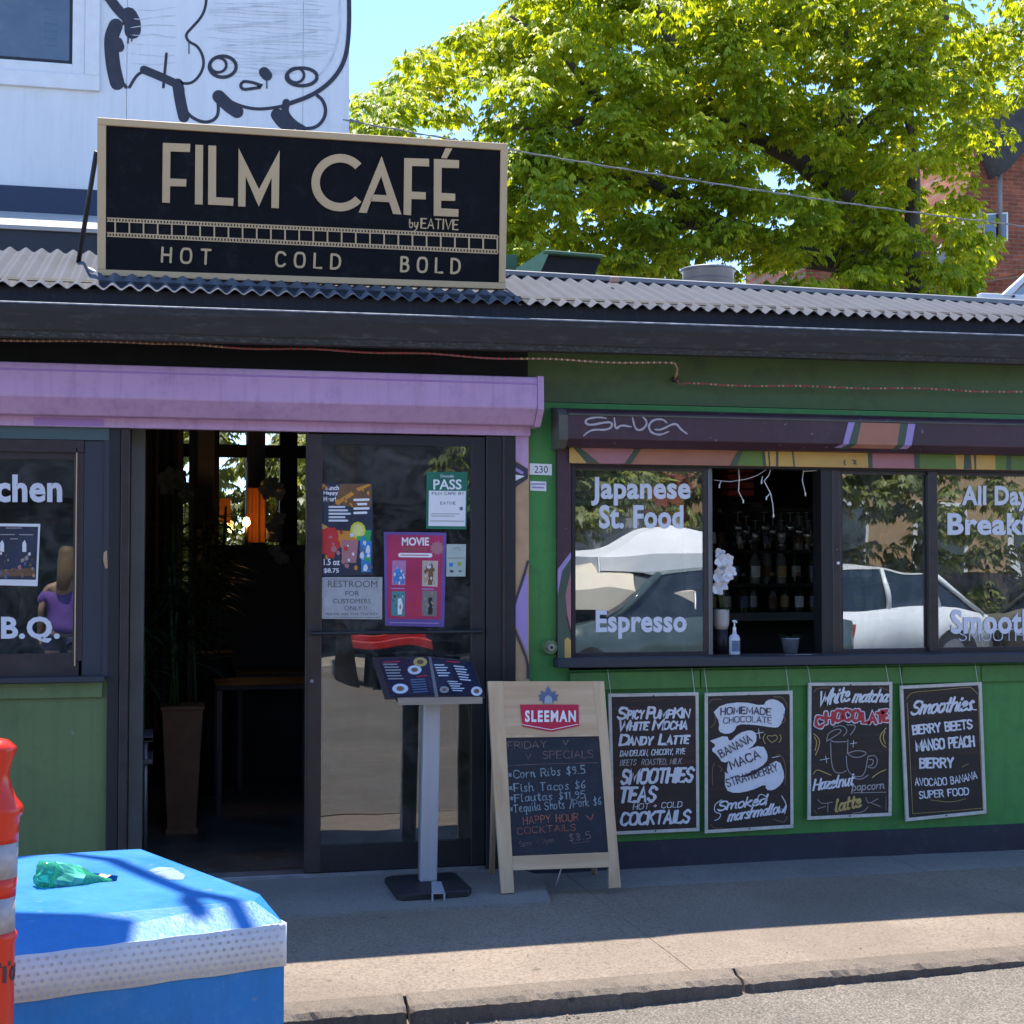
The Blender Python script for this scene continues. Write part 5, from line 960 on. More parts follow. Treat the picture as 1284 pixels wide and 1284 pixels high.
# poster in the left window
PW = YP
YP = .026
def zl_(x, y): return (x*.2568, 540+y*.257)
t = notice('band_poster', [(-30, 656), (50.5, 657), (47, 735), (-33, 733)], 'dark band photo poster with a white border in the left window', WHITE)
YP = .026
pp2(t, 'picture', [(-27, 659.5), (47.8, 660.5), (45, 727), (-30, 726)], NVP)
ln(t, 'print', [[zl_(30, 475), zl_(105, 475)], [zl_(0, 507), zl_(70, 507)], [zl_(95, 507), zl_(160, 508)], [zl_(50, 528), zl_(85, 528)]], 1.2, CGRY, 3)
rr = random.Random(5)
for k in range(46):
    x = rr.uniform(-26, 42); y = rr.uniform(690, 722); s = rr.uniform(2, 5); pp2(t, 'picture', [(x, y), (x+s*.7, y-s*.4), (x+s, y+s*.6), (x+s*.3, y+s)], rr.choice([TERRA, PINK, TAN, WHITE, STEEL, CDIM, NVP, SBLU]), 2+k % 7)
for x in (2, 30): pp2(t, 'picture', [(x-2, 681), (x+1, 677), (x+3, 682), (x+3, 692), (x-2, 692)], WHITE, 4)
pp2(t, 'picture', [(-28, 716), (44, 712), (44.5, 722), (-29, 724)], TERRA, 2)
YP = PW
# ------------------------------------------------------------------ rope lights under the eave
def wavy(a, b_, n, amp, seed, Y):
    r_ = random.Random(seed); out = []
    for i in range(n+1):
        t = i/n; x = a[0]+(b_[0]-a[0])*t; y = a[1]+(b_[1]-a[1])*t; out.append(W(x, y+amp*math.sin(i*.9+seed)+amp*.5*math.sin(i*.37), Y))
    return out
CLR = mat('clear rope light tube', (.2, .12, .1), .3, var=.2, bump=0); REDG = mat('red rope light bead', (.5, .04, .03), .3, bump=0); AMB = mat('amber rope light bead', (.55, .3, .12), .3, bump=0)
def rope(label, pts, cols):
    t = thing('rope_light', label, 'rope light', pts[0]); tube('tube', pts, .0045, CLR, t, 6)
    acc = {}
    for i in range(len(pts)-1):
        a, b_ = pts[i], pts[i+1]; nb = max(1, int((b_-a).length/.022))
        for j in range(nb):
            p = a.lerp(b_, (j+.5)/nb); s = .0045; m_ = cols(i/len(pts), j); 
            acc.setdefault(m_, []).append(boxvf(p.x-s*.9, p.x+s*.9, p.y-s-.003, p.y+s-.003, p.z-s, p.z+s))
    for m_, pr in acc.items(): mesh('beads', *join(pr), m_, t)['kind'] = 'stuff'
p1 = wavy((-160, 423), (180, 430), 14, .6, 1, -.29)+wavy((195, 431), (845, 457), 30, 1.2, 3, -.27)+[W(849, 462, -.2), W(846, 474, -.03)]
rope('red and amber rope light strung under the gutter above the lilac shutter box', p1, lambda f, j: REDG if .38 < f < .75 else AMB)
p2 = [W(846, 474, -.03), W(853, 482, -.04)]+wavy((862, 481), (1500, 497), 30, .9, 5, -.06)
rope('amber rope light along the green wall above the maroon shutter box', p2, lambda f, j: AMB if j % 3 else REDG)
sc1 = W(846, 476, -.02); t = thing('cable_hook', 'black hook holding the rope lights on the green wall', 'hook', sc1); lathe('hook_base', [(.0, -.014), (.016, -.01), (.016, .012), (0, .014)], sc1, BLACK, t, 12); tube('hook_arm', [sc1, sc1+Vector((.005, -.03, .02)), sc1+Vector((0, -.04, .04))], .003, STEEL, t, 5)
PB = mat('yellow red print band', (.5, .2, .03), .5)

# ------------------------------------------------------------------ things on the roof behind
HG = mat('green duct paint', (.05, .13, .06), .5, var=.15, stain=(.1, .15, .1)); HGL = mat('pale green duct side', (.16, .3, .17), .5, var=.1)
hd = thing('roof_duct_hood', 'green sheet metal vent hood behind the roof beside the sign', 'vent hood', W(700, 345, 1.3))
ppoly('side_plate', [(648, 336), (684, 313), (690, 314), (676, 345), (648, 343)], 1.29, .02, HGL, hd)
ppoly('hood_front', [(684, 318), (755, 320), (744, 350), (670, 348)], 1.32, .5, SOFFIT, hd); ppoly('hood_lip', [(684, 313), (757, 319), (756, 323), (682, 317.5)], 1.28, .5, HG, hd, bevel=.004)
ppoly('duct', [(630, 320), (648, 319), (650, 345), (630, 345)], 1.5, .3, HG, hd)
rc = W(888, 357, 1.5); rv = thing('round_roof_vent', 'round grey metal roof vent with a flat lid beyond the roof edge', 'roof vent', rc)
lathe('drum', [(.155, -.1), (.158, .075), (.166, .08)], rc, STEEL, rv, 32); lathe('lid', [(.0, .1), (.1, .1), (.168, .094), (.172, .088), (.172, .08), (.1, .078)], rc, TRIM, rv, 32)
lathe('seam', [(.1585, .02), (.161, .022), (.1585, .025)], rc, TRIM, rv, 32)
q = W(772, 351, .2); tag(box('brick_scrap', q.x-.022, q.x+.022, q.y, q.y+.04, q.z-.01, q.z+.018, BRD if 0 else mat('pinkish brick scrap', (.4, .25, .2), .9), bevel=.004), 'small broken brick lying on the grey roof edge', 'brick')
skf = thing('roof_light_frame', 'white metal roof light frame with a raised strut at the right end of the roof', 'roof light', W(1260, 375, 1.0))
ppoly('base_rail', [(1231, 367), (1400, 375), (1400, 386), (1231, 377)], 1.0, .06, WHITE, skf, bevel=.003); ppoly('strut', [(1257, 370), (1292, 338), (1300, 338), (1268, 371)], .99, .04, WHITE, skf, bevel=.003)
ppoly('pane', [(1270, 370), (1300, 342), (1400, 345), (1400, 374)], 1.03, .008, GLASSU, skf)
for x in (1270, ): disc('bolt', W(x, 372, .99), .008, .975, .99, BLACK, skf, 8)
# overhead cables
CAB = mat('grey overhead cable', (.2, .2, .2), .5); 
def cable(label, a, b_, sag, r, m, ya=2.5, yb=3.5, wrap=False, n=30):
    A, B = W(*a, ya), W(*b_, yb); pts = []
    for i in range(n+1): t = i/n; p = A.lerp(B, t); p.z -= sag*4*t*(1-t); pts.append(p)
    if wrap:
        t_ = thing('overhead_cable', label, 'cable', pts[0]); tube('cable_core', pts, r, m, t_, 6)
        q = []; 
        for i in range(n*12): t = i/(n*12); p = A.lerp(B, t); p.z -= sag*4*t*(1-t); an = t*150; q.append(p+Vector((0, math.cos(an)*r*1.5, math.sin(an)*r*1.7)))
        tube('cable_wrap', q, r*.55, m, t_, 5)
    else: tag(tube('overhead_cable', pts, r, m, None, 6), label, 'cable')
cable('twisted pale cable crossing in front of the big tree', (430, 150), (1420, 299), .06, .0045, CAB, wrap=True)
cable('thin brown cable low in front of the brick house', (1130, 358), (1420, 312), .02, .006, TERRA, 9, 9)
cable('second thin cable below it against the brick house', (1130, 366), (1420, 322), .03, .006, CAB, 9, 9)

# ------------------------------------------------------------------ red brick house
hs = thing('brick_house', 'red brick house with dark shingle roof partly hidden by the tree at right', 'house', W(1300, 500, 17))
SHG = mat('dark roof shingles', (.05, .048, .05), .9, var=.4, sc=8, bump=.5, bsc=20)
def hx(px, py, Y=17): return W(px, py, Y)
def hp(name, px, Y, th, m, par=hs): return ppoly(name, px, Y, th, m, par)
hp('wall', [(1010, 420), (1010, 300), (1080, 245), (1150, 300), (1150, 420)], 19, 3, BRICK)
hp('wall', [(1208, 420), (1208, 250), (1238, 148), (1450, 60), (1450, 420)], 17, 4, BRICK)
hp('chimney_breast', [(1211, 330), (1213, 255), (1245, 262), (1243, 330)], 16.9, .1, BRICK)
hp('roof', [(1234, 172), (1240, 120), (1290, 118), (1460, 20), (1460, 62), (1285, 190), (1262, 215), (1246, 160)], 16.4, .8, SHG); hp('roof', [(1150, 345), (1205, 292), (1230, 262), (1232, 285), (1200, 320), (1165, 352)], 16.6, .5, TRIM)
hp('roof', [(1000, 300), (1080, 236), (1160, 300), (1150, 306), (1080, 250), (1010, 306)], 18.5, 1.2, SHG)
hp('gutter', [(1150, 352), (1205, 318), (1206, 322), (1152, 357)], 16.5, .1, WHITE)
hp('porch_roof', [(1130, 362), (1284, 325), (1450, 318), (1450, 330), (1290, 340), (1132, 372)], 15.5, .8, BRICK)
for q in ([(1236, 270), (1262, 268), (1262, 300), (1236, 303)], [(1190, 352), (1228, 345), (1228, 362), (1190, 366)], [(1048, 310), (1066, 310), (1066, 335), (1048, 335)]):
    wd_ = hp('window', [(q[0][0]-2, q[0][1]-2), (q[1][0]+2, q[1][1]-2), (q[2][0]+2, q[2][1]+2), (q[3][0]-2, q[3][1]+2)], 16.85 if q[0][0] > 1100 else 18.9, .2, WHITE); hp('pane', q, 16.83 if q[0][0] > 1100 else 18.88, .02, GLASSU, wd_)
tube('downpipe', [hx(1254, 200, 16.8), hx(1254, 300, 16.8)], .04, TRIM, hs, 8)

# ------------------------------------------------------------------ trees
def leafmesh(name, centers, m, per=60, size=.13, seed=3, parent=None, droop=.7):
    """palmate leaves hung over clumps: centers = [(x,y,z,r)]"""
    g = np.random.default_rng(seed); K = len(centers); c = np.array(centers); n = K*per
    idx = np.repeat(np.arange(K), per); th = g.uniform(0, 2*np.pi, n); u = g.uniform(-.35, 1, n); rr_ = c[idx, 3]*g.uniform(.55, 1.05, n)
    s = np.sqrt(1-u*u); P = np.stack([c[idx, 0]+rr_*s*np.cos(th), c[idx, 1]+rr_*s*np.sin(th), c[idx, 2]+rr_*u*.62], 1)
    out = np.stack([np.cos(th), np.sin(th), np.zeros(n)], 1); az0 = th+g.normal(0, .5, n)
    L = size*g.uniform(.65, 1.25, n); nf = 5; V = []; 
    tiltd = np.clip(droop+g.normal(0, .3, n), -.1, 1.4)
    for j in range(nf):
        a = az0+(j-2)*.62; d = np.stack([np.cos(a)*np.cos(tiltd), np.sin(a)*np.cos(tiltd), -np.sin(tiltd)], 1); sd = np.stack([-np.sin(a), np.cos(a), np.zeros(n)], 1)
        ll = (L*(1-.13*abs(j-2)))[:, None]; w_ = ll*.2
        mid = P+d*ll*.6+np.array([0, 0, .02])*ll; tip = P+d*ll+np.array([0, 0, -.25])*ll
        V += [P, mid+sd*w_, tip, mid-sd*w_]
    V = np.stack(V, 1).reshape(-1, 3)                        # n,20,3
    nv = len(V); q = np.arange(nv//4)*4
    # leaflets of one leaf share island through the stalk point: 5 quads, same first vertex
    F = np.stack([q, q+1, q+2, q+3], 1); F[:, 0] = (q//20)*20
    me = bpy.data.meshes.new(name); o3 = np.array(M4(parent).inverted()) if parent else np.eye(4)
    V = V@o3[:3, :3].T+o3[:3, 3]
    me.vertices.add(nv); me.vertices.foreach_set('co', V.astype(np.float32).ravel())
    me.loops.add(len(F)*4); me.loops.foreach_set('vertex_index', F.astype(np.int32).ravel()); me.polygons.add(len(F)); me.polygons.foreach_set('loop_start', np.arange(len(F), dtype=np.int32)*4)
    me.update(calc_edges=True); me.materials.append(m)
    o = bpy.data.objects.new(name, me); C.objects.link(o)
    if parent: o.parent = parent
    o['kind'] = 'stuff'; return o
tr = thing('big_tree', 'big spreading tree in yellow-green spring leaf behind the cafe roof', 'tree', (7.3, 9.5, 0))
g_ = random.Random(21); cl = []
EDGE = [(432, 170), (445, 118), (480, 96), (520, 55), (560, 38), (600, 18), (640, -8), (700, -40)]
def inside(px, py):
    if px > 700: pass
    else:
        for (ax_, ay_), (bx_, by_) in zip(EDGE, EDGE[1:]):
            if ax_ <= px < bx_ and py < ay_+(by_-ay_)*(px-ax_)/(bx_-ax_)+20: return False
        if px < 445: return False
    if px > 1250 and 125 < py < 420: return False
    if px > 1215 and 260 < py: return False
    if px > 1130 and py > 285 and g_.random() < .55: return False
    if 1010 < px < 1110 and py > 290 and g_.random() < .3: return False
    if px > 1150 and py < 110 and g_.random() < .35: return False
    return True
def gap(p): return hsh(p.x*1.0+.4, p.z*1.15+p.y*.22, .62)+.35*hsh(p.z*2+3, p.x*1.7, .8)
n_try = 0
while len(cl) < 860 and n_try < 20000:
    n_try += 1
    px = g_.uniform(430, 1420); py = g_.uniform(-150, 400); Y = g_.uniform(7.8, 12.2)
    if py < -20 and g_.random() < .6: continue
    if not inside(px, py): continue
    p = W(px, py, Y)
    if gap(p) < -.48: continue
    cl.append((p.x, p.y, p.z, g_.uniform(.22, .42)))
leafmesh('crown', cl, LEAF, per=78, size=.098, parent=tr)
def limb(px, r, name='limb', par=tr, m=BARK):
    return tube(name, [W(x, y, Y) for x, y, Y in px], r, m, par, 10)
limb([(1080, 900, 10), (1085, 420, 10), (1093, 330, 10), (1088, 270, 10), (1060, 190, 10), (1055, 90, 10), (1080, -60, 10)], [.36, .3, .26, .2, .15, .11, .07], 'trunk')
limb([(1093, 330, 10), (1000, 320, 9.7), (960, 300, 9.4), (920, 285, 9.2), (860, 280, 9), (780, 300, 8.8)], [.2, .15, .13, .11, .07, .03])
limb([(1088, 275, 10), (1000, 200, 9.6), (900, 150, 9.3), (830, 30, 9.2), (800, -60, 9.2)], [.16, .11, .09, .06, .03]); limb([(1060, 190, 10), (1140, 110, 9.8), (1178, 20, 9.8), (1170, -60, 9.8)], [.14, .12, .13, .12])
limb([(1178, 70, 9.8), (1230, 45, 9.7), (1300, 40, 9.6), (1380, 10, 9.6)], [.07, .055, .04, .03]); limb([(900, 150, 9.3), (760, 140, 9), (690, 165, 8.8), (640, 160, 8.7)], [.09, .06, .035, .012])
limb([(1000, 200, 9.6), (940, 90, 9.4), (925, 0, 9.2)], [.09, .06, .04]); limb([(760, 140, 9), (700, 60, 8.9), (640, 20, 8.8)], [.05, .035, .015]); limb([(920, 285, 9.2), (800, 220, 9), (700, 230, 8.9), (640, 260, 8.8)], [.06, .05, .03, .015])
t2 = thing('slim_tree', 'slim bare-trunked tree standing in front of the brick house', 'tree', W(1145, 900, 9)); limb([(1150, 900, 9), (1147, 380, 9), (1143, 300, 9), (1146, 220, 9), (1138, 120, 9)], [.13, .12, .1, .075, .05], 'trunk', t2)
cl2 = []
for k in range(60):
    px = g_.uniform(1070, 1240); py = g_.uniform(290, 390); p = W(px, py, g_.uniform(8, 10)); cl2.append((p.x, p.y, p.z, g_.uniform(.15, .26)))
leafmesh('crown', cl2, LEAF, per=24, size=.12, seed=9, parent=t2)
# shrubs behind the cafe seen through its back windows
sh = thing('back_garden_shrub', 'leafy shrub seen through the back windows of the cafe', 'shrub', W(320, 900, 8.5)); cl3 = []
for k in range(150): p = W(g_.uniform(180, 430), g_.uniform(500, 800), g_.uniform(7.6, 9.5)); cl3.append((p.x, p.y, p.z, g_.uniform(.2, .35)))
leafmesh('foliage', cl3, LEAF2, per=34, size=.13, seed=4, parent=sh); tube('stem', [W(320, 1000, 8.5), W(320, 640, 8.5)], .05, BARK, sh, 6)

# ------------------------------------------------------------------ concrete barrier block with tape, bottle, delineator
BLU = mat('bright blue masonry paint', (.01, .19, .52), .5, streak=.3, chips=.5, var=.1, sc=4, bump=.8, bsc=55, bd=.003, stain=(.1, .3, .6), sstain=.35)
ZT = .70; ZF = .655
cP = lambda x, y, z: G(x, y, z)
top = [cP(-180, 1086, ZT), cP(173, 1064.5, ZT), cP(285, 1106, ZT), cP(318, 1129, ZT), cP(-180, 1172, ZT)]
edge = [cP(-200, 1096, ZT), cP(176, 1064.5, ZT-.004), cP(326, 1121, ZF+.045), cP(356.5, 1158, ZF), cP(230, 1173.5, ZF), cP(24, 1199, ZF), cP(-180, 1224, ZF)]
edge[4] = edge[3].lerp(edge[5], .38); edge[6] = edge[3]+(edge[5]-edge[3])*1.62
bl = thing('concrete_barrier', 'bright blue painted concrete block with a white tape band at the kerb', 'barrier', (edge[3].x-.6, edge[3].y+.3, ZR))
def ringmesh():
    """top sheet with recess hole, subdivided, rough paint edge"""
    bm = bmesh.new(); 
    tv = [bm.verts.new(v) for v in top]; ev = [bm.verts.new(v) for v in edge]; bv = [bm.verts.new((v.x, v.y, ZR-.02)) for v in edge]
    bm.faces.new(tv); n = 7
    for t in ((0, 1, 0, 1), (1, 2, 1, 2), (2, 3, 2, 3)): bm.faces.new((tv[t[0]], ev[t[2]], ev[t[3]], tv[t[1]]))
    bm.faces.new((tv[3], ev[3], ev[4], ev[5], ev[6], tv[4])); bm.faces.new((tv[4], ev[6], ev[0], tv[0]))
    for i in range(n): bm.faces.new((ev[i], bv[i], bv[(i+1) % n], ev[(i+1) % n]))
    bm.faces.new(list(reversed(bv)))
    bmesh.ops.remove_doubles(bm, verts=bm.verts, dist=1e-4)
    bmesh.ops.recalc_face_normals(bm, faces=bm.faces)
    ed = [e for e in bm.edges if (e.verts[0].co.z > ZF-.01 and e.verts[1].co.z > ZF-.01)]
    bmesh.ops.bevel(bm, geom=ed, offset=.04, segments=5, affect='EDGES', profile=.5, clamp_overlap=True)
    me = bpy.data.meshes.new('block'); bm.to_mesh(me); bm.free(); return me
me = ringmesh(); inv = M4(bl).inverted(); me.transform(inv); me.materials.append(BLU); o = bpy.data.objects.new('block', me); C.objects.link(o); o.parent = bl
# lifting hole cut with a boolean
hc = [cP(60, 1103, ZT), cP(100, 1109, ZT), cP(146, 1105, ZT), cP(148, 1098, ZT), cP(105, 1093, ZT), cP(62, 1096, ZT)]
V, F = prism([v+Vector((0, 0, .05)) for v in hc], (0, 0, -.17)); cut = mesh('cut', V, F, BLU, bl); fix(cut)
md = o.modifiers.new('hole', 'BOOLEAN'); md.object = cut; md.operation = 'DIFFERENCE'; md.solver = 'EXACT'; bpy.context.view_layer.update()
dg = bpy.context.evaluated_depsgraph_get(); nm = bpy.data.meshes.new_from_object(o.evaluated_get(dg)); o.modifiers.clear(); o.data = nm; nm.name = 'block'
bpy.data.objects.remove(cut)
m_, nt, n, l, b = nodes('white perforated reflective tape'); tc = n.new('ShaderNodeTexCoord'); sp = n.new('ShaderNodeSeparateXYZ'); l.new(tc.outputs['Object'], sp.inputs[0])
TAPE = m_
wv = noise(n, l, tc.outputs['Object'], 9, 4); r0 = ramp(n, l, wv.outputs[0], [(.3, (.62, .62, .66)), (.7, (.72, .72, .74))]); l.new(r0.outputs[0], b.inputs['Base Color']); b.inputs['Roughness'].default_value = .6; bumpn(n, l, wv.outputs[0], .4, .01, b)
TDOT = mat('grey tape dot', (.42, .42, .47), .6, var=.3, bump=0)
# tape: follows the front face, 4 mm proud
fA, fB, fC = edge[3], edge[5], edge[6]; fdir = (edge[6]-edge[3]); fdir.z = 0; fl = fdir.length; fdir.normalize(); fn = Vector((fdir.y, -fdir.x, 0)); fn = fn if fn.y < 0 else -fn
tz0, tz1 = hit(300, 1219, edge[3], fn).z, ZF+.004
tz0 = avg(hit(300, 1221, edge[3], fn).z, hit(60, 1249, edge[5], fn).z)
V = []; F = []; NN = 60
for i in range(NN+1):
    t = i/NN; 
    if t < .5: p = edge[3].lerp(edge[4], t*2*.9999) if t < .17 else None
    s = t*fl; base = None
    # walk along edge[3]->[4]->[5]->[6]
    segs = [edge[3], edge[4], edge[5], edge[6]]; acc = 0
    for a_, b__ in zip(segs, segs[1:]):
        L_ = Vector((b__.x-a_.x, b__.y-a_.y, 0)).length
        if s <= acc+L_+1e-6: k_ = (s-acc)/L_; base = a_.lerp(b__, k_); break
        acc += L_
    base = base or edge[6]; wob = .0008*math.sin(i*.7)
    off = .005+wob
    for z in (tz1-.002+.0012*math.sin(i*.9), (tz0+tz1)/2, tz0+.0015*math.sin(i*.5)): V.append(Vector((base.x, base.y, z))+fn*off)
    if i: k = 3*i; F += [(k-3, k, k+1, k-2), (k-2, k+1, k+2, k-1)]
# wrap over the right corner
k = len(V); c3 = edge[3]; e2 = Vector((edge[2].x-edge[3].x, edge[2].y-edge[3].y, 0)).normalized()
for z in (tz1-.002, (tz0+tz1)/2, tz0): V.append(Vector((c3.x, c3.y, z))-fdir*.006+fn*.002)
for z in (tz1-.002, (tz0+tz1)/2, tz0): V.append(Vector((c3.x, c3.y, z))-fdir*.006+e2*.12)
F += [(0, 1, k+1, k), (1, 2, k+2, k+1), (k, k+1, k+4, k+3), (k+1, k+2, k+5, k+4)]
tp = mesh('reflective_tape', V, F, TAPE, bl, smooth=True); tp.modifiers.new('thick', 'SOLIDIFY').thickness = .002
dots = []; du = .022; rows = 6
for r_ in range(rows):
    for c_ in range(int(fl/du)):
        s = (c_+.5+.5*(r_ % 2))*du
        acc = 0
        for a_, b__ in zip(segs, segs[1:]):
            L_ = Vector((b__.x-a_.x, b__.y-a_.y, 0)).length
            if s <= acc+L_: base = a_.lerp(b__, (s-acc)/L_); break
            acc += L_
        z = tz1-.014-(tz1-tz0-.024)*r_/(rows-1)
        cc = Vector((base.x, base.y, z))+fn*.0105; dots.append(([cc+fdir*(.0045*math.cos(q))+Vector((0, 0, .0045*math.sin(q))) for q in [k*math.pi/4 for k in range(8)]], [tuple(range(8))]))
mesh('tape_dots', *join(dots), TDOT, tp)['kind'] = 'stuff'
STK = mat('worn grey sticker residue', (.2, .3, .42), .7, var=.4, sc=40)
mesh('worn_sticker', *prism([cP(x, y, ZT+.0015) for x, y in ((185, 1091), (200, 1087), (216, 1088), (232, 1097), (230, 1103), (212, 1103), (198, 1098))], (0, 0, -.001)), STK, bl)
for k in range(26):
    x = g_.uniform(300, 352); y = 1118+(x-300)*.7+g_.uniform(-6, 12)
for k in range(1): pass
# crushed bottle
GB, nt, n, l, b = nodes('green bottle plastic'); b.inputs['Base Color'].default_value = (.1, .75, .42, 1); b.inputs['Transmission Weight'].default_value = .7; b.inputs['Roughness'].default_value = .12; b.inputs['IOR'].default_value = 1.3
bc0, bc1 = cP(128, 1106, ZT-.005), cP(50, 1096, ZT+.035)
bd_ = (bc1-bc0).normalized(); prof = [(.002, -.002), (.012, 0), (.014, .02), (.013, .024), (.016, .03), (.026, .055), (.034, .08), (.036, .12), (.034, .15), (.035, .19), (.033, .215), (.02, .222), (.001, .22)]
prof = [(r*1.12, z*.92) for r, z in prof]
V, F = lathevf(prof, k=18); ax_m = Vector((0, 0, 1)).rotation_difference(bd_).to_matrix(); rr = random.Random(3)
def crush(v):
    v = Vector(v); h = v.z; a = math.atan2(v.y, v.x); k = 1-.3*max(0, math.sin(a*2+h*22))*max(0, min(1, h*14))-.06*abs(math.sin(a*5+h*70)); return Vector((v.x*k, v.y*k, h+.006*math.sin(a*3)))
t = thing('crushed_bottle', 'crushed green plastic bottle lying in the lifting hole of the blue block', 'bottle', bc0); pt0 = bc0-bd_*.02
mesh('bottle_body', [pt0+ax_m@crush(v) for v in V], F, GB, t, smooth=True)
LBL = mat('green silver label', (.08, .45, .3), .3, var=.5, sc=30); V, F = lathevf([(.0392, .083), (.041, .11), (.0407, .143), (.0392, .156)], k=18)
mesh('label', [pt0+ax_m@(crush(v)*1.0) for v in V], F, LBL, t)
lathe('cap', [(.0, -.0), (.013, .0), (.013, .014), (0, .014)], pt0+Vector((-.006, 0, -.004)), LBL, t, 12)
V = []; F = []
for k in range(9): a = k*.7; V.append(cP(130, 1101, ZT-.005)+Vector((.035*math.cos(a)*rr.uniform(.5, 1), .02*math.sin(a), .012*rr.random())))
for k in range(1, 8): F.append((0, k, k+1))
tag(mesh('paper_scrap', V, F+[(0, 8, 1)], mat('brownish crumpled paper', (.45, .36, .26), .8, var=.5, sc=60)), 'crumpled brown paper scrap beside the bottle on the blue block', 'litter')
# delineator post
dpx, dpy = -6, -3.42; dx_ = W(dpx, 1100, dpy).x
def dz(py): return W(20, py, dpy).z
rpx = (W(100, 1100, dpy).x-W(0, 1100, dpy).x)/100
ORG = mat('orange red plastic post', (.72, .035, .012), .3, var=.06, sc=6, bump=.06, stain=(.4, .05, .03), sstain=.2); RFL = mat('silver reflective band', (.4, .38, .4), .4, var=.15, sc=60, bump=.1)
dl = thing('delineator_post', 'orange-red plastic delineator post with silver bands at the left edge', 'traffic post', (dx_, dpy, ZR))
pr = [(0, 925), (8, 925.5), (18, 929), (24.5, 936), (25, 941), (21, 950), (17, 963), (16.5, 972), (19, 985), (25, 999), (33, 1009), (35, 1015), (33.5, 1020), (30, 1024), (28.5, 1040), (28.8, 1054)]
rz = [(r*rpx, dz(y)) for r, y in pr]; rz = chaikin(rz[:3], 1)[:-1]+rz[3:]
lathe('head', list(reversed([(r, z) for r, z in rz])), (dx_, dpy, 0), ORG, dl, 36)
def seg(nm, y0, y1, r0, r1, m): return lathe(nm, [(r1*rpx, dz(y1)), (r0*rpx, dz(y0))], (dx_, dpy, 0), m, dl, 36)
seg('reflective_band', 1054, 1098, 28.4, 27.6, RFL); seg('collar', 1098, 1122, 27.4, 26, ORG); seg('reflective_band', 1122, 1166, 26, 25.4, RFL)
lathe('lower_tube', [(.055, ZR+.06), (25*rpx, dz(1284)), (25.6*rpx, dz(1180)), (28*rpx, dz(1176)), (28.4*rpx, dz(1170)), (26*rpx, dz(1166))], (dx_, dpy, 0), ORG, dl, 36)
lathe('rubber_base', [(.2, ZR), (.2, ZR+.03), (.16, ZR+.05), (.07, ZR+.07), (.0, ZR+.075)], (dx_, dpy, 0), RUBBER, dl, 28)
V_, F_ = font_mesh('Toronto', .035); xs_q = [v[0] for v in V_]; ys_q = [v[1] for v in V_]; rad = 26.4*rpx; zb_q, zt_q = dz(1227), dz(1201); Wc = .17; out = []
for v in V_:
    u = (v[0]-min(xs_q))/(max(xs_q)-min(xs_q)); a = math.atan2(-7-dpy, -dx_)+math.asin(5/25.7)+u*Wc/rad; out.append((dx_+rad*math.cos(a), dpy+rad*math.sin(a), zb_q+(v[1]-min(ys_q))/(max(ys_q)-min(ys_q))*(zt_q-zb_q)))
mesh('lettering', out, F_, MBLK, dl)
# unseen added caster: arm, fork and plate shaped to shade the blue block
sa = thing('shadow_caster_pole', 'steel street pole with a forked sign arm beside the blue block', 'street pole', (-2.3, -2.0, ZR))
tube('pole', [(-2.3, -2.0, ZR), (-2.3, -2.0, 5.3)], .04, STEEL, sa, 12)
def up_(px, py, h, z=ZT): p = cP(px, py, z); return p+SUN*(h/SUN.z)
tube('arm', [Vector((-2.3, -2.0, 4.8)), up_(60, 1068, 4.1), up_(140, 1078, 4.1), up_(190, 1100, 4.1), up_(240, 1120, 4.1)], .028, STEEL, sa, 8)
tube('fork', [up_(240, 1118, 4.1), up_(238, 1140, 4.12, .68), up_(252, 1172, 4.15, .64)], .03, STEEL, sa, 8); tube('fork', [up_(236, 1118, 4.1), up_(286, 1128, 4.1), up_(318, 1172, 4.15, .65)], .028, STEEL, sa, 8)
mesh('shadow_plate', *prism([up_(-150, 1150, 4.1, .68), up_(90, 1156, 4.1, .68), up_(172, 1174, 4.1, .65), up_(150, 1215, 4.1, .64), up_(-150, 1230, 4.1, .64)], (0, 0, .01)), STEEL, sa)

# grit and litter on the pavement and along the kerb
pr = []; r_ = random.Random(77)
for k in range(420):
    near = r_.random() < .55; x = r_.uniform(-.5, 5.2); y = (kyl(x)-.015-abs(r_.gauss(0, .05))) if near else r_.uniform(-1.85, -.3); z = ZR+.004 if near else ZS-.002
    s_ = r_.uniform(.002, .007)*(1.3 if near else .8); a = r_.uniform(0, 3.14); V = [(x+s_*math.cos(a+q)*r_.uniform(.6, 1.2), y+s_*math.sin(a+q)*r_.uniform(.6, 1.2), z) for q in (0, 1.57, 3.14, 4.71)]+[(x, y, z+s_*r_.uniform(.5, 1))]
    pr.append((V, [(0, 1, 4), (1, 2, 4), (2, 3, 4), (3, 0, 4)]))
o = mesh('grit', *join(pr), mat('mixed grit', (.25, .19, .15), .9, var=.6, sc=40)); o['kind'] = 'stuff'; o['label'] = 'loose grit and small stones scattered along the kerb and pavement'; o['category'] = 'grit'
BRK_ = mat('worn red brick piece', (.32, .13, .08), .9, var=.3, sc=30)
for k, (x, y, w_, lb) in enumerate(((440, 1272, .1, 'worn red brick sunk in the gutter nearest the blue block'), (640, 1243, .05, 'small broken brick lying in the gutter below the easel sign'), (985, 1222, .04, 'tiny brick fragment in the gutter right of the kerb joint'))):
    p = G(x, y, ZR); V, F = boxvf(p.x-w_, p.x+w_*.9, p.y-.02, p.y+.02, ZR-.02, ZR+.014); o = mesh('brick_fragment', V, F, BRK_); fix(o, .006); tag(o, lb, 'brick')
# ------------------------------------------------------------------ interior of the cafe
def P_(px, py, Y): return W(px, py, Y)
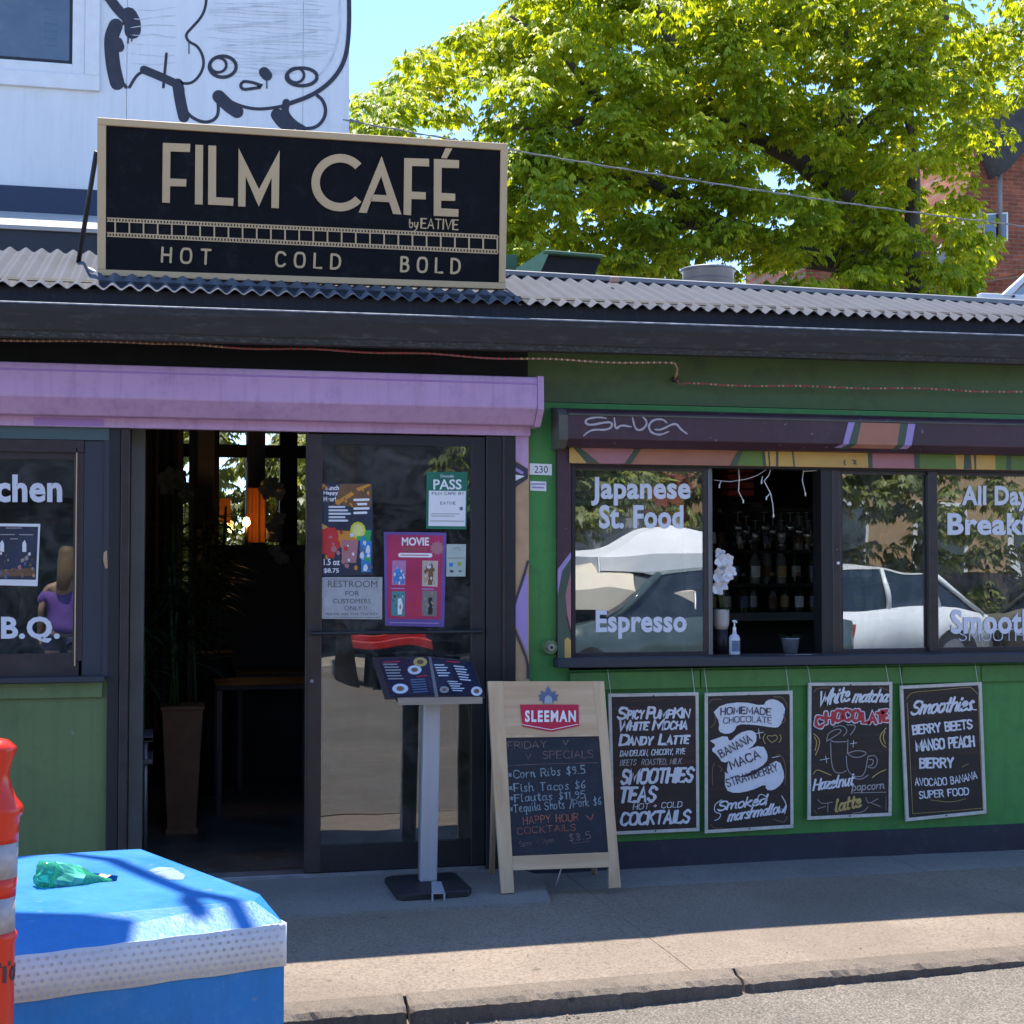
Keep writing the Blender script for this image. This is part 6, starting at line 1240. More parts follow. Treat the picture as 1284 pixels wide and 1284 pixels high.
# table lamp with a warm bulb
lp = P_(309, 655, 3.4); lm = thing('table_lamp', 'small glowing amber lamp deep inside the doorway', 'lamp', (lp.x, lp.y, lp.z-.2))
lathe('bulb', [(0, -.03), (.02, -.02), (.026, 0), (.018, .028), (0, .036)], lp, emit('glowing bulb', (1, .55, .18), 14), lm, 14); tube('lamp_stem', [lp-Vector((0, 0, .2)), lp-Vector((0, 0, .03))], .012, BROWN, lm, 8); lathe('lamp_foot', [(.06, -.2), (.06, -.185), (.01, -.18)], lp, BROWN, lm, 16)
pl_ = bpy.data.lights.new('lamp_light', 'POINT'); pl_.energy = .3; pl_.color = (1, .45, .12); pl_.shadow_soft_size = .03; po = bpy.data.objects.new('lamp_light', pl_); C.objects.link(po); po.location = lp+Vector((0, -.05, .05))
CURT = mat('orange curtain cloth', (.5, .16, .03), .8, var=.2)
def pleat(name, x0, x1, Y, z0, z1, m, label, cat, per=.05, amp=.015):
    V = []; F = []; nn = int((x1-x0)/.008)+1
    for i in range(nn+1): x = x0+(x1-x0)*i/nn; y = Y+amp*math.sin(x*2*math.pi/per)+amp*.4*math.sin(x*2*math.pi/per*.37); V += [(x, y, z0), (x, y, z1), (x, y+.004, z1), (x, y+.004, z0)]; 
    for i in range(nn): k = 4*i; F += [(k, k+4, k+5, k+1), (k+2, k+6, k+7, k+3)]
    return tag(mesh(name, V, F, m), label, cat)
a = P_(310, 640, 3.7); b_ = P_(334, 680, 3.7); pleat('curtain', a.x, b_.x, 3.7, b_.z, P_(320, 612, 3.7).z, CURT, 'orange curtain lit by the amber lamp inside the doorway', 'curtain')
a = P_(276, 625, 3.8); b_ = P_(289, 655, 3.8); tag(box('orange_panel', a.x, b_.x, 3.8, 3.84, b_.z, a.z, CURT), 'small orange panel left of the amber lamp', 'panel')
lz = P_(310, 680, 3.4).z; bw = thing('window_counter', 'dark timber counter under the back windows of the cafe', 'counter', (P_(330, 700, 3.5).x, 3.6, .13))
box('counter_top', P_(255, 690, 3.5).x, P_(383, 690, 3.5).x, 3.3, 3.9, lz-.06, lz-.02, INTD, bw); box('counter_front', P_(258, 690, 3.5).x, P_(380, 690, 3.5).x, 3.4, 3.85, .13, lz-.06, INTD, bw)
# small wall light
q = P_(180, 659, 2.4); tag(lathe('wall_light', [(0, -.01), (.03, -.006), (.034, 0), (.03, .006), (0, .01)], q, emit('dim wall light', (1, .75, .5), 1.6), None, 14), 'tiny oval glowing wall light by the left curtain', 'light')
# curtains and drapes left
CUR2 = mat('dark red brown drape', (.07, .03, .025), .85, var=.2); CUR3 = mat('dim brown drape', (.06, .045, .035), .85)
a = P_(181, 700, 1.9); pleat('drape', a.x, P_(196, 700, 1.9).x, 1.9, .4, 2.58, CUR2, 'dark red brown drape beside the pale reveal', 'drape'); pleat('drape', P_(197, 700, 2.2).x, P_(222, 700, 2.2).x, 2.2, .6, 2.58, CUR3, 'dim brown drape hanging left of the first back window', 'drape'); pleat('drape', P_(236, 700, 2.3).x, P_(247, 700, 2.3).x, 2.3, .6, 2.58, mat('olive drape', (.12, .09, .06), .85), 'narrow olive drape between the back windows', 'drape')
# plants: fan palm canes in wooden tub
def strapleaf(base, tip, w_, droop, n=6):
    base = Vector(base); tip = Vector(tip); d = tip-base; s = d.cross(Vector((0, 0, 1))); s = s.normalized() if s.length > 1e-4 else Vector((1, 0, 0)); V = []; F = []
    for i in range(n+1):
        t = i/n; p = base+d*t+Vector((0, 0, -droop*t*t)); ww = w_*math.sin(math.pi*min(1, .12+t*.88)); V += [p+s*ww, p+Vector((0, 0, -ww*.3)), p-s*ww]
        if i: k = 3*i; F += [(k-3, k, k+1, k-2), (k-2, k+1, k+2, k-1)]
    return V, F
def palm(name, c, h, n, label, seed, spread=.35, canes=4):
    t = thing(name, label, 'plant', c); r_ = random.Random(seed); pr = []; n = int(n*2.6)
    for k in range(canes):
        x = c[0]+r_.uniform(-.08, .08); y = c[1]+r_.uniform(-.06, .06); hh = h*r_.uniform(.6, 1); tube('cane', [(x, y, c[2]), (x+r_.uniform(-.05, .05), y, c[2]+hh)], .008, STEM, t, 6)
        for j in range(n):
            z = c[2]+hh*r_.uniform(.35, 1); a = r_.uniform(0, 6.28); L_ = r_.uniform(.18, .36)*spread/.35; pr.append(strapleaf((x, y, z), (x+L_*math.cos(a), y+L_*math.sin(a)*.8, z+r_.uniform(.02, .16)), .013, .14))
    o = mesh('foliage', *join(pr), LEAFD, t, smooth=True); o['kind'] = 'stuff'; return t
tb = P_(228, 965, 1.3); tubt = thing('wooden_tub', 'tall tapering wooden plant tub standing on the cafe floor', 'planter', (tb.x, 1.3, .13))
tz = P_(228, 884, 1.3).z; V = []; 
for z, s in ((.13, .075), (tz, .11)): V += [(tb.x-s, 1.3-s, z), (tb.x+s, 1.3-s, z), (tb.x+s, 1.3+s, z), (tb.x-s, 1.3+s, z)]
o = mesh('tub_body', V, [(0, 3, 2, 1), (4, 5, 6, 7), (0, 1, 5, 4), (1, 2, 6, 5), (2, 3, 7, 6), (3, 0, 4, 7)], TERRA, tubt); fix(o, .004)
box('tub_rim', tb.x-.118, tb.x+.118, 1.182, 1.418, tz-.02, tz+.004, TERRA, tubt, bevel=.004); box('tub_foot', tb.x-.085, tb.x+.085, 1.215, 1.385, .13, .165, TERRA, tubt, bevel=.003)
palm('cane_palm', (tb.x, 1.3, tz), 1.0, 16, 'tall dark cane palm growing in the wooden tub', 4)
palm('bamboo_plant', (P_(172, 800, .75).x, .75, .75), .75, 14, 'dark bamboo leaves against the pale door reveal', 8, .3, 3)
box_t = thing('plant_bench', 'low dark two-shelf plant bench just inside the door on the left', 'bench', (P_(175, 900, .75).x, .75, .13))
for z in (P_(175, 923, .75).z, P_(175, 951, .75).z, .72): box('shelf', P_(140, 900, .75).x, P_(192, 900, .75).x, .6, .95, z-.012, z+.012, INTW, box_t, bevel=.003)
for px in (142, 183): tube('leg', [(P_(px, 900, .65).x, .63, .13), (P_(px, 900, .65).x, .63, .73)], .012, STEEL if px > 150 else BLACK, box_t, 8)
palm('back_palm', (P_(262, 700, 2.6).x, 2.6, 1.0), 1.0, 14, 'dark leafy palm in the middle of the room', 12, .4, 4)
bt = P_(262, 900, 2.6); lathe_t = thing('floor_pot', 'dark floor pot of the palm in the middle of the room', 'pot', (bt.x, 2.6, .13)); lathe('pot_body', [(.1, 0), (.15, .45), (.14, .88), (.16, .9), (.0, .86)], (bt.x, 2.6, .13), INTD, lathe_t, 20)
# dining table and chair
def dtable(px, Y, label):
    c = P_(px, 900, Y); t = thing('dining_table', label, 'table', (c.x, Y, .13)); box('table_top', c.x-.3, c.x+.3, Y-.3, Y+.3, .85, .88, INTD, t, bevel=.004)
    for sx in (-1, 1):
        for sy in (-1, 1): box('leg', c.x+sx*.27-.015, c.x+sx*.27+.015, Y+sy*.27-.015, Y+sy*.27+.015, .13, .85, BROWN if sy < 0 else BLACK, t)
    return t
dtable(330, 2.1, 'square dark cafe table with thin steel legs inside the doorway')
dtable(350, 3.0, 'second dark table further back by the counter')
# white orchids in the door and on the sill
PET = mat('white orchid petals', (.75, .75, .78), .5, var=.05, bump=0); PETD = mat('shaded cream petals', (.3, .28, .22), .6); STEM = mat('green stem', (.05, .1, .03), .5)
def petal(c, d, L_, w_, n=5):
    c = Vector(c); d = Vector(d).normalized(); s = d.cross(Vector((.2, 1, .3))).normalized(); nn = d.cross(s); V = []; F = []
    for i in range(n+1): t = i/n; ww = w_*math.sin(math.pi*min(.98, .1+.85*t)); p = c+d*L_*t+nn*(.25*L_*t*t); V += [p+s*ww, p+nn*ww*.25, p-s*ww]; 
    for i in range(n): k = 3*i; F += [(k, k+3, k+4, k+1), (k+1, k+4, k+5, k+2)]
    return V, F
def orchid(label, pot, flowers, m, potm, ph, pr_, seed, fs=.035, base=None, band=None):
    t = thing('potted_orchid', label, 'orchid', pot); r_ = random.Random(seed)
    lathe('pot', [(pr_*.8, 0), (pr_, ph*.3), (pr_, ph*.9), (pr_*1.02, ph), (pr_*.9, ph), (.0, ph*.85)], pot, potm, t, 24)
    if band: lathe('pot_base', [(pr_*.85, -band), (pr_*.85, 0), (0, 0)], pot, BLACK, t, 24)
    for c in flowers:
        tube('stem', [Vector(pot)+Vector((0, 0, ph*.85)), Vector(pot).lerp(Vector(c), .5)+Vector((.01, .02, .06)), Vector(c)+Vector((0, .01, 0))], .0025, STEM, t, 5)
        pr = []
        for k in range(5): a = k*1.2566+r_.random(); pr.append(petal(c, (math.cos(a), -.35, math.sin(a)), fs*r_.uniform(.8, 1.1), fs*.42))
        f = mesh('flower', *join(pr), m, t, smooth=True)
    for k in range(4): a = k*1.6+.3; f = mesh('leaf', *strapleaf((pot[0], pot[1], pot[2]+ph), (pot[0]+.09*math.cos(a), pot[1]+.06*math.sin(a), pot[2]+ph+.04), .016, .05), LEAFD, t)
    return t
oc = W(905, 789, .1); pz0 = W(905, 789, .1).z
orchid('white orchid in a cream pot standing on the servery sill', (W(904, 780, .12).x, .12, W(904, 789, .12).z), [W(x, y, .08+.01*(k % 3)) for k, (x, y) in enumerate(((902, 703), (912, 702), (906, 712), (914, 715), (899, 722), (904, 732), (911, 722), (898, 738), (902, 695)))], PET, mat('cream glazed pot', (.42, .4, .38), .35, bump=0), W(904, 764, .12).z-W(904, 789, .12).z, .042, 2, fs=.042, band=W(904, 789, .12).z-1.125)
orchid('drooping cream orchid by the counter deep in the doorway', (P_(345, 700, 3.3).x, 3.35, lz), [P_(x, y, 3.2+.03*(k % 3)) for k, (x, y) in enumerate(((340, 606), (346, 610), (350, 620), (336, 618), (350, 650), (340, 660), (345, 690), (352, 700), (332, 612)))], PETD, INTW, .12, .06, 6, fs=.06)
orchid('dim flower spray in front of the left drape', (P_(215, 720, 2.0).x, 2.0, 1.2), [P_(x, y, 1.95) for x, y in ((206, 600), (214, 596), (222, 604), (230, 612), (234, 622), (210, 612), (226, 598))], mat('dusty flower', (.14, .13, .09), .7), INTD, .2, .06, 7, fs=.06)
# pump bottle, bucket plant, cards, string lights on the servery
zl = 1.13
qb = W(921, 800, .03); t = thing('pump_bottle', 'white pump bottle beside the orchid on the servery sill', 'pump bottle', (qb.x, .03, zl))
lathe('bottle', [(.0, 0), (.026, 0), (.028, .01), (.028, .085), (.022, .1), (.011, .108), (.011, .12), (0, .12)], (qb.x, .03, zl), mat('translucent white plastic', (.55, .57, .66), .3, bump=0), t, 20); lathe('pump', [(.009, .118), (.009, .14), (.004, .142), (.004, .165), (.011, .167), (.011, .176), (0, .178)], (qb.x, .03, zl), LOGOW, t, 14); tube('nozzle', [(qb.x, .03, zl+.171), (qb.x-.004, -.01, zl+.168)], .004, LOGOW, t, 8)
mesh('label', [(qb.x+.0285*math.sin(a), .03-.0285*math.cos(a), zl+z) for a in [k*.2-.9 for k in range(10)] for z in (.02, .075)], [(2*i, 2*i+2, 2*i+3, 2*i+1) for i in range(9)], SBLU, t)
qb = W(992, 800, .03); t = thing('bucket_planter', 'small metal bucket with a green herb on the servery sill', 'planter', (qb.x, .04, zl)); BK = mat('galvanised bucket', (.25, .3, .38), .35, metal=.6, var=.2, sc=20)
lathe('bucket', [(.0, 0), (.034, 0), (.046, .078), (.049, .08), (.049, .084), (.043, .084), (.03, .07), (0, .07)], (qb.x, .04, zl), BK, t, 24)
pr = []; r_ = random.Random(2)
for k in range(60): a = r_.uniform(0, 6.28); L_ = r_.uniform(.02, .06); pr.append(strapleaf((qb.x+.02*math.cos(a), .04+.02*math.sin(a), zl+.07), (qb.x+.02*math.cos(a)+L_*math.cos(a), .04+L_*math.sin(a), zl+.07+r_.uniform(.02, .06)), .006, .02, 3))
mesh('herb', *join(pr), LEAFD, t)['kind'] = 'stuff'
for k, (x, y, w_, m_, lb) in enumerate(((943, 817, 22, CYEL, 'tan card lying on the servery sill beside the pump bottle'), (957, 812, 14, LOGOW, 'white card leaning behind the tan card on the sill'), (1003, 822, 40, BEDGE, 'cream menu sheet lying in front of the bucket on the sill'), (930, 823, 14, STEEL, 'grey leaflet at the left end of the sill'))):
    c = W(x, y, -.03); tag(box('paper_card', c.x-.0026*w_/2*1.4, c.x+.0026*w_/2*1.4, -.055+.02*k, .0+.02*k, 1.1275+.001*k, 1.129+.001*k, m_), lb, 'card')
t = thing('icicle_string_lights', 'white icicle string lights hanging across the top of the servery opening', 'string lights', W(950, 590, .05))
WLED = mat('white lamp tip', (.75, .72, .7), .3, bump=0)
tube('wire', [W(x, y, .06) for x, y in ((895, 602), (915, 604), (935, 601), (950, 596), (962, 588), (975, 586))], .0018, WHITE, t, 5)
for pts in ([(926, 586), (927, 600), (926, 616), (932, 628)], [(967, 586), (964, 596), (958, 603), (966, 618), (969, 632), (970, 646)], [(1008, 586), (1006, 602), (1010, 619)], [(966, 618), (961, 624)], [(956, 597), (955, 604)], [(904, 603), (902, 609)], [(1008, 591), (1024, 590), (1026, 597)]):
    p_ = [W(x, y, .05) for x, y in pts]; tube('wire', p_, .0028, WHITE, t, 5); lathe('lamp_tip', [(0, -.014), (.004, -.01), (.0045, .004), (0, .008)], p_[-1], WLED, t, 8)
# bar: shelves, bottles, glasses, red box, blackboard
bar = thing('back_bar', 'dark back bar shelving behind the servery opening', 'bar', (P_(960, 900, 2.4).x, 2.5, .13))
bx0, bx1 = P_(880, 700, 2.4).x, P_(1120, 700, 2.4).x
for y in (770, 732, 690): box('shelf', bx0, bx1, 2.3, 2.7, P_(960, y, 2.35).z-.02, P_(960, y, 2.35).z, BROWN if y == 770 else INTD, bar)
box('bar_edge', bx0, bx1, 2.26, 2.3, P_(960, 778, 2.28).z, P_(960, 768, 2.28).z, INTW, bar); box('bar_back', bx0, bx1, 2.72, 2.8, .13, P_(960, 640, 2.7).z, BLACK, bar); box('work_counter', bx0-.3, bx1, .55, .95, .13, 1.0, INTD, bar)
tag(box('leaning_board', P_(895, 700, 2.6).x, P_(957, 700, 2.6).x, 2.9, 2.93, P_(940, 690, 2.6).z, P_(940, 627, 2.6).z, INTD), 'dark board standing on the back bar', 'board'); tag(box('pale_panel', P_(944, 700, 2.85).x, P_(957, 700, 2.85).x, 2.86, 2.89, P_(940, 690, 2.85).z, P_(940, 629, 2.85).z, INTL), 'narrow pale panel at the right of the dark board', 'panel')
RBX = P_(925, 605, 2.0); rb = thing('red_lantern', 'boxy dark red ribbed lantern hanging above the bar', 'lantern', (RBX.x, 2.0, RBX.z-.1))
for k in range(5): box('rib', RBX.x-.09, RBX.x+.09, 1.94, 2.06, RBX.z-.09+k*.05, RBX.z-.05+k*.05, REDM, rb, bevel=.004)
bmats = [mat('dark bottle glass', (.02, .025, .02), .15, bump=0), mat('brown bottle glass', (.06, .03, .012), .15, bump=0), mat('clear bottle glass', (.18, .18, .17), .1, bump=0), mat('dark green bottle glass', (.02, .05, .02), .15, bump=0)]
lmats = [LOGOW, BEDGE, TERRA, SBLU, CYEL, STEEL]
proto = {}
def bottle(c, k):
    key = (k % 4, k % 6)
    if key not in proto:
        o = thing('spirit_bottle', 'dark labelled bottle standing in the rows on the back bar', 'bottle', c, group='bottles on the back bar')
        lathe('bottle_glass', [(0, 0), (.035, 0), (.036, .01), (.036, .15+.02*(k % 3)), (.014, .2+.02*(k % 3)), (.013, .27), (0, .27)], (0, 0, 0), bmats[k % 4], o, 12, local=True)
        V = [(.0368*math.sin(a), -.0368*math.cos(a), z) for a in [j*.35-1.05 for j in range(7)] for z in (.045, .12)]; mesh('label', V, [(2*i, 2*i+2, 2*i+3, 2*i+1) for i in range(6)], lmats[k % 6], o, local=True)
        lathe('cap', [(.0145, .255), (.0145, .28), (0, .282)], (0, 0, 0), lmats[(k+2) % 6], o, 10, local=True)
        proto[key] = o; return
    s = proto[key]; o = s.copy(); C.objects.link(o); o.location = c
    for ch in s.children: cc = ch.copy(); C.objects.link(cc); cc.parent = o
k = 0
for y in (770, 732, 690):
    z = P_(960, y, 2.35).z; x = bx0+.05
    while x < bx1-.05: bottle((x, 2.36+.05*(k % 2), z+.001), k*7+int(x*13)); k += 1; x += .085+.02*((k*5) % 3)
gls = []; gp = None
for j in range(9):
    q = P_(925+j*11, 655+(j % 3)*5, 2.05)
    if gp is None:
        gp = thing('hanging_wine_glass', 'stemmed glass hanging upside down in the rack over the bar', 'wine glass', q, group='glasses hanging over the bar')
        lathe('glass_bowl', [(.03, 0), (.036, -.03), (.03, -.09)][::-1], (0, 0, 0), glass('wine glass', .12, (.8, .8, .8)), gp, 12, local=True); lathe('glass_stem', [(.004, 0), (.004, .06), (.03, .066), (0, .067)], (0, 0, 0), CGRY, gp, 10, local=True)
    else:
        o = gp.copy(); C.objects.link(o); o.location = q
        for ch in gp.children: cc = ch.copy(); C.objects.link(cc); cc.parent = o
tag(box('glass_rack', P_(915, 640, 2.0).x, P_(1025, 640, 2.0).x, 1.95, 2.15, P_(960, 641, 2.05).z, P_(960, 637, 2.05).z, INTD), 'dark wooden rack holding the hanging glasses', 'rack')

# ------------------------------------------------------------------ behind the camera: what the windows mirror
def Mr(px, py, d): p = W(px, py, d); return Vector((p.x, -p.y, p.z))      # place seen mirrored in the glass
CW = mat('white car paint', (.7, .72, .72), .25, var=.02, bump=0); CG = mat('dark car glass', (.02, .03, .04), .08, bump=0); CT = mat('black tyre', (.02, .02, .02), .8); TL = mat('red tail lamp', (.5, .02, .02), .2, bump=0)
def carbody(t, paint_, L_=4.4, Wd=1.75):
    # lofted body: (x, half width, z low, z belt) stations then greenhouse
    st = [(-2.2, .70, .35, .62), (-2.1, .80, .25, .78), (-1.5, .86, .22, .86), (-.8, .88, .2, .92), (.6, .88, .2, .94), (1.6, .87, .22, .95), (2.1, .82, .26, .9), (2.2, .74, .36, .8)]
    V = []; F = []
    for x, hw, z0, z1 in st: V += [(x, -hw*.9, z0), (x, -hw, (z0+z1)*.5), (x, -hw*.95, z1-.02), (x, -hw*.8, z1), (x, hw*.8, z1), (x, hw*.95, z1-.02), (x, hw, (z0+z1)*.5), (x, hw*.9, z0)]
    for i in range(len(st)-1):
        for j in range(8): F.append((i*8+j, i*8+(j+1) % 8, (i+1)*8+(j+1) % 8, (i+1)*8+j))
    F += [tuple(range(8)), tuple(range(len(st)*8-1, len(st)*8-9, -1))]
    o = mesh('body', V, F, paint_, t, local=True, smooth=True); fix(o)
    gh = [(-1.15, .74, .93, .93), (-.45, .62, .93, 1.42), (.3, .62, .93, 1.47), (1.3, .62, .93, 1.45), (1.95, .68, .93, .95)]; V = []; F = []
    for x, hw, z0, z1 in gh: V += [(x, -.76, z0-.05), (x, -hw, z1), (x, hw, z1), (x, .76, z0-.05)]
    for i in range(4):
        for j in range(4): F.append((i*4+j, i*4+(j+1) % 4, (i+1)*4+(j+1) % 4, (i+1)*4+j))
    F += [(0, 1, 2, 3), (19, 18, 17, 16)]
    o = mesh('cabin_glass', V, F, CG, t, local=True); fix(o)
    rf = []; 
    for i in (1, 2, 3): x, hw, z0, z1 = gh[i]; rf += [(x-.02, -hw-.01, z1+.005), (x-.02, -hw*.6, z1+.03), (x-.02, hw*.6, z1+.03), (x-.02, hw+.01, z1+.005)]
    mesh('roof', rf, [(i*4+j, (i+1)*4+j, (i+1)*4+j+1, i*4+j+1) for i in range(2) for j in range(3)], paint_, t, local=True, smooth=True)
    for s in (-1, 1):
        for a, b__ in (((-1.12, .9), (-.45, 1.44)), ((.25, .9), (.33, 1.48)), ((1.2, .9), (1.25, 1.47)), ((1.98, .9), (1.3, 1.46))):
            tube('pillar', [(a[0], s*.79, a[1]), (b__[0], s*.635, b__[1])], .035, paint_, t, 6, local=True)
        for x in (-1.4, 1.4):
            V, F = [], []
            for y in (s*.9, s*.68): V += [(x+.31*math.cos(q), y, .31+.31*math.sin(q)) for q in [k*math.pi/10 for k in range(20)]]
            F = [tuple(range(20)), tuple(range(39, 19, -1))]+[(i, i+20, (i+1) % 20+20, (i+1) % 20) for i in range(20)]; wh = mesh('wheel', V, F, CT, t, local=True); fix(wh)
            V = [(x+.19*math.cos(q), s*.905, .31+.19*math.sin(q)) for q in [k*math.pi/10 for k in range(20)]]; mesh('rim', V, [tuple(range(20))], STEEL, wh, local=True)
        mesh('tail_lamp', *boxvf(2.08, 2.2, s*.62-.1, s*.62+.1, .68, .84), TL, t, local=True); mesh('headlight', *boxvf(-2.21, -2.1, s*.58-.12, s*.58+.12, .58, .7), LOGOW, t, local=True)
p = Mr(1065, 770, 11.8); t = thing('parked_car', 'white hatchback parked across the street, mirrored in the middle pane', 'car', (p.x, p.y-.4, ZR), R(-14)); carbody(t, CW)
p = Mr(800, 790, 10.3); t = thing('parked_car', 'dark grey car parked under the market canopies, mirrored below the word Food', 'car', (p.x+.4, p.y, ZR), R(-8)); carbody(t, mat('dark grey car paint', (.06, .09, .09), .2, bump=0))
p = Mr(1290, 790, 12.0); t = thing('parked_car', 'olive grey car nose-on behind the white car, mirrored in the right pane', 'car', (p.x+1.2, p.y, ZR), R(70)); carbody(t, mat('olive grey car paint', (.16, .15, .12), .25, bump=0))
REDB = mat('red bench paint', (.5, .02, .02), .35, bump=0); pa = Mr(425, 806, 11.6); pb = Mr(545, 806, 11.6); t = thing('red_bench', 'low red street bench mirrored as a red strip in the door glass', 'bench', (pa.x, pa.y, ZR))
box('seat', pa.x, pb.x, pa.y-.4, pa.y, pa.z-.07, pa.z+.05, REDB, t, bevel=.01); box('backrest', pa.x, pb.x, pa.y-.46, pa.y-.4, pa.z+.05, pa.z+.14, REDB, t, bevel=.01)
for x in (pa.x+.1, pb.x-.15): box('leg', x, x+.05, pa.y-.4, pa.y, .14, pa.z-.07, BLACK, t)
CAN = mat('white canopy canvas', (.72, .72, .7), .7, var=.05, sc=2, bump=.2, bsc=6, bd=.02); CAN2 = mat('cream canopy canvas', (.66, .58, .45), .7, var=.05)
def canopy(label, c, s, z0, z1, m):
    t = thing('market_canopy', label, 'canopy', (c.x, c.y, .14)); V = [(-s, -s, z0), (s, -s, z0), (s, s, z0), (-s, s, z0), (0, 0, z1), (-s, -s, z0-.22), (s, -s, z0-.22), (s, s, z0-.22), (-s, s, z0-.22)]
    mesh('canvas', V, [(0, 1, 4), (1, 2, 4), (2, 3, 4), (3, 0, 4), (0, 5, 6, 1), (1, 6, 7, 2), (2, 7, 8, 3), (3, 8, 5, 0)], m, t, local=True)
    for x in (-s, s):
        for y in (-s, s): tube('leg', [(x, y, 0), (x, y, z0)], .02, STEEL, t, 6, local=True)
p = Mr(838, 660, 11.5); canopy('white peaked market canopy mirrored under the words St. Food', p, 1.35, 1.55, p.z-.14, CAN)
p = Mr(742, 705, 10.6); canopy('cream low market canopy mirrored in the left servery pane', p, 1.0, 1.1, p.z-.14, CAN2)
# brick row with shop front opposite
opp = thing('brick_row_building', 'red brick row building across the street with dark windows', 'building', (6, -17, .14))
box('wall', -7, 9.4, -19.4, -18.6, .0, 7.2, BRICK, opp)
for i in range(5):
    for z in (1.0, 3.9):
        x = -5+i*2.9; wd_ = box('window', x, x+1.3, -18.62, -18.55, z, z+1.5, WHITE, opp); box('pane', x+.08, x+1.22, -18.56, -18.54, z+.08, z+1.42, CG, wd_)
SID = mat('grey weathered siding', (.33, .33, .34), .7, var=.2, sc=2, stretch=(1, 1, 10), bump=.3)
sd = thing('grey_siding_shed', 'grey clapboard shed across the street mirrored behind the canopies', 'shed', (1, -14.5, .14)); box('wall', 5.0, 7.8, -17, -16.2, .0, 3.4, SID, sd)
for k in range(16): box('board', 5.0, 7.8, -16.2, -16.185+.012*(k % 2), .1+k*.2, .28+k*.2, SID, sd)
dk = thing('dark_shopfront', 'black painted shopfront with deep dark openings across the street', 'shop', (0, -16, .14)); box('wall', -6.5, 4.9, -17.5, -16.5, .1, 4.4, BLACK, dk); box('awning', -6.5, 4.9, -16.5, -14.6, 2.5, 2.62, BLACK, dk)
for k in range(5): box('window', -6.2+k*1.95, -4.6+k*1.95, -16.5, -16.46, .9, 2.3, BROWN, dk); box('pane', -6.1+k*1.95, -4.7+k*1.95, -16.46, -16.44, 1.0, 2.2, CG, dk)
tb_ = thing('tan_terrace_building', 'tan rendered terrace building across the street at the right', 'building', (15, -20, .14)); TANW = mat('tan render', (.4, .27, .15), .8, var=.12); box('wall', 9.5, 26, -21, -20, .1, 4.2, TANW, tb_); box('parapet', 9.5, 26, -20, -19.9, 3.9, 4.3, WHITE, tb_)
for k in range(7): wd_ = box('window', 10.2+k*2.2, 11.4+k*2.2, -20, -19.95, 1.0, 2.8, WHITE, tb_); box('pane', 10.3+k*2.2, 11.3+k*2.2, -19.95, -19.93, 1.1, 2.7, CG, wd_)
fn_ = thing('iron_fence', 'black iron railing fence in front of the tan terrace', 'fence', (14, -18.4, .14)); box('rail', 9.6, 22, -18.42, -18.38, 1.15, 1.19, BLACK, fn_); box('rail', 9.6, 22, -18.42, -18.38, .3, .34, BLACK, fn_)
for k in range(80): box('baluster', 9.7+k*.15, 9.72+k*.15, -18.41, -18.39, .14, 1.3, BLACK, fn_)
t = thing('street_tree', 'leafy street tree across the road mirrored in the servery panes', 'tree', (10, -16.8, .1)); tube('trunk', [(10, -16.8, 0), (10.1, -16.6, 2.5), (9.8, -16.4, 5)], [.22, .17, .1], BARK, t, 10)
cl4 = []
for k in range(300): cl4.append((10.8+g_.gauss(0, 2.4), -16.2+g_.gauss(0, .9), 3.7+g_.gauss(0, .8), g_.uniform(.3, .5)))
leafmesh('crown', cl4, LEAF2, per=34, size=.17, seed=6, parent=t)
t = thing('street_tree', 'smaller street tree mirrored at the top of the left servery pane', 'tree', (5.5, -14, .1)); tube('trunk', [(5.5, -14, 0), (5.6, -14, 3.5)], [.14, .08], BARK, t, 10); cl5 = []
for k in range(80): cl5.append((5.6+g_.gauss(0, .7), -14+g_.gauss(0, .5), 3.0+g_.gauss(0, .45), g_.uniform(.25, .4)))
leafmesh('crown', cl5, LEAF2, per=34, size=.15, seed=16, parent=t)
t = thing('utility_pole', 'dark wooden utility pole across the street', 'pole', (2.2, -11.6, .14)); tube('pole_shaft', [(2.2, -11.6, 0), (2.2, -11.6, 8)], .12, BARK, t, 10)
hg = thing('street_hedge', 'low leafy hedge along the iron fence mirrored in the middle pane', 'hedge', (12, -17.6, .14)); cl6 = []
for k in range(130): cl6.append((g_.uniform(8.2, 16), -17.6+g_.gauss(0, .2), g_.uniform(.4, 1.9), g_.uniform(.2, .34)))
leafmesh('foliage', cl6, LEAF2, per=30, size=.12, seed=26, parent=hg); box('hedge_core', 8.2, 16, -17.75, -17.5, .14, 1.4, BARK, hg)
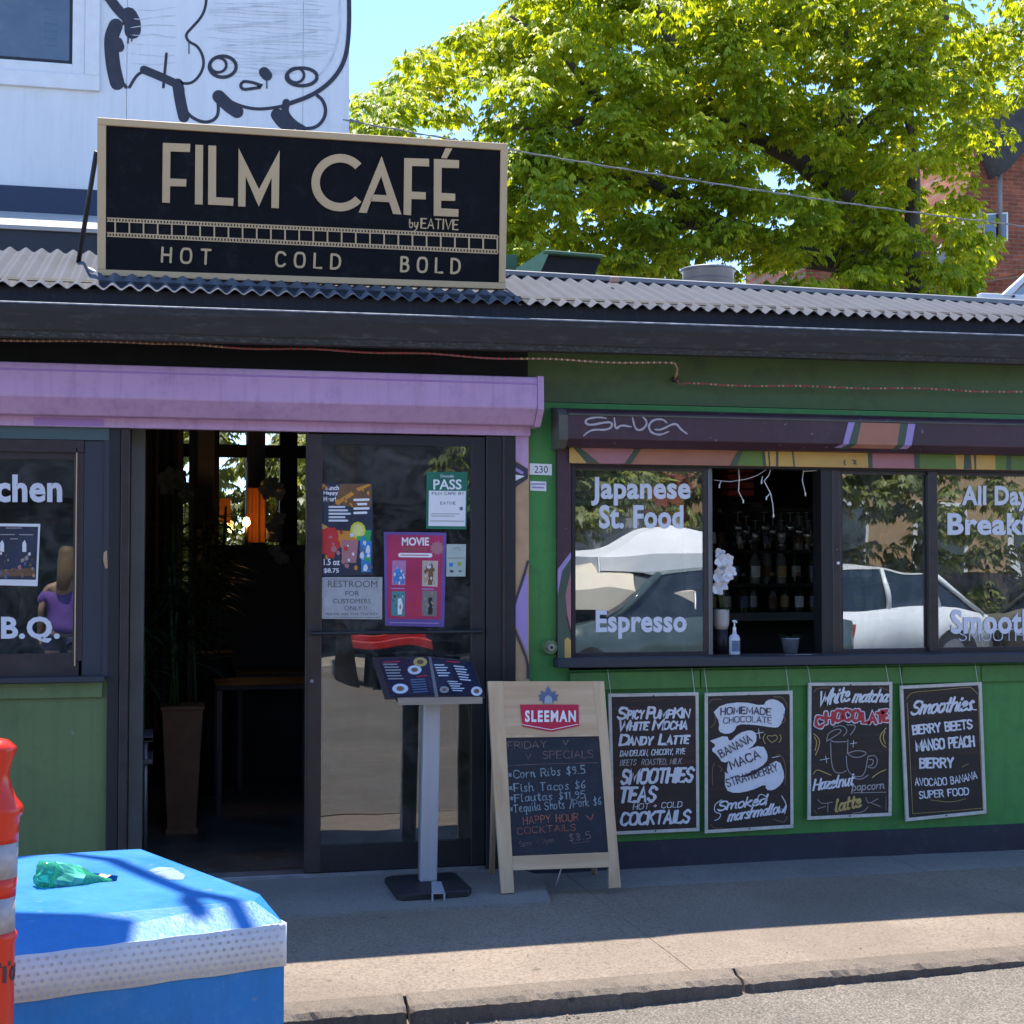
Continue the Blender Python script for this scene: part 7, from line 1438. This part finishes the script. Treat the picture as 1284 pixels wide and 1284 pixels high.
# a passer-by seen mirrored in the left window: back turned, violet top
pp0 = Mr(78, 760, 8.2); ph = 1.66; zg_ = .14 if pp0.y < -10 else ZR
per = thing('person', 'person with back turned in an off-shoulder violet top and shorts, mirrored in the left window', 'person', (pp0.x, pp0.y, zg_))
SKN = mat('skin', (.5, .3, .2), .5, var=.06, bump=0); VIO = mat('violet blouse cloth', (.2, .1, .42), .8, var=.15, sc=8); SHO = mat('dark blue shorts', (.03, .04, .1), .8); HAIR = mat('light brown hair', (.2, .12, .05), .5, var=.4, sc=40, stretch=(3, 3, .3))
def skinned(name, J, E_, m, parent, sub=2):
    me = bpy.data.meshes.new(name); me.from_pydata([j[:3] for j in J], E_, []); o = bpy.data.objects.new(name, me); C.objects.link(o); o.parent = parent
    md = o.modifiers.new('skin', 'SKIN'); md.use_smooth_shade = True
    for i, j in enumerate(J): me.skin_vertices[0].data[i].radius = (j[3], j[4] if len(j) > 4 else j[3])
    me.skin_vertices[0].data[0].use_root = True; sb = o.modifiers.new('sub', 'SUBSURF'); sb.levels = sb.render_levels = sub
    bpy.context.view_layer.update(); nm_ = bpy.data.meshes.new_from_object(o.evaluated_get(bpy.context.evaluated_depsgraph_get())); o.modifiers.clear(); o.data = nm_; nm_.materials.append(m); return o
J = [(0, 0, .95, .14, .1), (0, 0, 1.12, .11, .085), (0, 0, 1.32, .14, .09), (0, 0, 1.42, .06, .06), (0, 0, 1.48, .045, .045), (0, -.01, 1.54, .07, .085), (0, -.01, 1.61, .075, .09), (0, 0, 1.67, .045, .05),
     (.16, 0, 1.38, .045), (.2, .02, 1.12, .038), (.19, -.08, .9, .028), (.185, -.1, .83, .03, .018), (-.16, 0, 1.38, .045), (-.2, .02, 1.12, .038), (-.19, -.08, .9, .028), (-.185, -.1, .83, .03, .018),
     (.09, 0, .86, .085), (.1, .0, .5, .055), (.1, .03, .1, .036), (.1, -.1, .04, .035, .025), (-.09, 0, .86, .085), (-.1, 0, .5, .055), (-.1, .03, .1, .036), (-.1, -.1, .04, .035, .025)]
Ed = [(0, 1), (1, 2), (2, 3), (3, 4), (4, 5), (5, 6), (6, 7), (2, 8), (8, 9), (9, 10), (10, 11), (2, 12), (12, 13), (13, 14), (14, 15), (0, 16), (16, 17), (17, 18), (18, 19), (0, 20), (20, 21), (21, 22), (22, 23)]
for s, b0 in ((1, 11), (-1, 15)):
    for f in range(4): J.append((s*.185, -.125+f*.018, .745+.008*abs(f-1.5), .008)); Ed.append((b0, len(J)-1))
    J.append((s*.165, -.13, .79, .009)); Ed.append((b0, len(J)-1))
skinned('body', J, Ed, SKN, per)
skinned('blouse', [(0, 0, .84, .17, .13), (0, 0, 1.12, .135, .11), (0, 0, 1.29, .165, .115), (.17, 0, 1.3, .07), (.235, 0, 1.2, .06), (-.17, 0, 1.3, .07), (-.235, 0, 1.2, .06)], [(0, 1), (1, 2), (2, 3), (3, 4), (2, 5), (5, 6)], VIO, per)
skinned('shorts', [(0, 0, .95, .16, .12), (.09, 0, .84, .105), (.1, 0, .66, .095), (-.09, 0, .84, .105), (-.1, 0, .66, .095)], [(0, 1), (1, 2), (0, 3), (3, 4)], SHO, per)
V, F = lathevf([(.0, 1.735), (.045, 1.73), (.075, 1.705), (.092, 1.66), (.098, 1.6), (.1, 1.54), (.095, 1.46), (.08, 1.38), (.04, 1.33), (0, 1.32)], k=20)
hv = [Vector((x*(.95+.05*math.sin(20*math.atan2(y, x))), y*.75+(.045 if z > 1.56 else .075)+(.03 if y > 0 else 0), z)) for x, y, z in V]
mesh('hair', [(v.x, v.y, v.z) for v in hv], F, HAIR, per, local=True, smooth=True)
per.rotation_euler = (0, 0, R(-12))
